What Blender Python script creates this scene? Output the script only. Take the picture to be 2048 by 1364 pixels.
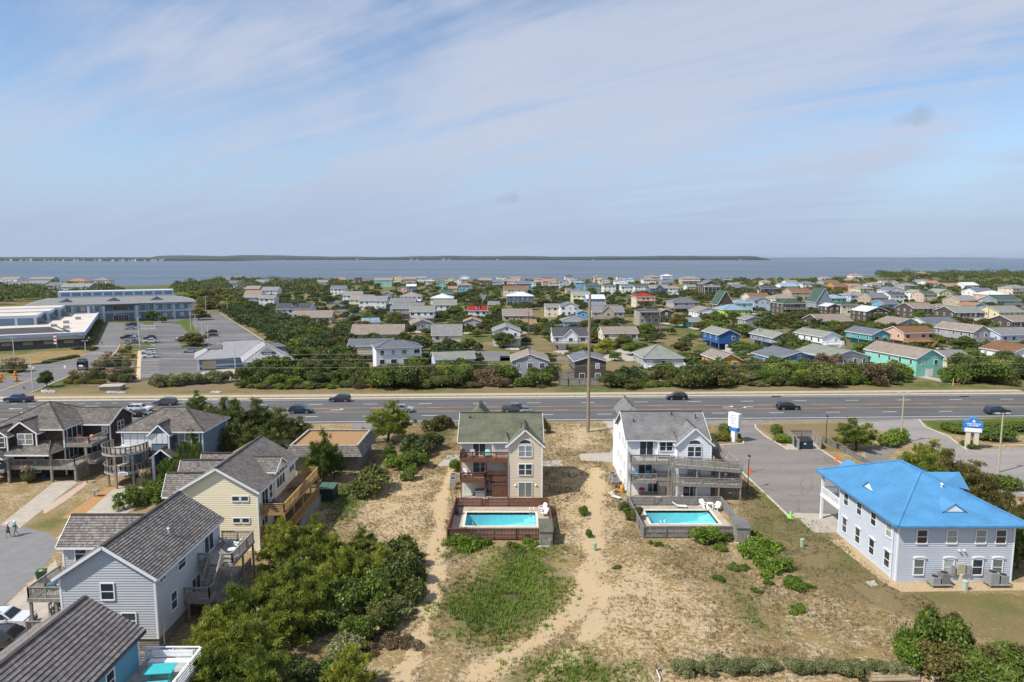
import bpy, math, random
import numpy as np
from mathutils import Vector, Matrix
for o in list(bpy.data.objects): bpy.data.objects.remove(o)
scene = bpy.context.scene
COL = scene.collection
R = math.radians
# ---------------------------------------------------------------- camera
CAM_H = 32.5
FPX = 1365.33
PITCH = math.atan((682 - 515.5) / FPX)
cd = bpy.data.cameras.new('camera'); cd.sensor_width = 36; cd.lens = 24
cd.clip_start = 0.5; cd.clip_end = 120000
cam = bpy.data.objects.new('camera', cd); COL.objects.link(cam)
cam.location = (0, 0, CAM_H); cam.rotation_euler = (math.pi / 2 - PITCH, 0, 0)
scene.camera = cam
scene.render.resolution_x = 1024; scene.render.resolution_y = 682
# ---------------------------------------------------------------- sky and sun
SUN_EL = R(51); SUN_AZ = (-0.88, -0.47)
w = bpy.data.worlds.new('World'); scene.world = w; w.use_nodes = True
nt = w.node_tree; nt.nodes.clear()
N = nt.nodes.new; L = nt.links.new
out = N('ShaderNodeOutputWorld'); bg = N('ShaderNodeBackground'); bg.inputs[1].default_value = 0.1
sky = N('ShaderNodeTexSky'); sky.sky_type = 'NISHITA'; sky.sun_disc = False
sky.sun_elevation = SUN_EL; sky.sun_rotation = math.atan2(SUN_AZ[0], SUN_AZ[1])
sky.altitude = 30; sky.air_density = 1.0; sky.dust_density = 0.15; sky.ozone_density = 4.0
tc = N('ShaderNodeTexCoord'); sep = N('ShaderNodeSeparateXYZ'); L(tc.outputs['Generated'], sep.inputs[0])
def M(op, a, b=None, c=None):
    n = N('ShaderNodeMath'); n.operation = op
    for i, q in enumerate((a, b, c)):
        if q is None: continue
        if isinstance(q, (int, float)): n.inputs[i].default_value = q
        else: L(q, n.inputs[i])
    return n.outputs[0]
zz = M('ADD', M('MAXIMUM', sep.outputs[2], 0.0), 0.16)      # high thin cloud sheet seen in perspective
cx = M('DIVIDE', sep.outputs[0], zz); cy = M('DIVIDE', sep.outputs[1], zz)
cmb = N('ShaderNodeCombineXYZ'); L(cx, cmb.inputs[0]); L(cy, cmb.inputs[1])
n1 = N('ShaderNodeTexNoise'); n1.inputs['Scale'].default_value = 1.25; n1.inputs['Detail'].default_value = 9; n1.inputs['Roughness'].default_value = 0.56; n1.inputs['Distortion'].default_value = 0.7
mpA = N('ShaderNodeMapping'); L(tc.outputs['Generated'], mpA.inputs[0]); mpA.vector_type = 'TEXTURE'; mpA.inputs['Rotation'].default_value = (0, R(-20), 0); mpA.inputs['Scale'].default_value = (.75, .75, .24); mpA.inputs['Location'].default_value = (.3, 0, .1); L(mpA.outputs[0], n1.inputs[0])
mp2 = N('ShaderNodeMapping'); L(cmb.outputs[0], mp2.inputs[0]); mp2.vector_type = 'TEXTURE'; mp2.inputs['Rotation'].default_value = (0, 0, R(148)); mp2.inputs['Scale'].default_value = (2.6, .42, 1); mp2.inputs['Location'].default_value = (1.2, 7.7, 0)
n2 = N('ShaderNodeTexNoise'); n2.inputs['Scale'].default_value = 1.1; n2.inputs['Detail'].default_value = 8; n2.inputs['Roughness'].default_value = 0.6; n2.inputs['Distortion'].default_value = 1.2
L(mp2.outputs[0], n2.inputs[0])
cl = M('ADD', M('MULTIPLY', n1.outputs[0], 0.6), M('MULTIPLY', n2.outputs[0], 0.4))
rmp = N('ShaderNodeMapRange'); rmp.interpolation_type = 'SMOOTHSTEP'
rmp.inputs[1].default_value = 0.38; rmp.inputs[2].default_value = 0.62; rmp.inputs[3].default_value = 0.08; rmp.inputs[4].default_value = 0.9
L(cl, rmp.inputs[0])
mix = N('ShaderNodeMix'); mix.data_type = 'RGBA'
L(rmp.outputs[0], mix.inputs[0]); L(sky.outputs[0], mix.inputs[6]); mix.inputs[7].default_value = (3.85, 4.2, 5.1, 1)
hzf = N('ShaderNodeMapRange'); hzf.interpolation_type = 'SMOOTHERSTEP'; L(sep.outputs[2], hzf.inputs[0]); hzf.inputs[1].default_value = 0.0; hzf.inputs[2].default_value = 0.2; hzf.inputs[3].default_value = 0.9; hzf.inputs[4].default_value = 0.0
mx3 = N('ShaderNodeMix'); mx3.data_type = 'RGBA'; L(hzf.outputs[0], mx3.inputs[0]); L(mix.outputs[2], mx3.inputs[6]); mx3.inputs[7].default_value = (2.7, 3.4, 4.7, 1)
# small grey puffs of low cloud, fixed in the sky
sx = M('DIVIDE', sep.outputs[0], sep.outputs[1]); sz = M('DIVIDE', sep.outputs[2], sep.outputs[1]); cur = mx3.outputs[2]
pn = N('ShaderNodeTexNoise'); pn.inputs['Scale'].default_value = 38; pn.inputs['Detail'].default_value = 6; L(tc.outputs['Generated'], pn.inputs[0])
for ax_, az_, rx, rz_, am in ((.575, .197, .048, .022, .4), (-.004, .085, .024, .013, .28)):
    dd = M('ADD', M('POWER', M('DIVIDE', M('SUBTRACT', sx, ax_), rx), 2), M('POWER', M('DIVIDE', M('SUBTRACT', M('SUBTRACT', sz, az_), M('MULTIPLY', M('SUBTRACT', sx, ax_), .25)), rz_), 2))
    v_ = M('SUBTRACT', M('SUBTRACT', M('MULTIPLY', pn.outputs[0], 2.6), .62), dd); pf = N('ShaderNodeMapRange'); pf.interpolation_type = 'SMOOTHSTEP'; L(v_, pf.inputs[0]); pf.inputs[1].default_value = 0; pf.inputs[2].default_value = .9; pf.inputs[4].default_value = am
    mm = N('ShaderNodeMix'); mm.data_type = 'RGBA'; L(M('MULTIPLY', pf.outputs[0], M('GREATER_THAN', sep.outputs[1], 0.05)), mm.inputs[0]); L(cur, mm.inputs[6]); mm.inputs[7].default_value = (2.3, 2.6, 3.4, 1); cur = mm.outputs[2]
L(cur, bg.inputs[0]); L(bg.outputs[0], out.inputs[0])
sd = bpy.data.lights.new('sun', 'SUN'); sd.energy = 3.7; sd.angle = R(0.53); sd.color = (1, 0.955, 0.88)
sun = bpy.data.objects.new('sun', sd); COL.objects.link(sun)
ce = math.cos(SUN_EL)
sun.rotation_euler = Vector((-SUN_AZ[0] * ce, -SUN_AZ[1] * ce, -math.sin(SUN_EL))).to_track_quat('-Z', 'Y').to_euler()
sun.location = (-60, -30, 90)
scene.view_settings.view_transform = 'Standard'; scene.view_settings.look = 'None'
scene.view_settings.exposure = 0.58; scene.view_settings.gamma = 1.0
scene.view_settings.use_curve_mapping = False
scene.render.engine = 'CYCLES'
# ---------------------------------------------------------------- pixel helpers (photo pixels, 2048 x 1364)
_c, _s = math.cos(PITCH), math.sin(PITCH)
def G(px, py, z=0.0):
    dx = (px - 1024) / FPX; dy = -(py - 682) / FPX
    d = (dx, _c + dy * _s, -_s + dy * _c); t = (z - CAM_H) / d[2]
    return (d[0] * t, d[1] * t)
def PIX(x, y, z=0.0):
    f = y * _c - (z - CAM_H) * _s; u = y * _s + (z - CAM_H) * _c
    return (1024 + FPX * x / f, 682 - FPX * u / f)
random.seed(7); RNG = np.random.default_rng(11)
# ---------------------------------------------------------------- mesh collector
class MB:
    def __init__(s): s.v = []; s.f = []; s.uv = {}; s.m = []; s.cm = 0
    def poly(s, pts, uv=None):
        b = len(s.v); s.v.extend([tuple(p) for p in pts]); s.f.append(tuple(range(b, b + len(pts)))); s.m.append(s.cm)
        if uv: s.uv[len(s.f) - 1] = uv
        return s
    def box(s, x0, y0, z0, x1, y1, z1):
        b = len(s.v)
        s.v += [(x0, y0, z0), (x1, y0, z0), (x1, y1, z0), (x0, y1, z0), (x0, y0, z1), (x1, y0, z1), (x1, y1, z1), (x0, y1, z1)]
        for q in ((0, 3, 2, 1), (4, 5, 6, 7), (0, 1, 5, 4), (1, 2, 6, 5), (2, 3, 7, 6), (3, 0, 4, 7)):
            s.f.append(tuple(b + i for i in q)); s.m.append(s.cm)
        return s
    def cbox(s, cx, cy, cz, sx, sy, sz): return s.box(cx - sx / 2, cy - sy / 2, cz - sz / 2, cx + sx / 2, cy + sy / 2, cz + sz / 2)
    def beam(s, a, b, w, h):
        a = Vector(a); b = Vector(b); d = (b - a)
        if d.length < 1e-6: return s
        d.normalize(); up = Vector((0, 0, 1)) if abs(d.z) < 0.95 else Vector((0, 1, 0))
        r = d.cross(up).normalized(); u = r.cross(d)
        k = len(s.v)
        for p in (a, b):
            for i, j in ((-1, -1), (1, -1), (1, 1), (-1, 1)): s.v.append(tuple(p + r * (i * w / 2) + u * (j * h / 2)))
        for q in ((0, 3, 2, 1), (4, 5, 6, 7), (0, 1, 5, 4), (1, 2, 6, 5), (2, 3, 7, 6), (3, 0, 4, 7)):
            s.f.append(tuple(k + i for i in q)); s.m.append(s.cm)
        return s
    def prism(s, pts, z0, z1):
        n = len(pts); b = len(s.v)
        s.v += [(p[0], p[1], z0) for p in pts] + [(p[0], p[1], z1) for p in pts]
        s.f.append(tuple(b + n + i for i in range(n))); s.f.append(tuple(b + n - 1 - i for i in range(n)))
        s.m += [s.cm] * 2
        for i in range(n):
            j = (i + 1) % n; s.f.append((b + i, b + j, b + n + j, b + n + i)); s.m.append(s.cm)
        return s
    def tube(s, pts, r, n=6, caps=True):
        rs = r if isinstance(r, (list, tuple)) else [r] * len(pts)
        pts = [Vector(p) for p in pts]; b = len(s.v)
        for i, p in enumerate(pts):
            d = (pts[min(i + 1, len(pts) - 1)] - pts[max(i - 1, 0)]).normalized()
            up = Vector((0, 0, 1)) if abs(d.z) < 0.9 else Vector((1, 0, 0))
            a = d.cross(up).normalized(); c = a.cross(d)
            for k in range(n):
                t = 2 * math.pi * k / n; s.v.append(tuple(p + (a * math.cos(t) + c * math.sin(t)) * rs[i]))
        for i in range(len(pts) - 1):
            for k in range(n):
                k2 = (k + 1) % n; s.f.append((b + i * n + k, b + i * n + k2, b + (i + 1) * n + k2, b + (i + 1) * n + k)); s.m.append(s.cm)
        if caps:
            s.f.append(tuple(b + n - 1 - k for k in range(n))); s.f.append(tuple(b + (len(pts) - 1) * n + k for k in range(n))); s.m += [s.cm] * 2
        return s
    def lathe(s, prof, c=(0, 0, 0), n=12):
        b = len(s.v)
        for r, z in prof:
            for k in range(n):
                t = 2 * math.pi * k / n; s.v.append((c[0] + r * math.cos(t), c[1] + r * math.sin(t), c[2] + z))
        for i in range(len(prof) - 1):
            for k in range(n):
                k2 = (k + 1) % n; s.f.append((b + i * n + k, b + i * n + k2, b + (i + 1) * n + k2, b + (i + 1) * n + k)); s.m.append(s.cm)
        s.f.append(tuple(b + n - 1 - k for k in range(n))); s.f.append(tuple(b + (len(prof) - 1) * n + k for k in range(n))); s.m += [s.cm] * 2
        return s
    def mesh(s, name, mat, smooth=False):
        me = bpy.data.meshes.new(name); me.from_pydata(s.v, [], s.f)
        for mm in (mat if isinstance(mat, (list, tuple)) else [mat]):
            if mm: me.materials.append(mm)
        if any(s.m): me.polygons.foreach_set('material_index', s.m)
        if s.uv:
            ul = me.uv_layers.new(name='UVMap')
            for fi, uv in s.uv.items():
                p = me.polygons[fi]
                for k, li in enumerate(p.loop_indices): ul.data[li].uv = uv[k]
        if smooth: me.polygons.foreach_set('use_smooth', [True] * len(s.f))
        me.update(); return me
    def build(s, name, mat, parent=None, smooth=False, kind=None):
        if not s.f: return None
        o = bpy.data.objects.new(name, s.mesh(name, mat, smooth)); COL.objects.link(o)
        if parent: attach(o, parent)
        if kind: o['kind'] = kind
        return o
WORLD = set()
def attach(o, parent):
    o.parent = parent
    if parent.name in WORLD: o.matrix_parent_inverse = Matrix.Translation(-Vector(parent.location))
def tag(o, label, cat, group=None):
    o['label'] = label; o['category'] = cat
    if group: o['group'] = group
    return o
def thing(name, label, cat, loc=(0, 0, 0), rz=0, group=None, world=False):
    o = bpy.data.objects.new(name, None); COL.objects.link(o); o.empty_display_size = 0.3
    o.location = loc; o.rotation_euler = (0, 0, rz); tag(o, label, cat, group)
    if world: WORLD.add(o.name)
    return o
def copy_tree(o, parent=None):
    c = o.copy(); COL.objects.link(c)
    if parent: c.parent = parent
    for ch in list(o.children): copy_tree(ch, c)
    return c
# clip a planar polygon into courses (roof shakes, lap siding): the lower edge of every course stands proud
def courses(mb, pts, up, nrm, pitch, lip, u0=0.0):
    up = Vector(up).normalized(); nrm = Vector(nrm).normalized(); side = up.cross(nrm).normalized()
    P = [Vector(p) for p in pts]; o = P[0]
    Q = [((p - o).dot(side), (p - o).dot(up)) for p in P]
    lo = min(q[1] for q in Q); hi = max(q[1] for q in Q)
    def clip(poly, v, keep_above):
        res = []
        for i in range(len(poly)):
            a, b = poly[i], poly[(i + 1) % len(poly)]
            ia = (a[1] >= v - 1e-9) if keep_above else (a[1] <= v + 1e-9); ib = (b[1] >= v - 1e-9) if keep_above else (b[1] <= v + 1e-9)
            if ia: res.append(a)
            if ia != ib:
                t = (v - a[1]) / (b[1] - a[1]); res.append((a[0] + t * (b[0] - a[0]), v))
        return res
    v = lo
    while v < hi - 1e-4:
        v1 = min(v + pitch, hi); c = clip(clip(Q, v, True), v1, False)
        if len(c) >= 3:
            def w3(q): 
                k = 1 - (q[1] - v) / pitch
                return o + side * q[0] + up * q[1] + nrm * (lip * k)
            pts3 = [w3(q) for q in c]
            n2 = (pts3[1] - pts3[0]).cross(pts3[2] - pts3[1])
            cc = c if n2.dot(nrm) >= 0 else c[::-1]
            mb.poly([w3(q) for q in cc], [(u0 + q[0], q[1] - lo) for q in cc])
            bot = sorted([q for q in c if abs(q[1] - v) < 1e-6])
            if len(bot) >= 2 and lip > 0:
                a, b = bot[0], bot[-1]; A = w3(a); B = w3(b)
                fc = [A, B, B - nrm * lip, A - nrm * lip]
                mb.poly(fc, [(u0 + a[0], v - lo), (u0 + b[0], v - lo), (u0 + b[0], v - lo), (u0 + a[0], v - lo)])
        v = v1
# ---------------------------------------------------------------- materials
def nodes(name):
    m = bpy.data.materials.new(name); m.use_nodes = True; t = m.node_tree; t.nodes.clear()
    o = t.nodes.new('ShaderNodeOutputMaterial'); b = t.nodes.new('ShaderNodeBsdfPrincipled'); t.links.new(b.outputs[0], o.inputs[0])
    return m, t, b
def nd(t, ty, **kw):
    n = t.nodes.new(ty)
    for k, v in kw.items():
        if k in n.inputs: n.inputs[k].default_value = v
        else: setattr(n, k, v)
    return n
MATS = {}
def plain(name, col, rough=0.6, var=0.18, scale=3.0, metal=0.0, bump=0.0, spec=0.5, coat=0.0):
    if name in MATS: return MATS[name]
    m, t, b = nodes(name); MATS[name] = m
    b.inputs['Roughness'].default_value = rough; b.inputs['Metallic'].default_value = metal; b.inputs['Specular IOR Level'].default_value = spec
    b.inputs['Coat Weight'].default_value = coat; b.inputs['Coat Roughness'].default_value = 0.05
    tcn = nd(t, 'ShaderNodeTexCoord')
    n = nd(t, 'ShaderNodeTexNoise', Scale=scale, Detail=6.0, Roughness=0.62); t.links.new(tcn.outputs['Object'], n.inputs[0])
    mr = nd(t, 'ShaderNodeMapRange'); t.links.new(n.outputs[0], mr.inputs[0])
    mr.inputs[1].default_value = 0.3; mr.inputs[2].default_value = 0.7; mr.inputs[3].default_value = 1 - var; mr.inputs[4].default_value = 1 + var
    mx = nd(t, 'ShaderNodeMix', data_type='RGBA', blend_type='MULTIPLY'); mx.inputs[0].default_value = 1.0
    mx.inputs[6].default_value = (*col, 1); t.links.new(mr.outputs[0], mx.inputs[7]); t.links.new(mx.outputs[2], b.inputs['Base Color'])
    if bump > 0:
        n3 = nd(t, 'ShaderNodeTexNoise', Scale=scale * 9, Detail=4.0); t.links.new(tcn.outputs['Object'], n3.inputs[0])
        bp = nd(t, 'ShaderNodeBump', Strength=0.6, Distance=bump); t.links.new(n3.outputs[0], bp.inputs['Height']); t.links.new(bp.outputs[0], b.inputs['Normal'])
    return m
def shingle(name, c1, c2, row=0.2, wid=0.35, mort=0.012, var=0.25, rough=0.85, stain=0.25):
    if name in MATS: return MATS[name]
    m, t, b = nodes(name); MATS[name] = m; b.inputs['Roughness'].default_value = rough; b.inputs['Specular IOR Level'].default_value = 0.25
    uv = nd(t, 'ShaderNodeUVMap'); br = nd(t, 'ShaderNodeTexBrick'); t.links.new(uv.outputs[0], br.inputs[0])
    br.inputs['Scale'].default_value = 1.0; br.inputs['Brick Width'].default_value = wid; br.inputs['Row Height'].default_value = row
    br.inputs['Mortar Size'].default_value = mort; br.inputs['Mortar Smooth'].default_value = 0.3
    br.inputs['Color1'].default_value = (*c1, 1); br.inputs['Color2'].default_value = (*c2, 1)
    br.inputs['Mortar'].default_value = (*[0.45 * q for q in c1], 1); br.offset = 0.5
    tcn = nd(t, 'ShaderNodeTexCoord'); n = nd(t, 'ShaderNodeTexNoise', Scale=0.55, Detail=7.0, Roughness=0.65); t.links.new(tcn.outputs['Object'], n.inputs[0])
    mr = nd(t, 'ShaderNodeMapRange'); t.links.new(n.outputs[0], mr.inputs[0])
    mr.inputs[1].default_value = 0.3; mr.inputs[2].default_value = 0.7; mr.inputs[3].default_value = 1 - stain; mr.inputs[4].default_value = 1 + stain
    mx = nd(t, 'ShaderNodeMix', data_type='RGBA', blend_type='MULTIPLY'); mx.inputs[0].default_value = 1.0
    t.links.new(br.outputs['Color'], mx.inputs[6]); t.links.new(mr.outputs[0], mx.inputs[7]); t.links.new(mx.outputs[2], b.inputs['Base Color'])
    bp = nd(t, 'ShaderNodeBump', Strength=0.5, Distance=0.02); t.links.new(br.outputs['Fac'], bp.inputs['Height']); bp.invert = True; t.links.new(bp.outputs[0], b.inputs['Normal'])
    return m
def wood(name, col, var=0.3, rough=0.8):
    return plain(name, col, rough, var, 2.2, bump=0.01, spec=0.2)
def glass(name, col=(0.018, 0.024, 0.03), rough=0.06):
    if name in MATS: return MATS[name]
    m, t, b = nodes(name); MATS[name] = m
    b.inputs['Roughness'].default_value = rough; b.inputs['Specular IOR Level'].default_value = 0.7
    oi = nd(t, 'ShaderNodeObjectInfo'); mx = nd(t, 'ShaderNodeMix', data_type='RGBA'); t.links.new(oi.outputs['Random'], mx.inputs[0])
    mx.inputs[6].default_value = (*col, 1); mx.inputs[7].default_value = (col[0] * 3.2, col[1] * 3.2, col[2] * 3.2, 1); t.links.new(mx.outputs[2], b.inputs['Base Color'])
    return m
def foliage(name, c1, c2, c3, rough=0.55, trans=0.25):
    # colour differs leaf by leaf (attribute 'tint') and plant by plant
    if name in MATS: return MATS[name]
    m, t, b = nodes(name); MATS[name] = m
    b.inputs['Roughness'].default_value = rough; b.inputs['Specular IOR Level'].default_value = 0.3
    at = nd(t, 'ShaderNodeAttribute', attribute_name='tint'); oi = nd(t, 'ShaderNodeObjectInfo')
    ad = nd(t, 'ShaderNodeMath', operation='MULTIPLY_ADD'); t.links.new(oi.outputs['Random'], ad.inputs[0]); ad.inputs[1].default_value = 0.36; t.links.new(at.outputs['Fac'], ad.inputs[2])
    sb = nd(t, 'ShaderNodeMath', operation='SUBTRACT'); t.links.new(ad.outputs[0], sb.inputs[0]); sb.inputs[1].default_value = 0.18
    cr = nd(t, 'ShaderNodeValToRGB'); t.links.new(sb.outputs[0], cr.inputs[0])
    cr.color_ramp.elements[0].color = (*c1, 1); cr.color_ramp.elements[0].position = 0.05; cr.color_ramp.elements[1].color = (*c3, 1); cr.color_ramp.elements[1].position = 0.95
    e = cr.color_ramp.elements.new(0.5); e.color = (*c2, 1)
    t.links.new(cr.outputs[0], b.inputs['Base Color'])
    tr = nd(t, 'ShaderNodeBsdfTranslucent'); t.links.new(cr.outputs[0], tr.inputs[0])
    ms = nd(t, 'ShaderNodeMixShader'); ms.inputs[0].default_value = trans + .08
    t.links.new(b.outputs[0], ms.inputs[1]); t.links.new(tr.outputs[0], ms.inputs[2])
    t.links.new(ms.outputs[0], t.nodes['Material Output'].inputs[0])
    return m
WHITE = plain('white_trim', (0.78, 0.79, 0.8), 0.5, 0.05)
GLASS = glass('window_glass'); BLIND = glass('window_glass_blinds', (0.13, 0.14, 0.135), 0.15)
GREYWOOD = wood('weathered_grey_wood', (0.27, 0.245, 0.215)); DKWOOD = wood('brown_stained_wood', (0.155, 0.07, 0.047), 0.22)
TANWOOD = wood('new_tan_wood', (0.40, 0.245, 0.10), 0.2); BLEACHED = wood('bleached_wood', (0.36, 0.34, 0.31))
CONC = plain('pale_concrete', (0.40, 0.355, 0.295), 0.85, 0.14, 0.8, bump=0.01, spec=0.2)
KERBM = plain('kerb_concrete', (0.50, 0.44, 0.35), 0.85, 0.16, 1.5, spec=0.2)
BLACK = plain('black_metal', (0.02, 0.02, 0.022), 0.45, 0.1)
GREYMETAL = plain('grey_metal', (0.36, 0.37, 0.38), 0.45, 0.1, metal=0.3)
PLASTICW = plain('white_plastic', (0.74, 0.74, 0.72), 0.45, 0.06)
# numpy value noise -----------------------------------------------------------
def vnoise(x, y, scale, seed=0, octaves=4):
    x = np.asarray(x, float) / scale; y = np.asarray(y, float) / scale; tot = 0; amp = 1; norm = 0
    r = np.random.default_rng(seed); tab = r.random((256, 256))
    for _ in range(octaves):
        xi = np.floor(x).astype(int); yi = np.floor(y).astype(int); fx = x - xi; fy = y - yi
        fx = fx * fx * (3 - 2 * fx); fy = fy * fy * (3 - 2 * fy)
        a = tab[xi % 256, yi % 256]; b = tab[(xi + 1) % 256, yi % 256]; c = tab[xi % 256, (yi + 1) % 256]; d = tab[(xi + 1) % 256, (yi + 1) % 256]
        tot = tot + amp * ((a * (1 - fx) + b * fx) * (1 - fy) + (c * (1 - fx) + d * fx) * fy); norm += amp; amp *= 0.5; x = x * 2.03 + 17; y = y * 2.03 + 5
    return tot / norm
def poly_dist(x, y, pts):
    # signed distance to a polygon, positive inside
    x = np.asarray(x, float); y = np.asarray(y, float); ins = np.zeros(x.shape, bool); dm = np.full(x.shape, 1e9)
    n = len(pts)
    for i in range(n):
        x0, y0 = pts[i]; x1, y1 = pts[(i + 1) % n]
        if y0 != y1:
            cond = ((y0 > y) != (y1 > y)) & (x < (x1 - x0) * (y - y0) / (y1 - y0) + x0); ins ^= cond
        dx, dy = x1 - x0, y1 - y0; L2 = dx * dx + dy * dy + 1e-12
        t = np.clip(((x - x0) * dx + (y - y0) * dy) / L2, 0, 1); dm = np.minimum(dm, np.hypot(x - x0 - t * dx, y - y0 - t * dy))
    return np.where(ins, dm, -dm)
def line_dist(x, y, pts):
    x = np.asarray(x, float); y = np.asarray(y, float); dm = np.full(x.shape, 1e9)
    for (x0, y0), (x1, y1) in zip(pts, pts[1:]):
        dx, dy = x1 - x0, y1 - y0; L2 = dx * dx + dy * dy + 1e-12
        t = np.clip(((x - x0) * dx + (y - y0) * dy) / L2, 0, 1); dm = np.minimum(dm, np.hypot(x - x0 - t * dx, y - y0 - t * dy))
    return dm
def GP(pts): return [G(*p) for p in pts]
# ================================================================ GROUND, WATER, ROADS
RA = R(2.1); RU = (math.cos(RA), math.sin(RA)); RV = (-RU[1], RU[0]); RO = (0.0, 145.1)
def RF(u, v, z=0.0): return (RO[0] + u * RU[0] + v * RV[0], RO[1] + u * RU[1] + v * RV[1], z)
def road_v(x, y): return (x - RO[0]) * RV[0] + (y - RO[1]) * RV[1]
SHORE = [(-2500, 700)] + GP([(-60, 566), (60, 563), (160, 566), (238, 573), (345, 569), (400, 561), (600, 558), (800, 559), (1024, 559), (1300, 558), (1500, 557), (1650, 554), (1800, 551), (1900, 549), (2048, 549)]) + [(2500, 1500)]
_sx = np.array([p[0] for p in SHORE]); _sy = np.array([p[1] for p in SHORE])
POOLS = [(-5.75, 2.95, 79.7, 84.1), (17.1, 25.4, 80.4, 84.8)]
SANDPATHS = [(GP([(800, 1364), (845, 1260), (868, 1160), (880, 1060), (882, 1000), (905, 935)]), 0.6),
             (GP([(960, 1345), (1060, 1290), (1150, 1220), (1185, 1140), (1190, 1070), (1195, 1000), (1190, 940)]), 0.95),
             (GP([(1060, 1364), (1130, 1320), (1190, 1250), (1215, 1180)]), 0.6)]
SANDAREA = [GP(q) for q in ([(700, 990), (770, 950), (850, 930), (885, 960), (870, 1090), (780, 1100), (700, 1060)], [(1090, 850), (1200, 845), (1215, 880), (1180, 905), (1100, 905)], [(1120, 935), (1215, 930), (1245, 1000), (1250, 1080), (1180, 1120), (1110, 1080)],
            [(1200, 1100), (1300, 1120), (1420, 1200), (1480, 1270), (1440, 1320), (1180, 1330), (1150, 1240)], [(1180, 1310), (1330, 1330), (1860, 1345), (1900, 1420), (1100, 1420)])]
GREENAREA = [GP(q) for q in ([(860, 1210), (960, 1150), (1020, 1090), (1100, 1095), (1130, 1190), (1080, 1240), (990, 1290), (900, 1270)], [(1440, 1150), (1475, 1140), (1530, 1230), (1545, 1262), (1500, 1258)],
             [(1545, 980), (1590, 1035), (1720, 1120), (1700, 1125), (1570, 1050), (1500, 985)], [(1040, 1330), (1140, 1312), (1240, 1325), (1275, 1375), (1020, 1375)], [(45, 1058), (120, 1020), (150, 1035), (110, 1068)], [(660, 985), (700, 960), (720, 1000), (690, 1040)], [(900, 1090), (970, 1075), (985, 1095), (900, 1110)], [(800, 870), (910, 850), (912, 870), (860, 900), (800, 920)], [(1840, 838), (2120, 830), (2120, 862), (1990, 865), (1900, 868), (1850, 850)])]
DRYGRASS = [GP(q) for q in ([(1480, 960), (1600, 1040), (1800, 1180), (2100, 1190), (2100, 1320), (1850, 1240), (1660, 1190), (1500, 1080)], [(0, 700), (140, 705), (165, 715), (80, 740), (0, 740)], [(90, 780), (260, 720), (300, 730), (470, 760), (440, 787), (110, 787)],
            [(1510, 850), (1700, 845), (1740, 860), (1700, 905), (1600, 900)], [(840, 690), (960, 690), (960, 730), (840, 720)], [(1060, 690), (1400, 690), (1400, 740), (1060, 730)], [(1430, 840), (1490, 850), (1490, 880), (1420, 890)])]
def gz(x, y):
    x = np.asarray(x, float); y = np.asarray(y, float)
    fade = np.clip((x + 24) / 4, 0, 1) * np.clip((34 - x) / 4, 0, 1) * np.clip((73 - y) / 4, 0, 1)
    z = (vnoise(x, y, 7.0, 3, 3) - 0.5) * 0.5 * fade
    sh = np.interp(x, _sx, _sy)
    z = z - 3.0 * np.clip((y - sh) / 12.0, -0.0, 1)
    for x0, x1, y0, y1 in POOLS: z = np.where((x > x0 - .35) & (x < x1 + .35) & (y > y0 - .35) & (y < y1 + .35), -3.0, z)
    return z
def gz1(x, y): return float(gz(np.array([x]), np.array([y]))[0])
xs = np.concatenate([np.arange(-2600, -700, 80.), np.arange(-700, -200, 20.), np.arange(-200, -66, 4.), np.arange(-66, 72, 0.6), np.arange(72, 220, 4.), np.arange(220, 2601, 80.)])
ys = np.concatenate([np.arange(-60, 28, 8.), np.arange(28, 134, 0.6), np.arange(134, 420, 3.), np.arange(420, 700, 10.), np.arange(700, 1560, 6.)])
X, Y = np.meshgrid(xs, ys); Z = gz(X, Y)
V = np.stack([X.ravel(), Y.ravel(), Z.ravel()], 1); nx, ny = len(xs), len(ys)
ii = (np.arange(ny - 1)[:, None] * nx + np.arange(nx - 1)[None, :]).ravel()
F4 = np.stack([ii, ii + 1, ii + nx + 1, ii + nx], 1)
def np_mesh(name, V, F4, attr=None, smooth=False):
    me = bpy.data.meshes.new(name); k = F4.shape[1]
    me.vertices.add(len(V)); me.vertices.foreach_set('co', np.ascontiguousarray(V, dtype=np.float32).ravel())
    me.loops.add(F4.size); me.loops.foreach_set('vertex_index', F4.astype(np.int32).ravel())
    me.polygons.add(len(F4)); me.polygons.foreach_set('loop_start', np.arange(0, F4.size, k, dtype=np.int32))
    if smooth: me.polygons.foreach_set('use_smooth', np.ones(len(F4), bool))
    me.update(calc_edges=True)
    if attr:
        for nm, dat in attr.items():
            if dat.ndim == 1: a = me.attributes.new(nm, 'FLOAT', 'POINT'); a.data.foreach_set('value', dat.astype(np.float32))
            else: a = me.attributes.new(nm, 'FLOAT_COLOR', 'POINT'); a.data.foreach_set('color', np.concatenate([dat, np.ones((len(dat), 1))], 1).astype(np.float32).ravel())
    return me
def smooth01(d, s): return np.clip(d / s * 0.5 + 0.5, 0, 1)
xf, yf = X.ravel(), Y.ravel()
sand = np.zeros(len(xf)); green = np.zeros(len(xf)); lawn = np.zeros(len(xf))
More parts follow.
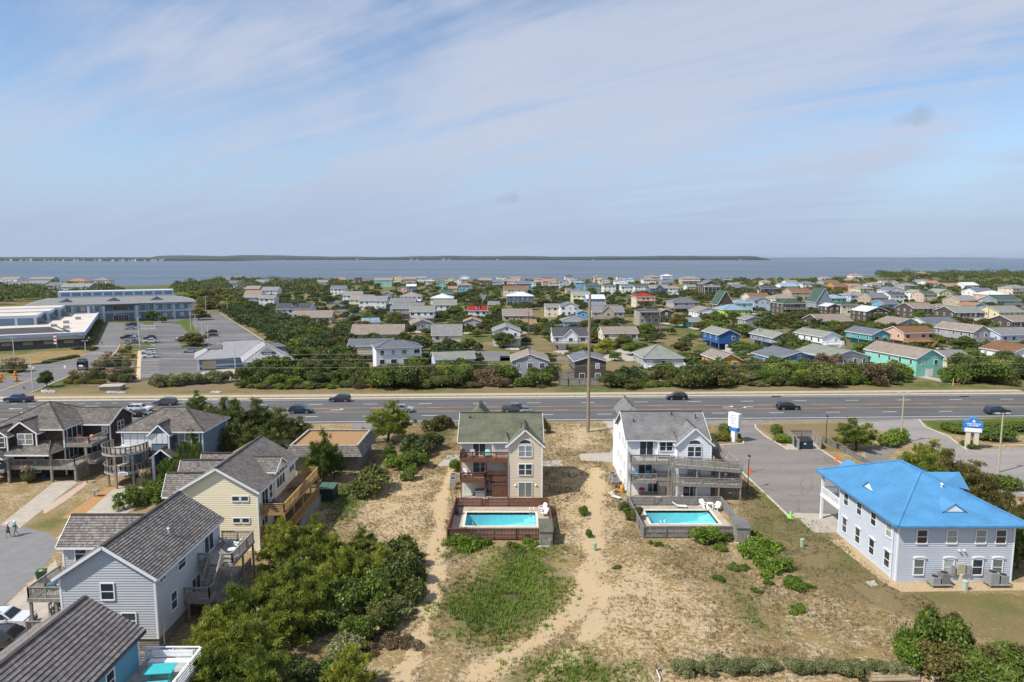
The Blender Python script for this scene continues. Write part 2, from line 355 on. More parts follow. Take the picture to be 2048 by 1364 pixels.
def masks(x, y):
    sand = np.full(x.shape, 0.32); green = np.zeros(x.shape); lawn = np.zeros(x.shape)
    for p in SANDAREA: sand = np.maximum(sand, 0.22 + 0.34 * smooth01(poly_dist(x, y, p), 3.0))
    for p, wd in SANDPATHS: sand = np.maximum(sand, np.clip(1.3 - np.maximum(line_dist(x, y, p) + (vnoise(x, y, 1.8, 61, 3) - .5) * 1.9, 0) / wd * 0.6, 0, 1.0))
    for p in DRYGRASS: lawn = np.maximum(lawn, smooth01(poly_dist(x, y, p), 2.5))
    for p in GREENAREA: green = np.maximum(green, smooth01(poly_dist(x, y, p), 4.5))
    return sand, green, lawn
s_, g_, l_ = masks(xf, yf)
far = np.clip((yf - 158) / 8, 0, 1)
l_ = np.maximum(l_, far * 0.75 + 0.25 * far * vnoise(xf, yf, 30, 5)); s_ = s_ * (1 - 0.55 * far)
g_ = np.maximum(g_, far * np.clip((vnoise(xf, yf, 16, 9) - 0.40) * 4, 0, 0.95))
golf = smooth01(poly_dist(xf, yf, GP([(225, 574), (345, 569), (400, 575), (372, 592), (250, 600), (160, 602)])), 12); g_ = np.maximum(g_, golf)
ground = bpy.data.objects.new('ground', np_mesh('ground', V, F4, {'gmask': np.stack([s_, g_, l_], 1)}, True)); COL.objects.link(ground); ground['kind'] = 'structure'
m, t, b = nodes('sandy_ground'); b.inputs['Roughness'].default_value = 0.95; b.inputs['Specular IOR Level'].default_value = 0.1
at = nd(t, 'ShaderNodeAttribute', attribute_name='gmask'); sp = nd(t, 'ShaderNodeSeparateColor'); t.links.new(at.outputs['Color'], sp.inputs[0])
tcn = nd(t, 'ShaderNodeTexCoord')
def tn(scale, det=6.0, rg=0.65, dist=0.0):
    n = nd(t, 'ShaderNodeTexNoise', Scale=scale, Detail=det, Roughness=rg, Distortion=dist); t.links.new(tcn.outputs['Object'], n.inputs[0]); return n.outputs[0]
def tm(op, a, bb, c=None):
    n = nd(t, 'ShaderNodeMath', operation=op)
    for i, q in enumerate((a, bb, c)):
        if q is None: continue
        if isinstance(q, (int, float)): n.inputs[i].default_value = q
        else: t.links.new(q, n.inputs[i])
    return n.outputs[0]
def tstep(v, lo, hi, a=0.0, bb=1.0):
    n = nd(t, 'ShaderNodeMapRange', interpolation_type='SMOOTHSTEP'); t.links.new(v, n.inputs[0])
    n.inputs[1].default_value = lo; n.inputs[2].default_value = hi; n.inputs[3].default_value = a; n.inputs[4].default_value = bb; return n.outputs[0]
def tmix(f, a, bb):
    n = nd(t, 'ShaderNodeMix', data_type='RGBA')
    if isinstance(f, (int, float)): n.inputs[0].default_value = f
    else: t.links.new(f, n.inputs[0])
    for i, q in ((6, a), (7, bb)):
        if isinstance(q, tuple): n.inputs[i].default_value = (*q, 1)
        else: t.links.new(q, n.inputs[i])
    return n.outputs[2]
nf = tn(2.6, 8, 0.72); nm_ = tn(0.35, 6, 0.6, 0.5); nb = tn(0.09, 5, 0.6); nv = tn(9.0, 4, 0.7)
sandc = tmix(nf, (0.37, 0.26, 0.135), (0.55, 0.42, 0.25)); sandc = tmix(tstep(nm_, 0.35, 0.7), sandc, (0.46, 0.355, 0.225))
dryc = tmix(nf, (0.14, 0.10, 0.045), (0.35, 0.255, 0.12)); dryc = tmix(tstep(nm_, 0.4, 0.65), dryc, tmix(nv, (0.17, 0.13, 0.07), (0.33, 0.255, 0.15)))
lawnc = tmix(nf, (0.14, 0.105, 0.05), (0.26, 0.20, 0.105)); lawnc = tmix(tstep(nb, 0.45, 0.7), lawnc, tmix(nf, (0.085, 0.09, 0.028), (0.17, 0.155, 0.055)))
grnc = tmix(nf, (0.04, 0.062, 0.014), (0.105, 0.13, 0.032)); grnc = tmix(tstep(nm_, 0.4, 0.65), grnc, (0.15, 0.14, 0.05))
sv = tm('ADD', sp.outputs[0], tm('ADD', tm('MULTIPLY', tm('SUBTRACT', nf, 0.5), 2.2), tm('MULTIPLY', tm('SUBTRACT', nm_, 0.5), 0.9)))
sf = tstep(sv, 0.32, 0.62)
col = tmix(sf, dryc, sandc)
lv = tstep(tm('ADD', sp.outputs[2], tm('MULTIPLY', tm('SUBTRACT', nm_, 0.5), 1.0)), 0.35, 0.65)
lv = tm('MULTIPLY', lv, tm('SUBTRACT', 1.0, tm('MULTIPLY', tstep(sv, 0.55, 0.8), 0.75)))
col = tmix(lv, col, lawnc)
gv = tstep(tm('ADD', sp.outputs[1], tm('ADD', tm('MULTIPLY', tm('SUBTRACT', nf, 0.5), 1.3), tm('MULTIPLY', tm('SUBTRACT', nm_, 0.5), 1.2))), 0.42, 0.78)
col = tmix(gv, col, grnc)
t.links.new(col, b.inputs['Base Color'])
bp = nd(t, 'ShaderNodeBump', Strength=0.9, Distance=0.12); t.links.new(nf, bp.inputs['Height']); t.links.new(bp.outputs[0], b.inputs['Normal'])
ground.data.materials.append(m)
# ---------------------------------------------------------------- the sound
wm, t, b = nodes('sound_water'); b.inputs['Base Color'].default_value = (0.055, 0.08, 0.11, 1); b.inputs['Roughness'].default_value = 0.16; b.inputs['IOR'].default_value = 1.33
tcn = nd(t, 'ShaderNodeTexCoord'); mpn = nd(t, 'ShaderNodeMapping'); mpn.inputs['Scale'].default_value = (0.35, 1, 1); t.links.new(tcn.outputs['Object'], mpn.inputs[0])
n = nd(t, 'ShaderNodeTexNoise', Scale=0.5, Detail=6.0, Roughness=0.6); t.links.new(mpn.outputs[0], n.inputs[0])
n4 = nd(t, 'ShaderNodeTexNoise', Scale=0.0035, Detail=5.0, Roughness=0.6); t.links.new(mpn.outputs[0], n4.inputs[0])
bp = nd(t, 'ShaderNodeBump', Strength=1.0, Distance=0.5); t.links.new(n.outputs[0], bp.inputs['Height']); t.links.new(bp.outputs[0], b.inputs['Normal'])
mr = nd(t, 'ShaderNodeMapRange'); t.links.new(n4.outputs[0], mr.inputs[0]); mr.inputs[1].default_value = 0.35; mr.inputs[2].default_value = 0.65; mr.inputs[3].default_value = 0.26; mr.inputs[4].default_value = 0.34
t.links.new(mr.outputs[0], b.inputs['Roughness']); b.inputs['Specular IOR Level'].default_value = 0.4
wo = MB().poly([(-60000, 500, -0.7), (60000, 500, -0.7), (60000, 70000, -0.7), (-60000, 70000, -0.7)]).build('water', wm); wo['kind'] = 'structure'
# far low land across the sound, a ridge of woods with real depth
def far_land(name, x0, x1, y0, y1, h, seed, n=160):
    xx = np.linspace(x0, x1, n); env = np.clip(np.minimum((xx - x0), (x1 - xx)) / (abs(x1 - x0) * 0.03) + 0.15, 0, 1)
    hh = (h * (0.55 + 0.75 * vnoise(xx, xx * 0, 900, seed, 5))) * env; mb = MB(); yn = y0 + (vnoise(xx, xx * 0, 2500, seed + 3, 3) - 0.5) * 500
    prof = [(0, -2), (8, 0.45), (60, 0.9), (300, 1.0), (y1 - y0, 0.8)]
    for i in range(n - 1):
        for (d0, k0), (d1, k1) in zip(prof, prof[1:]):
            mb.poly([(xx[i], yn[i] + d0, hh[i] * k0), (xx[i + 1], yn[i + 1] + d0, hh[i + 1] * k0), (xx[i + 1], yn[i + 1] + d1, hh[i + 1] * k1), (xx[i], yn[i] + d1, hh[i] * k1)])
    o = mb.build(name, plain('far_woods', (0.022, 0.034, 0.02), 0.9, 0.4, 0.012), smooth=True); o['kind'] = 'structure'; return o
far_land('far_shore', -7400, -2750, 6900, 8300, 46, 1, 300); far_land('far_shore', -5400, 3750, 9900, 11800, 62, 5, 360); far_land('far_shore', 8800, 17800, 25000, 28000, 34, 8, 120)
# ---------------------------------------------------------------- road and paving
def asphalt(name, c0, c1, sc=0.25, crack=0.0):
    if name in MATS: return MATS[name]
    m, t, b = nodes(name); MATS[name] = m; b.inputs['Roughness'].default_value = 0.88; b.inputs['Specular IOR Level'].default_value = 0.25
    tcn = nd(t, 'ShaderNodeTexCoord'); mpn = nd(t, 'ShaderNodeMapping'); mpn.inputs['Scale'].default_value = (0.25, 1, 1); t.links.new(tcn.outputs['Object'], mpn.inputs[0])
    n = nd(t, 'ShaderNodeTexNoise', Scale=sc, Detail=8.0, Roughness=0.62); t.links.new(mpn.outputs[0], n.inputs[0])
    n2 = nd(t, 'ShaderNodeTexNoise', Scale=7.0, Detail=3.0); t.links.new(tcn.outputs['Object'], n2.inputs[0])
    ad = nd(t, 'ShaderNodeMath', operation='MULTIPLY_ADD'); t.links.new(n2.outputs[0], ad.inputs[0]); ad.inputs[1].default_value = 0.35; t.links.new(n.outputs[0], ad.inputs[2])
    mr = nd(t, 'ShaderNodeMapRange'); t.links.new(ad.outputs[0], mr.inputs[0]); mr.inputs[1].default_value = 0.48; mr.inputs[2].default_value = 0.86
    mx = nd(t, 'ShaderNodeMix', data_type='RGBA'); t.links.new(mr.outputs[0], mx.inputs[0]); mx.inputs[6].default_value = (*c0, 1); mx.inputs[7].default_value = (*c1, 1)
    colr = mx.outputs[2]
    if crack:
        vo = nd(t, 'ShaderNodeTexVoronoi', feature='DISTANCE_TO_EDGE', Scale=0.13); n5 = nd(t, 'ShaderNodeTexNoise', Scale=0.6, Detail=4.0); t.links.new(tcn.outputs['Object'], n5.inputs[0])
        va = nd(t, 'ShaderNodeVectorMath', operation='MULTIPLY_ADD'); t.links.new(n5.outputs['Color'], va.inputs[0]); va.inputs[1].default_value = (2.4, 2.4, 0); t.links.new(tcn.outputs['Object'], va.inputs[2]); t.links.new(va.outputs[0], vo.inputs[0])
        r2 = nd(t, 'ShaderNodeMapRange'); t.links.new(vo.outputs[0], r2.inputs[0]); r2.inputs[1].default_value = 0.004; r2.inputs[2].default_value = 0.012; r2.inputs[3].default_value = crack; r2.inputs[4].default_value = 0
        m2 = nd(t, 'ShaderNodeMix', data_type='RGBA'); t.links.new(r2.outputs[0], m2.inputs[0]); t.links.new(colr, m2.inputs[6]); m2.inputs[7].default_value = (c0[0] * .5, c0[1] * .5, c0[2] * .5, 1); colr = m2.outputs[2]
    t.links.new(colr, b.inputs['Base Color']); return m
ROADM = asphalt('road_asphalt', (0.082, 0.082, 0.084), (0.128, 0.126, 0.124), 0.25, 0.35); LOTM = asphalt('old_lot_asphalt', (0.165, 0.148, 0.135), (0.245, 0.222, 0.20), 0.2, 0.5)
LOTD = asphalt('dark_lot_asphalt', (0.085, 0.082, 0.085), (0.20, 0.19, 0.185), 0.12, 0.4); STREETM = asphalt('street_asphalt', (0.125, 0.125, 0.125), (0.19, 0.185, 0.18))
LINEW = plain('white_road_paint', (0.72, 0.72, 0.70), 0.7, 0.15, 1.5); LINEY = plain('yellow_road_paint', (0.68, 0.33, 0.03), 0.7, 0.2, 1.5)
MULCH = plain('brown_mulch', (0.19, 0.14, 0.11), 0.95, 0.3, 2.5, bump=0.03, spec=0.1); CHIP = plain('orange_wood_chips', (0.40, 0.225, 0.10), 0.95, 0.35, 4, bump=0.03, spec=0.1)
GRAVEL = plain('tan_river_gravel', (0.44, 0.33, 0.20), 0.95, 0.4, 7, bump=0.04, spec=0.1); GRASSM = plain('mown_green_grass', (0.085, 0.115, 0.025), 0.95, 0.35, 1.2, bump=0.03, spec=0.1)
LAWNM = plain('dry_tan_lawn', (0.25, 0.175, 0.075), 0.95, 0.35, 0.9, bump=0.03, spec=0.1)
def sheet(name, pts, z, mat, th=0.05): 
    o = MB().prism(pts, z - th, z).build(name, mat); o['kind'] = 'structure'; return o
def rquad(mb, u0, u1, v0, v1, z): mb.poly([RF(u0, v0, z), RF(u1, v0, z), RF(u1, v1, z), RF(u0, v1, z)])
U0, U1 = -260, 330
road = sheet('road', [RF(U0, -11.8)[:2], RF(U1, -11.8)[:2], RF(U1, 11.5)[:2], RF(U0, 11.5)[:2]], 0.03, ROADM)
mk = MB(); mk_y = MB(); MZ = 0.036
rquad(mk, U0, U1, -10.72, -10.5, MZ); rquad(mk, -75, U1, 10.5, 10.68, MZ); rquad(mk, U0, -128, 10.5, 10.68, MZ)
for k in range(-24, 30):
    a = 17.6 + 12.19 * k; rquad(mk, a, a + 3.05, -5.98, -5.76, MZ)
    a = 15.8 + 12.19 * k; rquad(mk, a, a + 3.05, 5.76, 5.98, MZ)
    a = 6.0 + 12.19 * k; rquad(mk_y, a, a + 3.05, 1.62, 1.76, MZ); rquad(mk_y, a + 3, a + 6.05, -1.76, -1.62, MZ)
for k in range(14): rquad(mk, -112 + k * 3.7, -110.7 + k * 3.7, 9.0, 9.16, MZ)
rquad(mk_y, U0, U1, 1.9, 2.06, MZ); rquad(mk_y, U0, U1, -2.06, -1.9, MZ)
def arrow(mb, u, v, dirn, turn):
    # pavement arrow, straight shaft with a hooked head
    d = dirn
    mb.poly([RF(u, v - 0.14, MZ), RF(u + d * 2.0, v - 0.14, MZ), RF(u + d * 2.0, v + 0.14, MZ), RF(u, v + 0.14, MZ)][::d])
    if turn:
        q = turn
        mb.poly([RF(u + d * 2.0, v - .14, MZ), RF(u + d * 2.5, v + q * 0.55, MZ), RF(u + d * 2.1, v + q * .62, MZ), RF(u + d * 1.8, v + q * 0.14, MZ)])
        mb.poly([RF(u + d * 1.75, v + q * .5, MZ), RF(u + d * 2.75, v + q * 0.5, MZ), RF(u + d * 2.3, v + q * 1.15, MZ)])
    else: mb.poly([RF(u + d * 2.0, v - .42, MZ), RF(u + d * 3.1, v, MZ), RF(u + d * 2.0, v + .42, MZ)])
arrow(mk, 46.2, 0, 1, 1); arrow(mk, 53.0, 0, -1, -1); arrow(mk, -39, 0.2, 1, 1); arrow(mk, -100, 7.6, -1, 1); arrow(mk, -106, 3.8, -1, 0); arrow(mk, -104, 0.1, 1, 1); arrow(mk, -119, 8, -1, 0)
o = mk.build('white_lane_markings', LINEW, kind='structure'); o = mk_y.build('yellow_lane_markings', LINEY, kind='structure')
def strip(name, u0, u1, v0, v1, z, mat, th=0.2): return sheet(name, [RF(u0, v0)[:2], RF(u1, v0)[:2], RF(u1, v1)[:2], RF(u0, v1)[:2]], z, mat, th)
strip('far_kerb', -121, U1, 11.55, 12.6, 0.15, KERBM); strip('grass_verge', -121, U1, 12.62, 14.2, 0.10, LAWNM)
# sidewalk laid slab by slab
sw = bpy.data.objects.new('sidewalk', None); COL.objects.link(sw); sw['kind'] = 'structure'
slab = MB().box(-1.49, -1.2, -0.2, 1.49, 1.2, 0.15).mesh('slab', CONC)
for k in range(82):
    s = bpy.data.objects.new('slab', slab); COL.objects.link(s); s.parent = sw; s.location = RF(-119 + k * 3.0, 15.4 + 0.9 * 0, random.uniform(-.006, .006)); s.rotation_euler = (0, 0, RA)
drain_m = plain('dark_drain_iron', (0.03, 0.028, 0.026), 0.8, 0.2)
for px in (1552, 1928):
    x, y = G(px, 793.5); o = MB().cbox(0, 0, 0.09, 2.2, 0.5, 0.16).cbox(0, -.3, 0.05, 1.6, 0.25, 0.03).build('storm_drain', drain_m); o.location = (x, y, 0.0); o.rotation_euler = (0, 0, RA)
    tag(o, 'dark iron storm drain inlet in the far kerb of the highway', 'drain', 'storm drains')
rip = MB(); rr = random.Random(3)
def rubble(name, px0, px1, py0, py1, n, lab):
    mb = MB()
    for _ in range(n):
        x, y = G(rr.uniform(px0, px1), rr.uniform(py0, py1)); s = rr.uniform(.2, .45)
        mb.lathe([(s * .5, -.05), (s * .9, s * .25), (s * .55, s * .6)], (x, y, 0), 5)
    o = mb.build(name, plain('pale_rubble', (0.40, 0.38, 0.35), 0.9, 0.3, 2)); tag(o, lab, 'rocks')
rubble('drain_rocks', 84, 110, 781, 786, 60, 'pale drain rocks scattered on the lawn by the street corner'); rubble('drain_rocks', 214, 252, 784, 787, 70, 'grey drain rocks beside the sidewalk under the concrete pad'); rubble('drain_rocks', 422, 442, 783, 787, 40, 'grey drain rocks at the edge of the roadside thicket')
# side streets and lots, each a sheet with its own height
sheet('motel_lot', GP([(1405, 846), (1425, 841), (1530, 841), (1514, 852), (1513, 857), (1532, 873), (1552, 885), (1577, 899), (1642, 899), (1700, 938), (1765, 980), (1740, 1010), (1690, 1042), (1580, 1036), (1544, 1000), (1498, 957), (1470, 930), (1432, 908), (1424, 891), (1430, 889.5), (1486, 887), (1485, 881), (1440, 852)]), 0.02, LOTM)
sheet('frontage_apron', [RF(28, -14.3)[:2], RF(96, -13.6)[:2], RF(96, -11.85)[:2], RF(28, -11.85)[:2]], 0.012, LOTM)
sheet('office_drive', GP([(1690, 845), (1835, 839), (1842, 846), (1850, 855), (1895, 873), (1917, 888), (1932, 899), (2120, 895), (2120, 1010), (2000, 985), (1960, 940), (1900, 925), (1845, 890), (1800, 876), (1770, 862), (1730, 854)]), 0.016, asphalt('pale_lot_asphalt', (0.215, 0.20, 0.185), (0.30, 0.275, 0.25), .2, .4))
sheet('garden_court', GP([(1728, 897), (1790, 884), (1800, 892), (1760, 930), (1735, 925)]), 0.024, LOTM)
sheet('green_verge', GP([(1845, 842), (2200, 832), (2200, 868), (1935, 871), (1900, 868), (1865, 858)]), 0.022, GRASSM)
def kerb(pts, name='kerb', w=0.28, h=0.12):
    mb = MB(); P = GP(pts)
    for a, b_ in zip(P, P[1:]): mb.beam((a[0], a[1], h / 2 - 0.03), (b_[0], b_[1], h / 2 - 0.03), w, h + 0.06)
    o = mb.build(name, KERBM); o['kind'] = 'structure'
kerb([(1510, 850), (1512, 857), (1531, 873), (1551, 885), (1577, 900)]); kerb([(1642, 900), (1700, 938), (1765, 982)]); kerb([(1470, 932), (1497, 957), (1543, 1000), (1580, 1036)])
kerb([(1424, 891), (1486, 888), (1487, 881)]); kerb([(1838, 840), (1850, 854), (1897, 873), (1917, 889), (1934, 900)]); kerb([(1950, 892), (2100, 890)]); kerb([(1985, 972), (2070, 992)])
sheet('walk', GP([(1580, 1036), (1690, 1043), (1700, 1030), (1588, 1026)]), 0.05, CONC); sheet('porch_slab', [(35.9, 77.8), (41.5, 77.8), (41.5, 83.2), (35.9, 83.2)], 0.09, CONC, 0.12)
sheet('gravel_border', [(36.9, 76), (38.7, 76), (38.7, 65.4), (50.6, 65.4), (52.0, 65.4), (52.2, 63.8), (38.2, 63.4), (37.5, 65)], 0.02, GRAVEL)
sheet('utility_pad', GP([(1731, 1164), (1748, 1161), (1757, 1171), (1742, 1174)]), 0.05, CONC)
# drives by the two pool houses
sheet('house_drive', GP([(1226, 838), (1245, 838), (1243, 860), (1245, 925), (1222, 925), (1162, 921), (1158, 908), (1222, 905), (1228, 890), (1222, 862), (1205, 842)]), 0.014, CONC); sheet('house_drive', GP([(1084, 921), (1124, 920), (1127, 932), (1084, 933)]), 0.014, CONC); sheet('house_drive', GP([(895, 910), (918, 909), (918, 931), (875, 932)]), 0.014, CONC)
sheet('shop_drive', GP([(705, 843), (745, 842), (760, 862), (745, 900), (712, 900), (700, 868)]), 0.014, LOTM)
# left: street, drives, commercial lot
sheet('street', GP([(-60, 1050), (0, 1048), (50, 1056), (105, 1068), (112, 1085), (108, 1110), (85, 1135), (40, 1180), (-60, 1270)]), 0.012, plain('pale_street_asphalt', (0.19, 0.187, 0.183), 0.9, 0.12, 0.8))
sheet('house_drive', GP([(0, 1050), (110, 963), (160, 961), (85, 1020), (40, 1056)]), 0.02, CONC); sheet('house_drive', GP([(150, 1040), (215, 980), (300, 952), (310, 985), (275, 1010), (230, 1045), (190, 1062), (112, 1078)]), 0.018, CONC)
sheet('wood_chip_bed', GP([(125, 1036), (200, 985), (252, 955), (252, 962), (225, 980), (165, 1032), (150, 1040)]), 0.026, CHIP)
sheet('house_drive', GP([(-60, 1275), (95, 1135), (112, 1120), (135, 1230), (70, 1300), (-60, 1330)]), 0.018, CONC)
sheet('entry_road', GP([(-260, 840), (-40, 792.5), (50, 792.3), (64, 785), (130, 756), (210, 725), (232, 704), (240, 690), (246, 668), (250, 646), (214, 646), (205, 672), (190, 693), (182, 705), (160, 716), (100, 728), (56, 731), (62, 741), (30, 752), (0, 760), (-90, 782)]), 0.012, STREETM)
sheet('upper_drive', GP([(-200, 735), (0, 728), (110, 728), (150, 718), (60, 733), (0, 735), (-200, 745)]), 0.008, STREETM)
sheet('parking_lot', GP([(281, 757), (283, 700), (284, 692), (243, 691), (251, 648), (296, 644), (380, 636), (410, 626), (440, 626), (575, 712), (520, 740), (395, 752)]), 0.010, LOTD)
sheet('lot_walk', GP([(272, 758), (281, 758), (283, 702), (276, 702)]), 0.06, plain('tan_concrete', (0.55, 0.42, 0.26), 0.9, 0.1))
ln = MB()
for k in range(16):
    a = G(283, 752 - k * 3.1, .02); b_ = G(318, 752 - k * 3.1, .02); ln.beam((a[0], a[1], .016), (b_[0], b_[1], .016), .14, .01)
for k in range(20):
    a = G(375 + k * .9, 737 - k * 4.5); ln.beam((a[0] + 4, a[1], .016), (a[0] + 10, a[1], .016), .14, .01)
for k in range(22):
    a = G(440 + k * 5.6, 628 + k * 3.7); ln.beam((a[0] - 6, a[1], .016), (a[0], a[1], .016), .14, .01)
for r_ in range(3):
    for k in range(5):
        a = G(284 + k * 6, 651 + r_ * 3.2); ln.cbox(a[0], a[1], .016, 1.0, 1.0, .01)
for k in range(9):
    a = G(192 + k * 6, 692.5); ln.cbox(a[0], a[1], .018, .9, .5, .01); a = G(185 + k * 6.2, 706); ln.cbox(a[0], a[1], .018, .9, .5, .01)
ln.build('lot_line_markings', LINEW, kind='structure')
yl = MB(); P = GP([(-60, 800), (0, 782), (60, 760), (112, 748)])
for a, b_ in zip(P, P[1:]): yl.beam((a[0], a[1], .02), (b_[0], b_[1], .02), .3, .01)
yl.build('entry_centre_line', LINEY, kind='structure')
kerb([(64, 785), (130, 756), (210, 725), (232, 704), (240, 690)]); kerb([(0, 760), (30, 752), (62, 741), (68, 736), (56, 731)]); kerb([(242, 690), (300, 689), (310, 691)]); kerb([(440, 626), (500, 664), (575, 712)]); kerb([(56, 731), (100, 728), (150, 718), (182, 705)])
for q in ([(245, 688), (252, 684), (306, 684), (312, 687), (300, 690)], [(246, 697), (255, 692), (305, 693), (312, 697), (300, 699)], [(366, 640), (385, 637), (382, 646), (398, 664), (392, 690), (378, 668), (360, 648), (340, 646)], [(360, 685), (398, 682), (402, 690), (360, 688)], [(362, 692), (402, 690), (420, 686), (400, 700), (364, 698)], [(288, 645), (306, 645), (306, 649), (288, 649)]):
    sheet('planted_island', GP(q), 0.12, GRASSM, 0.15)
sheet('lawn_bed', GP([(0, 716), (80, 704), (160, 700), (172, 708), (140, 722), (60, 728), (0, 726)]), 0.06, LAWNM); sheet('mulch_bed', GP([(90, 726), (140, 716), (160, 715), (150, 722), (110, 728)]), 0.075, MULCH)
sheet('mulch_bed', GP([(128, 764), (165, 752), (220, 735), (240, 705), (262, 702), (270, 740), (280, 762), (340, 763), (420, 766), (440, 772), (370, 778), (300, 770), (240, 770), (180, 773)]), 0.02, MULCH)
sheet('office_apron', GP([(383, 748), (460, 735), (485, 745), (472, 762), (440, 768), (392, 756)]), 0.03, CONC)
# streets of the neighbourhood
for q in ([(935, 703), (1018, 703), (1022, 722), (960, 722), (940, 712)], [(1000, 712), (1130, 714), (1130, 720), (1000, 722)], [(1340, 714), (1400, 714), (1400, 720), (1340, 720)], [(650, 600), (690, 600), (735, 632), (735, 640), (690, 640), (676, 622)], [(956, 577), (973, 577), (976, 604), (946, 604)], [(1130, 716), (1500, 712), (1800, 700), (1800, 705), (1400, 721), (1130, 722)], [(1740, 690), (1850, 686), (1850, 690), (1740, 696)]):
    sheet('street', GP(q), 0.012, STREETM)
for q in ([(1010, 698), (1020, 681), (1034, 681), (1030, 700)], [(1190, 722), (1240, 697), (1262, 697), (1282, 716), (1270, 722)], [(1105, 702), (1170, 699), (1172, 704), (1125, 708)], [(1840, 693), (1890, 692), (1935, 700), (1900, 706), (1850, 702)], [(1960, 696), (2010, 696), (2048, 703), (2048, 708)], [(1440, 700), (1480, 698), (1495, 704), (1450, 708)]):
    sheet('house_drive', GP(q), 0.02, CONC)
# ================================================================ HOUSE KIT
def wall(T, name, x0, x1, y0, y1, z0, z1, mat, zr=None, axis='y', pitch=0.21, lip=0.035, sides='fblr', trim=WHITE, cb=0.16):
    """walls of one block with lap siding; gable ends rise to zr"""
    mb = MB(); xm, ym = (x0 + x1) / 2, (y0 + y1) / 2
    gx = zr is not None and axis == 'x'; gy = zr is not None and axis == 'y'
    fr = [(x0, z0), (x1, z0), (x1, z1)] + ([(xm, zr)] if gy else []) + [(x0, z1)]
    sd = [(y0, z0), (y1, z0), (y1, z1)] + ([(ym, zr)] if gx else []) + [(y0, z1)]
    if 'f' in sides: courses(mb, [(x, y0, z) for x, z in fr], (0, 0, 1), (0, -1, 0), pitch, lip)
    if 'b' in sides: courses(mb, [(x, y1, z) for x, z in fr], (0, 0, 1), (0, 1, 0), pitch, lip)
    if 'l' in sides: courses(mb, [(x0, y, z) for y, z in sd], (0, 0, 1), (-1, 0, 0), pitch, lip)
    if 'r' in sides: courses(mb, [(x1, y, z) for y, z in sd], (0, 0, 1), (1, 0, 0), pitch, lip)
    o = mb.build(name, mat, T)
    if cb and trim:
        e = 0.055
        for cx, sx in ((x0, -1), (x1, 1)):
            for cy, sy in ((y0, -1), (y1, 1)):
                m2 = MB().box(cx - (e if sx < 0 else cb - e), cy - (e if sy < 0 else cb - e), z0, cx + (cb - e if sx < 0 else e), cy + (cb - e if sy < 0 else e), z1 - .02)
                m2.build('corner_board', trim, o)
    return o
def slope(mb, pts, nrm, up, pitch, lip): courses(mb, pts, up, nrm, pitch, lip)
def gable_roof(T, x0, x1, y0, y1, ze, zr, axis, mat, ov=0.4, ovg=0.35, pitch=0.2, lip=0.03, trim=WHITE, fascia=0.2, name='roof'):
    """x0..y1 = wall lines, ze = height at the wall line, zr = ridge; returns roof"""
    mb = MB(); tb = MB()
    if axis == 'y':
        xm = (x0 + x1) / 2; hw = (x1 - x0) / 2; k = (zr - ze) / hw; a0, a1 = y0 - ovg, y1 + ovg
        P = lambda s, u, y: (xm + s * u, y, zr - k * u)
    else:
        ym = (y0 + y1) / 2; hw = (y1 - y0) / 2; k = (zr - ze) / hw; a0, a1 = x0 - ovg, x1 + ovg
        P = lambda s, u, x: (x, ym + s * u, zr - k * u)
    U = hw + ov
    for s in (-1, 1):
        nrm = (s * k, 0, 1) if axis == 'y' else (0, s * k, 1); up = (-s, 0, k) if axis == 'y' else (0, -s, k)
        q = [P(s, U, a0), P(s, U, a1), P(s, 0, a1), P(s, 0, a0)]
        courses(mb, q, up, nrm, pitch, lip)
        lo = [(p[0], p[1], p[2] - 0.12) for p in q]; mb.poly(lo)
        for i in range(4): mb.poly([q[i], q[(i + 1) % 4], lo[(i + 1) % 4], lo[i]])
        e = 0.03
        for a in (a0, a1):     # rake boards
            A = Vector(P(s, U, a)); B = Vector(P(s, 0, a)); off = Vector((0, 0, -fascia / 2 - 0.01))
            d = Vector((0, e if a == a1 else -e, 0)) if axis == 'y' else Vector((e if a == a1 else -e, 0, 0))
            tb.beam(A + off + d, B + off + d, 0.05, fascia)
        A = Vector(P(s, U + 0.03, a0)); B = Vector(P(s, U + 0.03, a1)); off = Vector((0, 0, -fascia / 2 - 0.02)); tb.beam(A + off, B + off, 0.05, fascia)
    cp = MB(); A = Vector(P(1, 0, a0)); B = Vector(P(1, 0, a1)); cp.beam(A + Vector((0, 0, .03)), B + Vector((0, 0, .03)), 0.3, 0.06)
    o = mb.build(name, mat, T); cp.build('ridge_cap', mat, o)
    if trim: tb.build('fascia', trim, o)
    return o
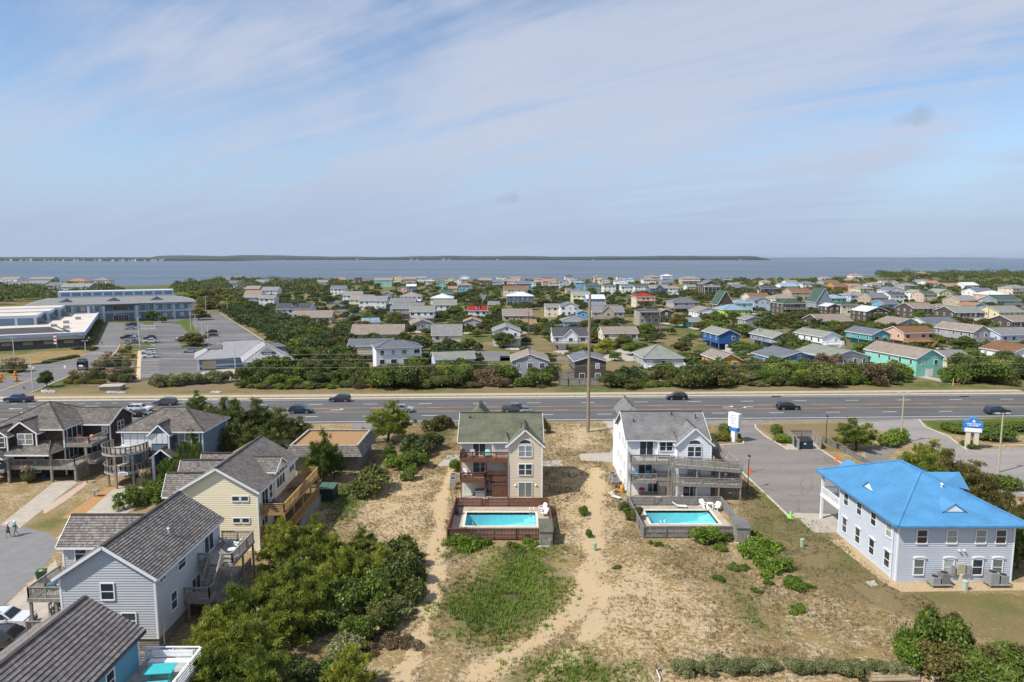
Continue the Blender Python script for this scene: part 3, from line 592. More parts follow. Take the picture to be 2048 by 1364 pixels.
def hip_roof(T, x0, x1, y0, y1, ze, zr, mat, ov=0.4, pitch=0.2, lip=0.03, trim=WHITE, ridge='x', rl=None, fascia=0.18, name='roof', soffit=True):
    """hip roof over wall lines; ridge runs along the longer axis (rl = ridge length override)"""
    X0, X1, Y0, Y1 = x0 - ov, x1 + ov, y0 - ov, y1 + ov; xm, ym = (X0 + X1) / 2, (Y0 + Y1) / 2
    if ridge == 'x':
        h = (Y1 - Y0) / 2; L_ = max(0.0, (X1 - X0) - 2 * h) if rl is None else rl; ra = (xm - L_ / 2, ym, zr); rb = (xm + L_ / 2, ym, zr)
    else:
        h = (X1 - X0) / 2; L_ = max(0.0, (Y1 - Y0) - 2 * h) if rl is None else rl; ra = (xm, ym - L_ / 2, zr); rb = (xm, ym + L_ / 2, zr)
    c = [(X0, Y0, ze), (X1, Y0, ze), (X1, Y1, ze), (X0, Y1, ze)]
    if ridge == 'x': faces = [[c[0], c[1], rb, ra], [c[2], c[3], ra, rb], [c[1], c[2], rb], [c[3], c[0], ra]]
    else: faces = [[c[0], c[1], ra], [c[2], c[3], rb], [c[1], c[2], rb, ra], [c[3], c[0], ra, rb]]
    mb = MB()
    for f in faces:
        P = [Vector(p) for p in f]; P = [p for i, p in enumerate(P) if (p - P[i - 1]).length > 1e-4]
        n = (P[1] - P[0]).cross(P[2] - P[1]).normalized(); e = (P[1] - P[0]).normalized(); up = n.cross(e)
        courses(mb, P, up, n, pitch, lip)
    mb.poly([(p[0], p[1], ze - .06) for p in c][::-1])
    o = mb.build(name, mat, T); cp = MB()
    for a, b_ in ((c[0], ra), (c[3], ra if ridge == 'x' else rb), (c[1], rb if ridge == 'x' else ra), (c[2], rb), (ra, rb)):
        cp.beam(Vector(a) + Vector((0, 0, .03)), Vector(b_) + Vector((0, 0, .03)), 0.26, 0.05)
    cp.build('hip_cap', mat, o)
    if trim:
        tb = MB()
        for i in range(4):
            a, b_ = Vector(c[i]), Vector(c[(i + 1) % 4]); off = Vector((0, 0, -fascia / 2 - .01)); tb.beam(a + off, b_ + off, 0.05, fascia)
        tb.build('fascia', trim, o)
    return o
_wcache = {}
FACE = {'f': (0, -1), 'b': (0, 1), 'l': (-1, 0), 'r': (1, 0)}
def win_mesh(w, h, style, fm, gm):
    k = (round(w, 2), round(h, 2), style, fm.name, gm.name)
    if k in _wcache: return _wcache[k]
    f = MB(); g = MB(); t_ = 0.1; d = 0.05     # local: x across, -y outwards, z up, origin at centre
    f.box(-w / 2 - t_, -d, -h / 2 - t_, -w / 2, 0.02, h / 2 + t_).box(w / 2, -d, -h / 2 - t_, w / 2 + t_, 0.02, h / 2 + t_).box(-w / 2, -d, h / 2, w / 2, 0.02, h / 2 + t_).box(-w / 2, -d - .03, -h / 2 - t_, w / 2, 0.02, -h / 2)
    if style == 'hung': f.box(-w / 2, -d + .01, -.03, w / 2, 0.0, .03)
    if style == 'slide': f.box(-.04, -d + .01, -h / 2, .04, 0.0, h / 2)
    if style == 'twin': f.box(-.07, -d, -h / 2, .07, 0.0, h / 2).box(-w / 2, -d + .01, -.025, -.07, 0.0, .025).box(.07, -d + .01, -.025, w / 2, 0.0, .025)
    if style == 'grid':
        for i in range(1, 8): f.box(-w / 2 + w * i / 8 - .018, -d + .01, -h / 2, -w / 2 + w * i / 8 + .018, 0, h / 2)
        for i in range(1, 7): f.box(-w / 2, -d + .015, -h / 2 + h * i / 7 - .018, w / 2, 0, -h / 2 + h * i / 7 + .018)
    if style == 'three':
        for q in (-1, 1): f.box(q * w / 6 - .05, -d, -h / 2, q * w / 6 + .05, 0, h / 2)
    g.poly([(-w / 2, -.012, -h / 2), (w / 2, -.012, -h / 2), (w / 2, -.012, h / 2), (-w / 2, -.012, h / 2)])
    if style == 'crown':       # arched head moulding
        for i in range(6):
            a0, a1 = -1 + i / 3, -1 + (i + 1) / 3
            f.beam((a0 * (w / 2 + .2), -d - .02, h / 2 + .2 + .12 * (1 - a0 * a0)), (a1 * (w / 2 + .2), -d - .02, h / 2 + .2 + .12 * (1 - a1 * a1)), .1, .14)
        f.box(-w / 2, -d, h / 2, w / 2, 0, h / 2 + .2).box(-w / 2, -d + .01, -.03, w / 2, 0.0, .03)
    r_ = (f.mesh('window', fm), g.mesh('pane', gm)); _wcache[k] = r_; return r_
def window(T, face, a, z, w, h, pos, style='hung', fm=WHITE, gm=None, name='window', pane=True):
    """a = coordinate along the wall, pos = coordinate of the wall plane"""
    gm = gm or (BLIND if random.random() < 0.35 else GLASS)
    fme, gme = win_mesh(w, h, style, fm, gm); n = FACE[face]
    o = bpy.data.objects.new(name, fme); COL.objects.link(o); attach(o, T)
    e = 0.06
    if face in 'fb': o.location = (a, pos + n[1] * e, z)
    else: o.location = (pos + n[0] * e, a, z)
    o.rotation_euler = (0, 0, {'f': 0, 'r': math.pi / 2, 'b': math.pi, 'l': -math.pi / 2}[face])
    p = bpy.data.objects.new('pane', gme); COL.objects.link(p); p.parent = o
    return o
def railing(T, pts, h, mat, gap=0.16, post=1.8, posth=0.1, style='baluster', name='railing', thick=0.045, closed=False):
    mb = MB(); pp = MB()
    for a, b_ in zip(pts, pts[1:]):
        a = Vector(a); b_ = Vector(b_); d = b_ - a; Ln = d.length
        if Ln < 0.05: continue
        up = Vector((0, 0, 1))
        mb.beam(a + up * (h - .03), b_ + up * (h - .03), 0.14, 0.05)
        if style == 'baluster':
            mb.beam(a + up * (h - .12), b_ + up * (h - .12), 0.05, 0.08); mb.beam(a + up * .1, b_ + up * .1, 0.05, 0.08)
            n = max(2, int(Ln / gap))
            for i in range(n + 1):
                p = a + d * (i / n); mb.beam(p + up * .1, p + up * (h - .12), thick, thick)
        elif style == 'boards':
            for k in range(4): mb.beam(a + up * (.12 + k * .21), b_ + up * (.12 + k * .21), 0.04, 0.13)
        elif style == 'solid':
            mb.beam(a + up * (h * .5), b_ + up * (h * .5), 0.05, h - .15)
        n = max(1, int(round(Ln / post)))
        for i in range(n + 1):
            p = a + d * (i / n); pp.beam(p, p + up * (h + .02), posth, posth)
    o = mb.build(name, mat, T); pp.build('railing_posts', mat, o, kind='stuff')
    return o
def deck(T, x0, x1, y0, y1, z, mat, fas=0.28, name='deck', brd='x', fmat=None):
    mb = MB(); p = 0.145
    if brd == 'x':
        n = int((y1 - y0) / p)
        for i in range(n): mb.box(x0, y0 + i * (y1 - y0) / n, z - .035, x1, y0 + (i + 1) * (y1 - y0) / n - .014, z)
    else:
        n = int((x1 - x0) / p)
        for i in range(n): mb.box(x0 + i * (x1 - x0) / n, y0, z - .035, x0 + (i + 1) * (x1 - x0) / n - .014, y1, z)
    o = mb.build(name, mat, T)
    MB().box(x0, y0, z - fas, x1, y0 + .05, z - .04).box(x0, y1 - .05, z - fas, x1, y1, z - .04).box(x0, y0 + .05, z - fas, x0 + .05, y1 - .05, z - .04).box(x1 - .05, y0 + .05, z - fas, x1, y1 - .05, z - .04).build('rim_joist', fmat or mat, o)
    return o
def posts(T, pts, mat, w=0.16, name='post'):
    for x, y, z0, z1 in pts: MB().box(x - w / 2, y - w / 2, z0, x + w / 2, y + w / 2, z1).build(name, mat, T)
def stairs(T, a, b_, wid, mat, n=None, rail=True, name='stairs'):
    """straight flight from a (top) to b (bottom), width across"""
    a = Vector(a); b_ = Vector(b_); d = b_ - a; n = n or max(3, int(abs(d.z) / 0.19)); h = Vector((d.x, d.y, 0)).normalized(); s = Vector((-h.y, h.x, 0))
    mb = MB()
    for i in range(1, n + 1):
        p = a + d * (i / (n + 0.0)) ; run = Vector((d.x, d.y, 0)).length / n
        mb.beam(p - s * wid / 2 + Vector((0, 0, .1)), p + s * wid / 2 + Vector((0, 0, .1)), run * .95, 0.05)
    for q in (-1, 1): mb.beam(a + s * q * wid / 2, b_ + s * q * wid / 2, 0.06, 0.26)
    o = mb.build(name, mat, T)
    if rail:
        for q in (-1, 1): railing(o, [a + s * q * wid / 2 + Vector((0, 0, .05)), b_ + s * q * wid / 2 + Vector((0, 0, .05))], 0.92, mat, gap=.22, post=2.2)
    return o
def simple_door(T, face, a, z0, w, h, pos, mat, fm=WHITE):
    n = FACE[face]; f = MB(); e = .05
    f.box(-w / 2 - .09, -e, 0, -w / 2, .02, h + .09).box(w / 2, -e, 0, w / 2 + .09, .02, h + .09).box(-w / 2, -e, h, w / 2, .02, h + .09)
    f.cm = 1; f.box(-w / 2, -.03, 0, w / 2, .015, h)
    o = f.build('door', [fm, mat], T); o.location = (a, pos + n[1] * .06, z0) if face in 'fb' else (pos + n[0] * .06, a, z0)
    o.rotation_euler = (0, 0, {'f': 0, 'r': math.pi / 2, 'b': math.pi, 'l': -math.pi / 2}[face])
    hd = MB().cbox(w / 2 - .1, -.07, 1.0, .05, .06, .12).build('handle', BLACK, o); return o
def vent(T, x, y, z, mat=BLACK, s=0.14, h=0.45):
    MB().tube([(x, y, z - .3), (x, y, z + h * .6)], s * .45, 8).lathe([(s * .8, 0), (s, .06), (s * .3, .2)], (x, y, z + h * .5), 8).build('roof_vent', mat, T)
# ================================================================ FURNITURE KIT
def mesh_adirondack(mat):
    mb = MB()
    for i in range(5): mb.beam((-.28 + i * .14, .22, .32), (-.28 + i * .14 * 1.0, .62, 1.0 - abs(i - 2) * .05), .12, .03)
    for i in range(5): mb.beam((-.3, -.28 + i * .12, .40 - i * .025), (.3, -.28 + i * .12, .40 - i * .025), .1, .03)
    for q in (-1, 1): mb.box(q * .36 - .07, -.35, .56, q * .36 + .07, .4, .59); mb.beam((q * .34, -.3, 0), (q * .34, -.3, .56), .06, .1); mb.beam((q * .32, -.3, .38), (q * .32, .55, .05), .04, .12)
    return mb
CH = {}
def chair(x, y, z, rz, col, label, grp=None):
    if col not in CH: CH[col] = mesh_adirondack(None).mesh('adirondack_chair', plain('chair_' + col, dict(white=(.75, .75, .73), aqua=(.12, .48, .52), blue=(.10, .28, .40), coral=(.6, .16, .09), navy=(.03, .09, .16), grey=(.4, .4, .4), dark=(.05, .05, .06))[col], .5, .06))
    o = bpy.data.objects.new('garden_chair', CH[col]); COL.objects.link(o); o.location = (x, y, z); o.rotation_euler = (0, 0, rz); tag(o, label, 'chair', grp); return o
def lounger(x, y, z, rz, mat, label, grp=None):
    mb = MB()
    for q in (-1, 1): mb.tube([(q * .3, -.95, .3), (q * .3, .25, .3), (q * .3, .9, .75)], .03, 6)
    for i in range(10): mb.box(-.3, -.93 + i * .12, .3, .3, -.84 + i * .12, .325)
    for i in range(6): yy = .3 + i * .1; mb.beam((-.3, yy, .33 + i * .07), (.3, yy, .33 + i * .07), .085, .02)
    for q in (-1, 1):
        for yy in (-.8, .3): mb.tube([(q * .28, yy, 0), (q * .28, yy, .3)], .025, 6)
    o = mb.build('sun_lounger', mat); o.location = (x, y, z); o.rotation_euler = (0, 0, rz); tag(o, label, 'lounger', grp); return o
def round_table(x, y, z, mat, label, r=.4, h=.5, grp=None):
    o = MB().lathe([(r, h - .03), (r, h)], n=16).tube([(0, 0, 0), (0, 0, h)], .04, 8).lathe([(.25, 0), (.2, .03)], n=10).build('small_table', mat); o.location = (x, y, z); tag(o, label, 'table', grp); return o
def ac_unit(x, y, z, s, h, mat, label, grp=None):
    T = thing('air_conditioner', label, 'air conditioner', (x, y, z), 0, grp)
    mb = MB().box(-s / 2, -s / 2, 0, s / 2, s / 2, h)
    for i in range(int(h / .09)): 
        for q in (-1, 1): mb.box(-s / 2 + .05, q * (s / 2) - .012, .06 + i * .09, s / 2 - .05, q * (s / 2) + .012, .09 + i * .09); mb.box(q * (s / 2) - .012, -s / 2 + .05, .06 + i * .09, q * (s / 2) + .012, s / 2 - .05, .09 + i * .09)
    mb.build('casing', mat, T); MB().lathe([(s * .42, h), (s * .42, h + .03), (s * .1, h + .05)], n=14).build('fan_grille', BLACK, T); return T
def hipface(T, x, y, hw, z1, z0, mat):
    m_ = MB(); courses(m_, [(x - hw, y - 1.5, z0), (x + hw, y - 1.5, z0), (x, y, z1)], (0, 1.5, z1 - z0), (0, -(z1 - z0), 1.5), .16, .012); m_.build('rear_hip', mat, T)
# ================================================================ HOUSE A: green roof, beige siding, pool
BEIGE = plain('beige_siding', (0.66, 0.55, 0.415), 0.6, 0.05, 0.6); GREENR = shingle('green_shingles', (0.12, 0.127, 0.085), (0.165, 0.17, 0.12), .16, .32, .01)
A = thing('beach_house', 'beige three-storey house with green shingle roof and brown balconies behind a fenced pool', 'house', (-1.6, 95, 0), world=True)
wall(A, 'wall', -7.0, 3.9, 91.4, 100.6, 0, 7.7, BEIGE, 10.35, 'x', sides='fblr')
bay = wall(A, 'bay_wall', -0.5, 4.1, 89.8, 94, 0, 7.5, BEIGE, 9.5, 'y', sides='flr')
wall(A, 'bump_out', -2.7, -0.52, 90.9, 91.9, 5.52, 7.55, BEIGE, sides='fl')
gable_roof(A, -7.0, 3.9, 91.4, 100.6, 7.75, 10.45, 'x', GREENR, .45, .45, .16, .012, fascia=.16)
gable_roof(A, -0.5, 4.1, 89.8, 95.6, 7.55, 9.62, 'y', GREENR, .35, .32, .16, .012, fascia=.2, name='bay_roof')
gable_roof(A, -5.9, -3.6, 97.5, 101.5, 9.6, 11.0, 'y', GREENR, .3, .3, .16, .012, name='rear_gable_roof', trim=None); hipface(A, -4.75, 97.15, 1.45, 11.0, 9.9, GREENR); wall(A, 'rear_gable', -5.9, -3.6, 97.6, 101.4, 7.6, 9.6, BEIGE, 11.0, 'y', sides='fblr', cb=0)
m_ = MB(); courses(m_, [(-3.0, 90.5, 7.6), (-0.3, 90.5, 7.6), (-0.9, 92.2, 8.9), (-1.6, 92.9, 9.1)], (0, .8, .6), (0, -.6, .8), .16, .012); courses(m_, [(-3.0, 92.6, 7.75), (-3.0, 90.5, 7.6), (-1.6, 92.9, 9.1)], (.7, .2, .6), (-.65, -.25, .75), .16, .012)
ro = m_.build('bump_out_roof', GREENR, A); MB().beam((-3.02, 90.47, 7.52), (-.5, 90.47, 7.52), .05, .16).build('fascia', WHITE, ro)
YB = 89.8
for z, st, h in ((2.0 - .85, 'slide', 2.0), (4.0, 'twin', 1.45), (6.55, 'twin', 1.45)): window(A, 'f', 1.8, z, 1.75, h, YB, st)
def arch_window(T, x, y, z, r, fm=WHITE):
    n = 12; g = MB(); f = MB(); P = [(x + r * math.cos(math.pi * i / n), z + r * .72 * math.sin(math.pi * i / n)) for i in range(n + 1)]
    g.poly([(p[0], y - .045, p[1]) for p in P][::-1]); 
    for a, b_ in zip(P, P[1:]): f.beam((a[0], y - .06, a[1]), (b_[0], y - .06, b_[1]), .08, .12)
    f.beam((x - r, y - .06, z), (x + r, y - .06, z), .08, .1)
    o = f.build('arched_window', fm, T); g.build('pane', GLASS, o)
arch_window(A, 1.8, YB, 7.55, .88)
window(A, 'f', -4.5, 6.55, 1.7, 2.0, 91.4, 'slide', gm=GLASS); window(A, 'f', -1.55, 6.7, 1.45, 1.3, 90.9, 'grid'); window(A, 'f', -4.4, 3.85, 1.9, 2.0, 91.4, 'slide'); window(A, 'f', -3.1, 1.15, 1.5, 2.0, 91.4, 'slide', gm=GLASS)
simple_door(A, 'f', -6.2, 0.1, .9, 2.0, 91.4, plain('pale_green_door', (.55, .62, .58), .5, .05))
for z, x0, x1, y0, nm in ((5.5, -7.0, -.5, 89.7, 'upper_deck'), (2.75, -7.0, -3.65, 89.4, 'middle_deck'), (2.75, -3.6, -.5, 90.0, 'middle_deck')):
    d_ = deck(A, x0, x1, y0, 91.35, z, wood('brown_deck_boards', (.25, .135, .085), .2), .5, nm, fmat=DKWOOD)
    railing(d_, [(x0 + .05, 91.3, z), (x0 + .05, y0 + .05, z), (x1 - .05, y0 + .05, z)] + ([(x1 - .05, 91.3, z)] if nm == 'middle_deck' else []), .95, DKWOOD, gap=.15)
posts(A, [(-6.9, 89.6, 0, 5.0), (-3.6, 89.6, 0, 5.0), (-.62, 89.7, 0, 5.0)], DKWOOD)
m_ = MB()
for i in range(14): m_.box(-2.75 + i * .155, 89.85, .15, -2.62 + i * .155, 89.9, 1.85)
m_.box(-2.78, 89.8, 1.85, -.55, 89.95, 2.0); m_.build('shower_screen', DKWOOD, A)
for x in (1.8 - 1.35, 1.8 + 1.45): MB().lathe([(.1, 0), (.14, .12), (.05, .22)], (x, 89.72, 1.75), 8).build('wall_lamp', plain('brass', (.5, .33, .1), .3, .1, metal=.6), A)
for x, y, z in ((-6.0, 95.0, 9.9), (1.25, 92.3, 9.1), (1.35, 93.6, 9.3)): vent(A, x, y, z)
hot = MB().box(-5.0, 89.9, .1, -3.75, 91.0, .8).box(-5.06, 89.84, .8, -3.7, 91.06, .92).build('hot_tub', plain('grey_tub', (.22, .22, .22), .6, .1)); tag(hot, 'grey covered hot tub under the brown balcony', 'hot tub')
sheet('patio', [(-7.2, 86.5), (-.4, 86.5), (-.4, 91.4), (-7.2, 91.4)], .1, CONC, .15)
chair(-6.6, 90.6, 5.5, .4, 'dark', 'dark grey garden chair on the brown top balcony'); chair(-5.4, 90.5, 5.5, .1, 'grey', 'light grey garden chair on the brown top balcony'); chair(-3.5, 90.4, 5.5, -.3, 'aqua', 'turquoise garden chair on the brown top balcony')
chair(-6.5, 90.6, 2.75, .2, 'white', 'white garden chair on the brown middle balcony')
for k, (px, py) in enumerate(((907, 957), (906, 966))):
    x, y = G(px, py, .9); ac_unit(x, y, 0.9 - .02, .85, .7, GREYMETAL, 'grey air conditioner on a stand at the green-roofed house, ' + ('the one behind' if k == 0 else 'the one in front'), 'air conditioners at the green-roofed house'); 
    st = MB()
    for qx in (-.35, .35):
        for qy in (-.35, .35): st.beam((x + qx, y + qy, 0), (x + qx, y + qy, .84), .08, .08)
    st.box(x - .5, y - .48, .8, x + .5, y + .48, .879); s_o = st.build('equipment_stand', GREYWOOD); tag(s_o, 'weathered wooden stand under the air conditioners at the green-roofed house', 'stand', 'equipment stands')
# ---- pools
def pool(x0, x1, y0, y1, d, label, stepside):
    T = thing('swimming_pool', label, 'pool', ((x0 + x1) / 2, (y0 + y1) / 2, 0), world=True); X0, X1, Y0, Y1 = d
    slabm = plain('pool_deck_concrete', (.40, .335, .255), .85, .18, .7, spec=.2); z = .14
    MB().box(X0, Y0, -.4, X1, y0 - .35, z).box(X0, y1 + .35, -.4, X1, Y1, z).box(X0, y0 - .35, -.4, x0 - .35, y1 + .35, z).box(x1 + .35, y0 - .35, -.4, X1, y1 + .35, z).build('pool_surround', slabm, T)
    cop = plain('pool_coping', (.62, .57, .49), .7, .1)
    n = int((x1 - x0 + .7) / .6)
    for i in range(n):
        a = x0 - .35 + i * (x1 - x0 + .7) / n; e = a + (x1 - x0 + .7) / n - .012
        for ya in (y0 - .35, y1): MB().box(a, ya, -.2, e, ya + .35, z + .035).build('coping_stone', cop, T)
    n = int((y1 - y0) / .6)
    for i in range(n):
        a = y0 + i * (y1 - y0) / n; e = a + (y1 - y0) / n - .012
        for xa in (x0 - .35, x1): MB().box(xa, a, -.2, xa + .35, e, z + .035).build('coping_stone', cop, T)
    pl = plain('pool_plaster', (.24, .67, .74), .5, .08, .6)
    b_ = MB().poly([(x0, y0, -2.2), (x1, y0, -1.0), (x1, y1, -1.0), (x0, y1, -2.2)]).poly([(x0, y0, -2.2), (x0, y1, -2.2), (x0, y1, .1), (x0, y0, .1)]).poly([(x1, y0, -1.2), (x1, y0, .1), (x1, y1, .1), (x1, y1, -1.2)]).poly([(x0, y1, -2.2), (x1, y1, -1.0), (x1, y1, .1), (x0, y1, .1)]).poly([(x0, y0, -2.2), (x0, y0, .1), (x1, y0, .1), (x1, y0, -1.0)])
    b_.build('basin', pl, T)
    st = MB()
    for i in range(3): st.box(x1 - .45 * (3 - i) - .01, y1 - 1.6 * (3 - i) / 3 - .4, -1.4, x1 - .02, y1 - .02, -.75 + i * .22)
    st.build('pool_steps', plain('pool_step', (.34, .76, .8), .5, .05), T)
    wm = bpy.data.materials.get('pool_water')
    if not wm:
        wm = bpy.data.materials.new('pool_water'); wm.use_nodes = True; t = wm.node_tree; t.nodes.clear()
        o = t.nodes.new('ShaderNodeOutputMaterial'); tr = nd(t, 'ShaderNodeBsdfTransparent'); tr.inputs[0].default_value = (.86, .98, .985, 1); gl = nd(t, 'ShaderNodeBsdfGlossy'); gl.inputs['Roughness'].default_value = .03
        fr = nd(t, 'ShaderNodeFresnel', IOR=1.33); ms = nd(t, 'ShaderNodeMixShader'); t.links.new(fr.outputs[0], ms.inputs[0]); t.links.new(tr.outputs[0], ms.inputs[1]); t.links.new(gl.outputs[0], ms.inputs[2]); t.links.new(ms.outputs[0], o.inputs[0])
        tcn = nd(t, 'ShaderNodeTexCoord'); nn = nd(t, 'ShaderNodeTexNoise', Scale=3.5, Detail=3.0); t.links.new(tcn.outputs['Object'], nn.inputs[0]); bp = nd(t, 'ShaderNodeBump', Strength=.6, Distance=.08); t.links.new(nn.outputs[0], bp.inputs['Height']); t.links.new(bp.outputs[0], gl.inputs['Normal']); t.links.new(bp.outputs[0], fr.inputs['Normal'])
    MB().poly([(x0 + .002, y0 + .002, .02), (x1 - .002, y0 + .002, .02), (x1 - .002, y1 - .002, .02), (x0 + .002, y1 - .002, .02)]).build('pool_water', wm, T)
    chrome = plain('chrome', (.7, .7, .7), .15, .02, metal=1)
    for xx, yy, sgn in ((x0 + 1.0, y0, -1), (x1 - .7, y1, 1)):
        ld = MB()
        for q in (0, .5): ld.tube([(xx + q, yy - sgn * .15, -.5), (xx + q, yy - sgn * .12, .5), (xx + q, yy + sgn * .2, .85), (xx + q, yy + sgn * .5, .5), (xx + q, yy + sgn * .5, .14)], .025, 6)
        for k in range(2): ld.tube([(xx, yy - sgn * .15, -.35 + k * .3), (xx + .5, yy - sgn * .15, -.35 + k * .3)], .03, 6)
        ld.build('ladder', chrome, T)
    MB().cbox(x0 + .9, y1 + .2, z + .05, .35, .2, .04).build('skimmer_lid', PLASTICW, T)
    return T
pool(-5.75, 2.95, 79.7, 84.1, (-7.25, 4.6, 75.85, 86.1), 'rectangular turquoise pool inside the brown fence', 'r')
pool(17.1, 25.4, 80.4, 84.8, (15.45, 26.6, 76.5, 86.5), 'rectangular turquoise pool inside the grey fence', 'r')
def fence(name, label, pts, h, mat, bw=.14, gap=.02, rails=3, lattice=False, gate=None, grp=None, cap=True):
    T = thing(name, label, 'fence', (*pts[0], 0), world=True, group=grp); rr = random.Random(len(label))
    for a, b_ in zip(pts, pts[1:]):
        a = Vector((*a, 0)); b_ = Vector((*b_, 0)); d = b_ - a; Ln = d.length; u = d / Ln; nrm = Vector((-u.y, u.x, 0)); mb = MB(); n = int(Ln / (bw + gap))
        for i in range(n):
            p = a + u * ((i + .5) * Ln / n); hh = h + rr.uniform(-.02, .02); q0 = p + nrm * .04
            mb.beam(q0 + u * 0 + Vector((0, 0, .04)), q0 + Vector((0, 0, hh)), .022 if abs(u.x) < .5 else Ln / n - gap, Ln / n - gap if abs(u.x) < .5 else .022)
        pk = mb.build('picket_run', mat, T, kind='stuff')
        rb = MB()
        for k in range(rails): rb.beam(a - nrm * .01 + Vector((0, 0, .2 + k * (h - .35) / max(1, rails - 1))), b_ - nrm * .01 + Vector((0, 0, .2 + k * (h - .35) / max(1, rails - 1))), .05, .09)
        if cap: rb.beam(a + Vector((0, 0, h + .04)), b_ + Vector((0, 0, h + .04)), .14, .04)
        rb.build('fence_rails', mat, T)
        np_ = max(1, int(round(Ln / 2.4)))
        for i in range(np_ + 1):
            p = a + d * (i / np_) - nrm * .06; MB().beam(p + Vector((0, 0, -.1)), p + Vector((0, 0, h + .02)), .1, .1).build('fence_post', mat, T)
    return T
FB = wood('red_brown_fence', (.155, .068, .05), .3)
fence('pool_fence', 'red-brown wooden fence round the pool of the beige house', [(-7.3, 86.2), (-7.45, 75.7), (3.1, 75.7)], 1.4, FB); fence('pool_fence', 'red-brown fence run with a gate between pool and beige house', [(4.75, 75.2), (4.75, 86.25), (-3.1, 86.25)], 1.25, FB); fence('pool_fence', 'short red-brown fence run left of the pool gate', [(-3.9, 86.25), (-7.25, 86.25)], 1.25, FB)
def gate(x0, x1, y, h, mat, lab):
    T = thing('gate', lab, 'gate', ((x0 + x1) / 2, y, 0), world=True); mb = MB(); n = 5
    for i in range(n): MB().box(x0 + .03 + i * (x1 - x0 - .06) / n, y - .02, .08, x0 + .02 + (i + 1) * (x1 - x0 - .06) / n, y, h).build('board', mat, T)
    MB().beam((x0, y - .04, .1), (x1, y - .04, h - .1), .04, .1).beam((x0, y - .04, h - .1), (x1, y - .04, h - .1), .04, .1).beam((x0, y - .04, .15), (x1, y - .04, .15), .04, .1).build('brace', mat, T)
gate(-3.88, -3.12, 86.25, 1.2, FB, 'red-brown wooden gate into the pool yard'); 
def shed(x0, x1, y0, y1, h0, h1, wm, rm, label):
    T = thing('pump_shed', label, 'shed', ((x0 + x1) / 2, (y0 + y1) / 2, 0), world=True); n = int((x1 - x0) / .17)
    for i in range(n): MB().box(x0 + i * (x1 - x0) / n, y0 - .025, 0, x0 + (i + 1) * (x1 - x0) / n - .012, y0, h0).build('board', wm, T)
    MB().box(x0, y0, 0, x1, y1, h0).build('wall', wm, T)
    m_ = MB(); q = [(x0 - .1, y0 - .12, h0), (x1 + .1, y0 - .12, h0), (x1 + .1, y1 + .12, h1), (x0 - .1, y1 + .12, h1)]; courses(m_, q, (0, y1 - y0, h1 - h0), (0, -(h1 - h0), y1 - y0), .16, .012); m_.poly([(p[0], p[1], p[2] - .08) for p in q][::-1])
    for i in range(4): m_.poly([q[i], q[(i + 1) % 4], (*q[(i + 1) % 4][:2], q[(i + 1) % 4][2] - .08), (*q[i][:2], q[i][2] - .08)])
    m_.build('roof', rm, T)
    MB().tube([(x0 - .2, y0 - .12, .05), (x1 - .3, y0 - .12, .05), (x1 - .3, y0 - .12, .9)], .05, 8).build('pipe', PLASTICW, T)
shed(3.15, 4.6, 74.1, 76.6, 1.75, 2.2, GREYWOOD, GREENR, 'grey pump shed with green shingle lid at the brown pool fence')
lounger_m = PLASTICW
chair(3.9, 84.6, .14, -.9, 'white', 'white garden chair with its back to the brown fence, by the pool ladder'); chair(4.0, 83.0, .14, -1.0, 'white', 'white garden chair in the corner of the beige house pool deck'); chair(-6.8, 83.4, .14, .9, 'dark', 'dark garden chair inside the brown pool fence')
for k in range(3): lounger(-6.2 + k * 1.05, 77.1, .14, 1.57, plain('blue_sling', (.10, .34, .45), .6, .1), 'blue sun lounger behind the brown fence, beside the pool', 'blue pool loungers')
# ================================================================ HOUSE B: white, grey roof, ramps
WSID = plain('white_siding', (0.74, 0.75, 0.76), 0.55, 0.04, 0.6); GREYR = shingle('grey_shingles', (0.17, 0.168, 0.165), (0.235, 0.232, 0.228), .16, .32, .01)
B = thing('beach_house', 'white three-storey house with grey shingle roof and weathered wheelchair ramps', 'house', (21.6, 96, 0), world=True)
wall(B, 'wall', 16.0, 27.0, 92.0, 101.0, 0, 7.85, WSID, 10.4, 'x'); wall(B, 'bay_wall', 22.5, 27.1, 90.3, 95, 0, 7.55, WSID, 9.5, 'y', sides='flr'); wall(B, 'rear_wing', 16.05, 20.5, 100.8, 105.2, 0, 7.3, WSID, 9.0, 'y', sides='blr')
wall(B, 'bump_out', 20.1, 22.48, 91.5, 92.4, 5.3, 7.6, WSID, sides='fl')
gable_roof(B, 16.0, 27.0, 92.0, 101.0, 7.9, 10.55, 'x', GREYR, .45, .4, .16, .012, fascia=.16); gable_roof(B, 22.5, 27.1, 90.3, 96, 7.6, 9.7, 'y', GREYR, .35, .32, .16, .012, name='bay_roof'); gable_roof(B, 16.3, 19.0, 98.2, 105.2, 9.4, 10.95, 'y', GREYR, .3, .3, .16, .012, name='rear_gable_roof', trim=None); hipface(B, 17.65, 97.85, 1.3, 10.95, 10.0, GREYR)
m_ = MB(); courses(m_, [(19.8, 91.1, 7.65), (22.6, 91.1, 7.65), (22.3, 92.8, 8.9), (21.2, 93.5, 9.2)], (0, .8, .6), (0, -.6, .8), .16, .012); courses(m_, [(19.8, 93.0, 7.9), (19.8, 91.1, 7.65), (21.2, 93.5, 9.2)], (.7, .2, .6), (-.65, -.25, .75), .16, .012)
ro = m_.build('bump_out_roof', GREYR, B); MB().beam((19.78, 91.07, 7.57), (22.45, 91.07, 7.57), .05, .16).build('fascia', WHITE, ro)
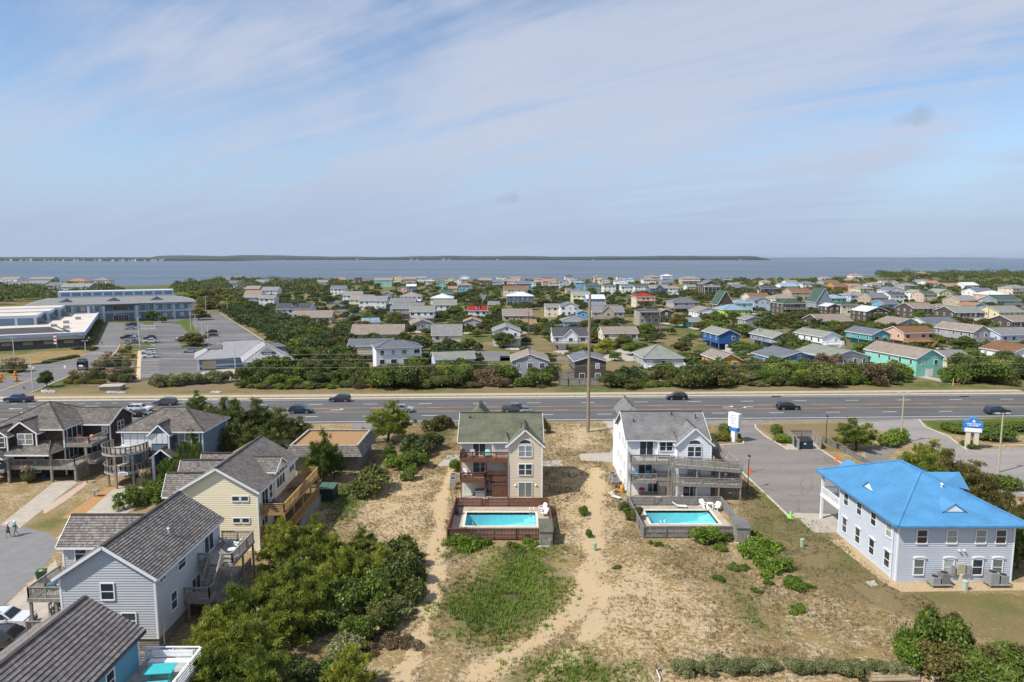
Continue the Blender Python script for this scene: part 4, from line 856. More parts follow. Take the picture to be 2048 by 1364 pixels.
window(B, 'f', 24.8, 6.35, 1.8, 1.35, 90.3, 'twin'); arch_window(B, 24.8, 90.3, 7.35, .9); window(B, 'f', 24.8, 3.6, 1.8, 1.2, 90.3, 'twin'); window(B, 'f', 24.3, 1.15, 1.75, 2.0, 90.3, 'slide', gm=GLASS)
window(B, 'f', 18.6, 6.4, 1.8, 2.0, 92.0, 'slide', gm=GLASS); window(B, 'f', 21.2, 6.75, 1.7, 1.2, 91.5, 'twin'); window(B, 'f', 18.5, 3.6, 1.8, 1.9, 92.0, 'slide', gm=GLASS); window(B, 'f', 19.6, 1.15, 1.3, 2.0, 92.0, 'slide', gm=GLASS)
for y, z in ((93.5, 6.3), (95.5, 6.5), (98.5, 6.4), (94, 3.4), (97, 3.4), (99.5, 3.5), (93.2, 1.1), (97, 1.2)): window(B, 'l', y, z, .55, 1.0, 16.0, 'hung')
GR = GREYWOOD
for z, x0, x1, y0, nm in ((5.0, 16.1, 21.4, 89.9, 'upper_deck'), (2.45, 16.1, 19.6, 89.6, 'middle_deck'), (2.45, 19.65, 21.8, 90.6, 'middle_deck')):
    d_ = deck(B, x0, x1, y0, 91.95, z, BLEACHED, .35, nm, fmat=GR); railing(d_, [(x0 + .05, 91.9, z), (x0 + .05, y0 + .05, z), (x1 - .05, y0 + .05, z)], 1.0, GR, gap=.15)
def ramp(T, a, b_, wid, z0, z1, mat, nm='ramp', along='x'):
    """planked ramp between two points, solid board rails both sides"""
    m_ = MB(); n = int(((b_[0] - a[0]) ** 2 + (b_[1] - a[1]) ** 2) ** .5 / .15); A_ = Vector((*a, z0)); B_ = Vector((*b_, z1)); d = (B_ - A_); h = Vector((d.x, d.y, 0)).normalized(); s = Vector((-h.y, h.x, 0))
    for i in range(n): p = A_ + d * ((i + .5) / n); m_.beam(p - s * wid / 2, p + s * wid / 2, d.length / n - .012, .04)
    o = m_.build(nm, BLEACHED, T)
    j = MB()
    for q in (-1, 1): j.beam(A_ + s * q * (wid / 2) + Vector((0, 0, -.15)), B_ + s * q * (wid / 2) + Vector((0, 0, -.15)), .05, .26)
    j.build('rim_joist', mat, o)
    for q in (-1, 1): railing(o, [A_ + s * q * (wid / 2), B_ + s * q * (wid / 2)], 1.0, mat, style='boards', post=1.9)
    return o
ramp(B, (21.5, 88.9), (30.7, 88.9), 1.3, 5.0, 4.25, GR); ramp(B, (21.8, 88.9), (30.7, 88.9), 1.3, 2.45, 2.2, GR)
ramp(B, (30.1, 89.4), (28.3, 99.5), 1.2, 4.25, 5.6, GR); ramp(B, (30.1, 89.4), (29.6, 100.0), 1.2, 2.2, 1.0, GR); ramp(B, (28.2, 99.4), (27.4, 92.0), 1.1, 5.7, 6.2, GR)
posts(B, [(x, y, 0, 5.2 - .08 * (x - 21.5)) for x in (21.7, 24.7, 27.7, 30.6) for y in (88.35, 89.6)] + [(16.2, 90.0, 0, 5), (21.3, 90.0, 0, 5), (30.2, 94, 0, 4.6), (29.6, 98, 0, 5.0), (28.9, 94.2, 0, 4.6), (28.0, 99.8, 0, 5.6)], GR)
m_ = MB()
for i in range(13): m_.box(20.1 + i * .16, 90.5, .15, 20.24 + i * .16, 90.55, 2.0)
m_.build('shower_screen', GR, B)
for x, y, z in ((17.2, 94.6, 9.5), (22.8, 95.8, 10.2), (26.1, 95.2, 10.0), (24.6, 91.9, 9.1), (24.9, 91.2, 9.0)): vent(B, x, y, z)
sheet('patio', [(15.9, 86.7), (27.2, 86.7), (27.2, 92), (15.9, 92)], .09, CONC, .14)
chair(16.9, 90.7, 2.45, .2, 'blue', 'blue garden chair on the weathered middle balcony, beside the white wall corner'); chair(18.6, 90.7, 2.45, -.1, 'blue', 'blue garden chair on the weathered middle balcony, in front of the sliding door')
FG = wood('grey_fence_wood', (.205, .195, .185), .3)
fence('pool_fence', 'weathered grey fence round the pool of the white house', [(15.25, 86.6), (15.35, 76.35), (25.65, 76.35)], 1.4, FG); fence('pool_fence', 'weathered grey fence run along the white house side of the pool', [(27.3, 77.2), (27.5, 86.7), (19.7, 86.7)], 1.25, FG); fence('pool_fence', 'short weathered grey fence run left of the pool gate', [(18.8, 86.7), (15.3, 86.7)], 1.25, FG); gate(18.82, 19.68, 86.7, 1.2, FG, 'weathered grey wooden gate into the pool yard')
shed(25.75, 27.3, 75.0, 77.1, 1.8, 2.2, GREYWOOD, GREYR, 'grey pump shed with grey shingle lid at the weathered pool fence')
lounger(21.8, 85.7, .14, 1.45, PLASTICW, 'white sun lounger beside the weathered fence on the pool deck'); lounger(14.0, 89.6, 0, .75, PLASTICW, 'white sun lounger lying on the sand beside the white house')
chair(25.0, 85.9, .14, .3, 'white', 'white garden chair left of the round pool table'); chair(26.4, 85.0, .14, -.8, 'white', 'white garden chair right of the round pool table'); round_table(25.8, 85.7, .14, PLASTICW, 'white round table between two chairs on the pool deck', .45, .65)
lounger(17.6, 77.2, .14, 1.57, plain('grey_sling', (.3, .33, .4), .6, .1), 'grey sun lounger behind the weathered fence, beside the pool')
tk = MB().lathe([(.3, 0), (.33, .1), (.33, .85), (.22, 1.0), (.1, 1.05), (.1, 1.15)], n=14).build('gas_tank', plain('rusty_orange_tank', (.55, .26, .04), .6, .35, 4)); x, y = G(1244.5, 985); tk.location = (x, y, 0); tag(tk, 'rusty orange gas tank beside the white house wall', 'tank')
hose = MB().lathe([(.35, 0), (.4, .05), (.25, .08)], n=14).build('hose_coil', plain('dark_red_hose', (.12, .02, .025), .6, .2)); x, y = G(1233.5, 984); hose.location = (x, y, 0); tag(hose, 'dark red coiled hose on the sand by the orange tank', 'hose')
hr = MB().tube([(0, 0, 0), (0, 0, .9)], .05, 6).lathe([(.4, .6), (.42, .75), (.4, .9)], n=12).build('hose_reel', plain('red_hose_reel', (.3, .03, .03), .6, .2)); hr.location = (17.9, 90.9, .09); tag(hr, 'red hose reel under the white house balcony', 'hose reel')
for k, (px, py) in enumerate(((1225, 955), (1230, 962))):
    x, y = G(px, py, 1.0); ac_unit(x, y, .98, .85, .7, GREYMETAL, 'grey air conditioner on a stand at the white ramp house, ' + ('the one behind' if k == 0 else 'the one in front'), 'air conditioners at the white house')
    st = MB()
    for qx in (-.4, .4):
        for qy in (-.4, .4): st.beam((x + qx, y + qy, 0), (x + qx, y + qy, .93), .08, .08)
    st.box(x - .5, y - .5, .9, x + .5, y + .5, .978); tag(st.build('equipment_stand', GREYWOOD), 'weathered wooden stand under the air conditioners at the white ramp house', 'stand', 'equipment stands')
# ================================================================ BUILDING C: blue metal roof
PBLUE = plain('pale_blue_siding', (0.49, 0.53, 0.585), 0.55, 0.04, .5); BLUER = plain('blue_metal_roof', (0.075, 0.245, 0.45), 0.42, 0.16, .5)
C = thing('office_building', 'pale blue two-storey office with bright blue metal roof and white porch', 'building', (44.6, 71.7, 0), world=True)
wall(C, 'wall', 38.75, 50.4, 65.6, 77.8, 0, 6.0, PBLUE, pitch=.22, lip=.05)
def metal_hip(T, X0, X1, Y0, Y1, ze, apexes, mat):
    ra, rb = apexes; c = [(X0, Y0, ze), (X1, Y0, ze), (X1, Y1, ze), (X0, Y1, ze)]; mb = MB(); rb_ = MB()
    faces = [[c[0], c[1], ra], [c[2], c[3], rb], [c[1], c[2], rb, ra], [c[3], c[0], ra, rb]]
    for f in faces:
        P = [Vector(p) for p in f]; n = (P[1] - P[0]).cross(P[2] - P[1]).normalized(); mb.poly(P)
        e = (P[1] - P[0]).normalized(); up = n.cross(e); Q = [((p - P[0]).dot(e), (p - P[0]).dot(up)) for p in P]; W = Q[1][0]; k = 1
        while k * .45 < W:      # standing seams
            x = k * .45; tops = []
            for i in range(1, len(Q)):
                a, b_ = Q[i], Q[(i + 1) % len(Q)]
                if (a[0] - x) * (b_[0] - x) < 0: t_ = (x - a[0]) / (b_[0] - a[0]); tops.append(a[1] + t_ * (b_[1] - a[1]))
            if tops:
                A_ = P[0] + e * x + n * .012; rb_.beam(A_, A_ + up * max(tops), .035, .03)
            k += 1
    mb.poly([(p[0], p[1], ze - .1) for p in c][::-1])
    for i in range(4): a, b_ = c[i], c[(i + 1) % 4]; mb.poly([a, b_, (b_[0], b_[1], ze - .1), (a[0], a[1], ze - .1)][::-1])
    o = mb.build('roof', mat, T); rb_.build('standing_seams', mat, o, kind='stuff')
    cp = MB()
    for a, b_ in ((c[0], ra), (c[1], ra), (c[2], rb), (c[3], rb), (ra, rb)): cp.beam(Vector(a) + Vector((0, 0, .04)), Vector(b_) + Vector((0, 0, .04)), .3, .07)
    cp.build('hip_cap', mat, o)
    fa = MB()
    for i in range(4): a, b_ = Vector(c[i]), Vector(c[(i + 1) % 4]); fa.beam(a + Vector((0, 0, -.12)), b_ + Vector((0, 0, -.12)), .06, .2)
    fa.build('fascia', mat, o); return o
metal_hip(C, 38.1, 51.6, 64.9, 83.0, 6.12, ((45.4, 73.6, 9.0), (45.4, 77.6, 9.0)), BLUER)
def roof_dormer(T, base, half, nrm2, h, depth, name='roof_dormer'):
    """little triangular louvred gable on a slope; base = centre of its foot, nrm2 = outward direction"""
    bx, by, bz = base; n = Vector((*nrm2, 0)); s = Vector((-n.y, n.x, 0)); b0 = Vector(base); ap = b0 + Vector((0, 0, h)); back = ap - n * depth; L_, R_ = b0 - s * half, b0 + s * half
    o = MB().poly([L_ + n * .05, R_ + n * .05, ap + n * .05]).build('louvre', WHITE, T)
    f = MB()
    for a, b_ in ((L_, ap), (R_, ap), (L_, R_)): f.beam(a + n * .03, b_ + n * .03, .12, .12)
    sl = MB(); k = depth
    for q in (-1, 1):
        e = b0 + s * q * (half + .15) + n * .15 - Vector((0, 0, .1)); a2 = ap + n * .15 + Vector((0, 0, .08)); sl.poly([e, a2, back + Vector((0, 0, .08)), e - n * .25] if q > 0 else [a2, e, e - n * .25, back + Vector((0, 0, .08))])
    sl.build('dormer_roof', BLUER, o); f.build('dormer_frame', BLUER, o)
roof_dormer(C, (39.85, 73.6, 6.85), 1.15, (-1, 0), .85, 2.3); roof_dormer(C, (45.0, 66.9, 6.8), 1.25, (0, -1), .85, 2.6)
m_ = MB(); gx0, gx1 = 44.0, 46.5; m_.poly([(49.0, 75.2, 6.9), (52.2, 75.2, 6.2), (52.2, 77.2, 7.7), (46.5, 77.2, 7.7)]).poly([(52.2, 77.2, 7.7), (52.2, 79.2, 6.2), (49, 79.2, 6.9), (46.5, 77.2, 7.7)]).poly([(52.1, 75.3, 6.2), (52.1, 79.1, 6.2), (52.1, 77.2, 7.65)])
m_.build('side_gable_roof', BLUER, C); m_ = MB(); m_.poly([(40.9, 80.5, 6.7), (40.9, 83.6, 6.2), (42.3, 83.6, 7.35), (42.3, 79.8, 7.35)][::-1]).poly([(42.3, 79.8, 7.35), (42.3, 83.6, 7.35), (43.7, 83.6, 6.2), (43.7, 80.5, 6.7)][::-1]); m_.build('porch_gable_roof', BLUER, C)
for x in (41.2, 44.2, 47.1, 50.4 - 1.3): window(C, 'f', x - .1, 4.75, .95, 1.35, 65.6, 'crown' if False else 'hung'); window(C, 'f', x - .2, 1.55, .95, 1.55, 65.6, 'crown')
for y in (67.2, 70.2, 73.2, 76.2): window(C, 'l', y, 4.75, .95, 1.35, 38.75, 'hung'); window(C, 'l', y, 1.6, .95, 1.55, 38.75, 'crown')
for y in (67.5, 71.5, 75.5): window(C, 'r', y, 4.75, .95, 1.35, 50.4, 'hung'); window(C, 'r', y, 1.6, .95, 1.55, 50.4, 'crown')
d_ = deck(C, 38.6, 50.5, 77.85, 82.6, 3.2, WHITE, .3, 'porch_floor'); railing(d_, [(38.75, 77.95, 3.2), (38.75, 82.4, 3.2), (50.3, 82.4, 3.2)], 1.0, WHITE, gap=.17)
posts(C, [(38.75, 82.3, 0, 6.0), (44.5, 82.3, 0, 6.0), (50.3, 82.3, 0, 6.0), (41.6, 82.3, 0, 6.0)], WHITE, .28, 'porch_column')
vent(C, 46.1, 70.8, 8.0, WHITE, .18, .7)
for x in (44.9, 45.4): MB().cbox(x, 65.45, 3.35, .16, .25, .14).build('flood_lamp', PLASTICW, C)
for x, w_, z0, h_, mt in ((44.35, .4, .9, .9, 'grey_metal'), (45.2, .75, .8, 1.15, 'x'), (45.95, .4, .9, .9, 'grey_metal')): MB().box(x - w_ / 2, 65.3, z0, x + w_ / 2, 65.55, z0 + h_).build('meter_box', GREYMETAL if mt == 'grey_metal' else plain('tan_meter_box', (.42, .38, .28), .5, .1), C)
MB().tube([(38.55, 66.2, 0), (38.55, 66.2, 5.9)], .045, 6).build('downpipe', WHITE, C)
def stand(x0, x1, y0, y1, h, label):
    mb = MB().box(x0, y0, h - .1, x1, y1, h)
    for x in (x0 + .08, x1 - .08):
        for y in (y0 + .08, y1 - .08): mb.beam((x, y, 0), (x, y, h - .1), .1, .1)
    tag(mb.build('equipment_stand', GREYWOOD), label, 'stand', 'equipment stands')
stand(41.6, 43.6, 64.1, 65.2, .35, 'wooden equipment stand under two air conditioners, left of the meter boxes'); stand(47.3, 49.5, 64.1, 65.2, .35, 'wooden equipment stand under two air conditioners, right of the meter boxes')
ac_unit(42.1, 64.6, .352, .75, .7, GREYMETAL, 'low grey air conditioner on the stand left of the meter boxes'); ac_unit(43.05, 64.7, .352, .8, 1.05, plain('dark_grey_metal', (.2, .19, .19), .5, .1), 'tall dark air conditioner on the stand left of the meter boxes'); ac_unit(47.85, 64.65, .352, .85, 1.15, GREYMETAL, 'tall grey air conditioner on the stand right of the meter boxes'); ac_unit(48.9, 64.65, .352, .75, .85, plain('green_grey_metal', (.25, .28, .27), .5, .1), 'low green-grey air conditioner on the stand right of the meter boxes')
# ================================================================ HOUSE E: grey-blue gable house
def lines_skirt(T, x0, x1, y0, y1, z0, z1, mat, sides='flr'):
    mb = MB(); n = int((z1 - z0) / .16)
    for i in range(n):
        z = z0 + .06 + i * .16
        if 'f' in sides: mb.box(x0, y0, z, x1, y0 + .03, z + .1)
        if 'r' in sides: mb.box(x1 - .03, y0 + .04, z, x1, y1, z + .1)
        if 'l' in sides: mb.box(x0, y0 + .04, z, x0 + .03, y1, z + .1)
    mb.build('slat_skirt', mat, T, kind='stuff')
    posts(T, [(x, y, 0, z1) for x in (x0 + .2, x1 - .2) for y in (y0 + .25, (y0 + y1) / 2, y1 - .25)], mat, .22, 'piling')
GREYS = plain('blue_grey_siding', (0.455, 0.47, 0.49), 0.6, 0.05, .5); SHAKE = shingle('grey_shakes', (0.13, 0.117, 0.107), (0.275, 0.248, 0.23), .26, .24, .012, stain=.2); SHAKED = shingle('dark_grey_shakes', (0.145, 0.128, 0.12), (0.235, 0.212, 0.198), .3, .24, .012, stain=.15)
E = thing('beach_house', 'blue-grey sided house with long grey shake gable roof, in front of the yellow house', 'house', (-33.2, 59.3, 0), world=True)
lines_skirt(E, -37.1, -29.3, 53.25, 65.4, 0, 1.15, GREYWOOD, 'flr')
wall(E, 'wall', -37.1, -29.3, 53.2, 65.5, 1.15, 6.75, GREYS, 9.2, 'y', pitch=.22, lip=.05)
gable_roof(E, -37.1, -29.3, 53.2, 65.5, 6.8, 9.35, 'y', SHAKE, .38, .4, .26, .05, fascia=.24)
wall(E, 'wing_wall', -41.6, -37.12, 60.4, 64.6, 1.0, 6.4, GREYS, 8.0, 'x', sides='fbl', lip=.028); m_ = gable_roof(E, -41.6, -34.4, 60.4, 64.6, 6.45, 8.25, 'x', SHAKE, .4, .35, .26, .05, name='wing_roof')
window(E, 'f', -33.2, 5.3, 1.0, 1.35, 53.2, 'hung'); window(E, 'f', -31.6, 2.75, 1.1, 1.3, 53.2, 'hung'); window(E, 'f', -39.9, 5.3, 1.0, 1.6, 60.4, 'hung', gm=GLASS)
window(E, 'r', 57.6, 5.7, 1.3, .95, -29.3, 'hung', gm=GLASS); window(E, 'r', 55.9, 3.1, .95, 1.5, -29.3, 'hung', gm=GLASS); window(E, 'r', 54.3, 6.0, .9, .6, -29.3, 'slide', gm=GLASS); window(E, 'r', 63.0, 5.4, 1.9, 2.05, -29.3, 'slide', gm=GLASS); window(E, 'r', 60.0, 1.5 + .8, 1.6, 1.8, -29.3, 'slide', gm=GLASS)
vent(E, -30.9, 58.9, 7.95, PLASTICW, .14, .6)
d_ = deck(E, -29.25, -26.0, 60.6, 66.0, 4.2, BLEACHED, .3, 'side_deck', fmat=GREYWOOD); railing(d_, [(-27.0, 60.7, 4.2), (-26.1, 60.7, 4.2), (-26.1, 65.9, 4.2), (-29.2, 65.9, 4.2)], 1.0, GREYWOOD, gap=.14); railing(d_, [(-29.2, 60.7, 4.2), (-28.2, 60.7, 4.2)], 1.0, GREYWOOD, gap=.14)
stairs(E, (-27.6, 60.5, 4.1), (-27.6, 58.9, 2.45), 1.1, GREYWOOD, 8); d2 = deck(E, -29.25, -26.9, 57.6, 58.9, 2.35, BLEACHED, .5, 'stair_landing', fmat=GREYWOOD); railing(d2, [(-29.2, 57.7, 2.35), (-27.0, 57.7, 2.35), (-27.0, 58.9, 2.35)], 1.0, GREYWOOD, gap=.14)
d3 = deck(E, -29.25, -26.4, 59.0, 66.0, 1.3, BLEACHED, .4, 'lower_deck', fmat=GREYWOOD); railing(d3, [(-26.5, 59.0, 1.3), (-26.5, 66, 1.3)], 1.0, GREYWOOD, gap=.16)
posts(E, [(-26.15, 60.75, 0, 4), (-26.15, 63.3, 0, 4), (-26.15, 65.85, 0, 4), (-27.05, 57.75, 0, 2.2), (-28.9, 57.75, 0, 2.2)], GREYWOOD)
d4 = deck(E, -41.9, -37.15, 55.8, 60.2, 3.3, BLEACHED, .35, 'street_deck', fmat=GREYWOOD); railing(d4, [(-37.2, 55.9, 3.3), (-41.8, 55.9, 3.3), (-41.8, 60.2, 3.3)], 1.0, GREYWOOD, gap=.14); posts(E, [(-41.7, 56.0, 0, 3.2), (-39.5, 56.0, 0, 3.2), (-41.7, 60, 0, 3.2)], GREYWOOD, .2)
d5 = deck(E, -41.4, -37.15, 54.6, 58.5, .9, BLEACHED, .3, 'entry_landing', fmat=GREYWOOD); railing(d5, [(-41.3, 54.7, .9), (-37.3, 54.7, .9)], .95, GREYWOOD, gap=.14); stairs(E, (-38.6, 59.0, 3.2), (-40.8, 57.0, 1.0), 1.1, GREYWOOD, 11)
chair(-28.4, 64.9, 4.2, 2.6, 'grey', 'grey garden chair on the weathered deck by the sliding door'); chair(-26.9, 64.4, 4.2, -2.2, 'white', 'white garden chair in the corner of the weathered side deck'); round_table(-27.0, 62.9, 4.2, PLASTICW, 'white round table on the weathered side deck', .4, .45); round_table(-28.6, 61.1, 4.2, plain('blue_tub', (.05, .22, .55), .5, .1), 'bright blue tub on the weathered side deck', .35, .35); lounger(-26.9, 61.7, 4.2, 1.4, plain('beige_sling', (.5, .45, .36), .6, .1), 'beige lounger on the weathered side deck')
for x, y in ((-40.9, 57.4), (-39.8, 58.4), (-38.5, 57.2)): chair(x, y, 3.3, random.uniform(-1, 1), 'navy', 'dark blue chair on the street-side deck of the blue-grey house', 'chairs on the street-side deck')
MB().tube([(-29.22, 53.9, .2), (-29.22, 53.9, 1.3), (-29.2, 54.0, 2.0)], .06, 8).build('downpipe', PLASTICW, E)
# ================================================================ HOUSE F: blue walls, dark shake roof, white deck
BLUES = plain('bright_blue_siding', (0.10, 0.30, 0.40), 0.55, 0.05, .5)
F = thing('beach_house', 'blue house with dark grey shake roof and white railed deck with turquoise table', 'house', (-31, 41, 0), world=True)
wall(F, 'wall', -34.8, -27.2, 34.0, 46.6, .2, 5.7, BLUES, 8.0, 'y', pitch=.22, lip=.05); gable_roof(F, -34.8, -27.2, 34.0, 46.6, 5.75, 8.1, 'y', SHAKED, .4, .4, .34, .07, fascia=.2, trim=plain('dark_fascia', (.05, .05, .07), .5, .1))
wall(F, 'wing_wall', -40.0, -34.82, 36.0, 45.2, .2, 4.6, BLUES, 6.4, 'x', sides='fbl', lip=.028); gable_roof(F, -40.0, -33.5, 36.0, 45.0, 4.6, 6.4, 'x', SHAKE, .4, .3, .3, .06, name='wing_roof')
window(F, 'r', 43.0, 4.1, .85, 1.3, -27.2, 'hung', gm=GLASS); window(F, 'r', 39.5, 4.0, 1.6, 2.0, -27.2, 'slide', gm=GLASS); 
d_ = deck(F, -27.15, -22.9, 36.0, 47.5, 2.95, BLEACHED, .4, 'deck', fmat=WHITE); railing(d_, [(-27.1, 47.4, 2.95), (-23.0, 47.4, 2.95), (-23.0, 36.1, 2.95)], 1.0, WHITE, style='boards'); posts(F, [(-23.1, y, 0, 2.7) for y in (37, 42, 47.3)] + [(-27, 47.3, 0, 2.7)], WHITE, .18)
d2 = deck(F, -29.5, -26.6, 47.55, 49.0, 1.5, WHITE, .3, 'step_landing'); railing(d2, [(-29.4, 48.9, 1.5), (-27.4, 48.9, 1.5)], 1.0, WHITE, style='boards')
b_o = MB().box(-26.4, 46.3, 2.95, -23.4, 46.8, 3.4).box(-26.4, 46.9, 3.5, -23.4, 46.98, 3.9).build('bench_seat', WHITE, F)
TQ = plain('turquoise_paint', (.045, .44, .46), .5, .08)
tb = thing('picnic_table', 'turquoise wooden picnic table on the white railed deck', 'table', (-24.75, 44.9, 2.95), .12)
for i in range(6): MB().box(-.95, -.62 + i * .21, .82, .95, -.43 + i * .21, .87).build('tabletop_board', TQ, tb)
for q in (-1, 1): MB().beam((q * .7, -.35, 0), (q * .7, -.35, .82), .1, .1).beam((q * .7, .35, 0), (q * .7, .35, .82), .1, .1).beam((q * .7, -.5, .76), (q * .7, .5, .76), .06, .1).build('leg', TQ, tb)
MB().beam((-.7, 0, .25), (.7, 0, .25), .06, .1).build('stretcher', TQ, tb)
bn = MB().box(-.9, -.17, .42, .9, .17, .46).beam((-.7, 0, 0), (-.7, 0, .42), .3, .06).beam((.7, 0, 0), (.7, 0, .42), .3, .06).build('bench', TQ); bn.location = (-24.7, 43.9, 2.95); bn.rotation_euler = (0, 0, .12); tag(bn, 'turquoise bench beside the picnic table on the white deck', 'bench')
# ================================================================ HOUSE D: yellow
YEL = plain('yellow_siding', (0.80, 0.715, 0.50), 0.6, 0.04, .5); SHAKEP = shingle('pale_grey_shakes', (0.14, 0.122, 0.11), (0.285, 0.255, 0.23), .24, .24, .012, stain=.18)
D = thing('beach_house', 'pale yellow house with grey shake roof and new tan wooden decks', 'house', (-32.5, 79.4, 0), world=True)
wall(D, 'wall', -36.9, -28.2, 73.0, 86.0, 0, 7.0, YEL, 9.45, 'y', pitch=.22, lip=.05); gable_roof(D, -36.9, -28.2, 73.0, 86.0, 7.05, 9.6, 'y', SHAKEP, .35, .4, .24, .045, fascia=.24)
for x in (-30.1,):
    for z in (6.0, 3.5): window(D, 'f', x - .5, z, .75, .5, 73.0, 'plain', gm=GLASS); window(D, 'f', x + .5, z, .75, .5, 73.0, 'plain', gm=GLASS)
wall(D, 'dormer_wall', -29.6, -28.0, 78.0, 81.6, 4.2, 7.6, YEL, 8.5, 'x', sides='fbr'); gable_roof(D, -31.5, -28.0, 78.0, 81.6, 7.7, 8.75, 'x', SHAKEP, .25, .3, .24, .045, name='dormer_roof')
for y0, y1, x0, zr in ((74.6, 76.8, -39.2, 8.1), (77.6, 80.6, -39.2, 8.6), (82.2, 84.4, -38.6, 8.2)):
    wall(D, 'side_bay', x0, -36.92, y0, y1, 0, 6.2, YEL, zr - .1, 'x', sides='fbl'); gable_roof(D, x0, -34.6, y0, y1, 6.3, zr, 'x', SHAKEP, .3, .3, .24, .045, name='side_bay_roof')
window(D, 'r', 79.8, 6.2, 2.7, 1.9, -28.0, 'three', gm=GLASS); window(D, 'r', 84.6, 6.2, 1.6, 1.4, -28.2, 'twin', gm=GLASS); window(D, 'r', 75.0, 5.4, 1.8, 2.1, -28.2, 'slide', gm=GLASS); window(D, 'r', 76.9, 5.5, .9, 1.6, -28.2, 'hung', gm=GLASS); window(D, 'r', 74.6, 2.4, 1.6, 1.5, -28.2, 'twin', gm=GLASS); window(D, 'r', 78.5, 2.4, 1.8, 1.9, -28.2, 'slide', gm=GLASS)
for z, fas in ((4.25, .35), (1.6, .3)):
    d_ = deck(D, -28.15, -25.4, 73.4, 87.0, z, wood('brown_tan_deck', (.27, .17, .09), .2), fas, 'deck', fmat=TANWOOD); railing(d_, [(-28.1, 73.5, z), (-25.5, 73.5, z), (-25.5, 86.9, z), (-28.1, 86.9, z)], 1.0, TANWOOD, style='baluster' if z < 3 else 'boards', gap=.15)
posts(D, [(-25.5, y, 0, 4.0) for y in (73.5, 76.8, 80.2, 83.6, 86.9)], TANWOOD, .18)
lt = MB()
for i in range(40):
    y = 78 + i * .22; lt.beam((-25.35, y, .05), (-25.35, y + 1.2, 1.25), .02, .05); lt.beam((-25.37, y + 1.2, .05), (-25.37, y, 1.25), .02, .05)
lt.build('lattice', BLEACHED, D, kind='stuff')
chair(-26.9, 74.8, 4.25, -1.2, 'navy', 'dark blue garden chair in front of the tan deck bench'); chair(-27.6, 75.6, 4.25, 2.2, 'navy', 'dark blue garden chair by the yellow house sliding door')
pt = thing('picnic_table', 'brown wooden picnic table on the tan upper deck', 'table', (-26.5, 80.9, 4.25), 1.5)
for i in range(4): MB().box(-.8, -.4 + i * .2, .72, .8, -.22 + i * .2, .76).build('tabletop_board', wood('brown_table', (.2, .11, .06)), pt)
for q in (-1, 1): MB().box(-.8, q * .75 - .12, .42, .8, q * .75 + .12, .46).build('bench_seat', MATS['brown_table'], pt); MB().beam((q * .6, -.75, .05), (q * .6, -.1, .72), .08, .1).beam((q * .6, .75, .05), (q * .6, .1, .72), .08, .1).beam((q * .6, -.8, .4), (q * .6, .8, .4), .06, .08).build('leg', MATS['brown_table'], pt)
# ================================================================ HOUSE G: brown shingles, far left
BRSH = shingle('brown_wall_shingles', (0.05, 0.036, 0.03), (0.10, 0.075, 0.06), .18, .2, .012); OLDSH = shingle('weathered_roof_shakes', (0.13, 0.115, 0.10), (0.24, 0.215, 0.19), .26, .26, .012, stain=.3)
Gh = thing('beach_house', 'dark brown shingled house with white trim, grey decks and turquoise front door', 'house', (-70, 103, 0), world=True)
wall(Gh, 'wall', -77, -66.6, 99.0, 109, .2, 7.4, BRSH, pitch=.2, lip=.02); hip_roof(Gh, -77, -66.6, 98.8, 109.2, 7.4, 10.4, OLDSH, .45, .26, .04)
wall(Gh, 'rear_wing', -66.6, -62.2, 103.2, 109.4, 2.6, 7.4, BRSH, 9.0, 'x', sides='fbr', lip=.02); gable_roof(Gh, -68.5, -62.2, 103.0, 109.4, 7.35, 9.0, 'x', OLDSH, .4, .4, .26, .04, name='wing_roof')
wall(Gh, 'gable_bay', -73.8, -69.7, 97.6, 100.5, 4.9, 7.3, BRSH, 8.6, 'y', sides='flr', lip=.02); gable_roof(Gh, -73.8, -69.7, 97.6, 102.5, 7.3, 8.8, 'y', OLDSH, .35, .3, .26, .04, name='gable_bay_roof')
wall(Gh, 'small_gable_bay', -75.8, -73.2, 96.5, 98.6, 4.6, 7.1, BRSH, 7.9, 'y', sides='flr', lip=.02); gable_roof(Gh, -75.8, -73.2, 96.5, 100, 7.05, 8.0, 'y', OLDSH, .3, .3, .26, .04, name='small_gable_roof')
window(Gh, 'f', -71.3, 6.1, 2.1, 1.5, 97.6, 'twin'); window(Gh, 'f', -74.5, 5.9, 1.9, 1.4, 96.5, 'twin', gm=GLASS); arch_window(Gh, -74.5, 96.5, 6.62, .95)
m_ = MB(); q = [(-73.5, 95.8, 4.2), (-66.9, 95.8, 4.2), (-68.3, 98.6, 5.7), (-73.5, 98.6, 5.7)]; courses(m_, q, (0, 2.8, 1.5), (0, -1.5, 2.8), .26, .04); q2 = [(-66.9, 95.8, 4.2), (-66.0, 99.4, 4.6), (-68.3, 98.6, 5.7)]; courses(m_, q2, (-.8, .2, .5), (.5, -.1, .8), .26, .04); po = m_.build('porch_roof', OLDSH, Gh); MB().beam((-73.6, 95.78, 4.15), (-66.85, 95.78, 4.15), .05, .2).build('fascia', WHITE, po)
wall(Gh, 'entry_gable', -77.0, -73.2, 95.2, 98, 3.6, 4.1, BRSH, 5.2, 'y', sides='flr', lip=.02); gable_roof(Gh, -77.0, -73.2, 95.2, 99, 4.1, 5.2, 'y', OLDSH, .3, .3, .26, .04, name='entry_roof')
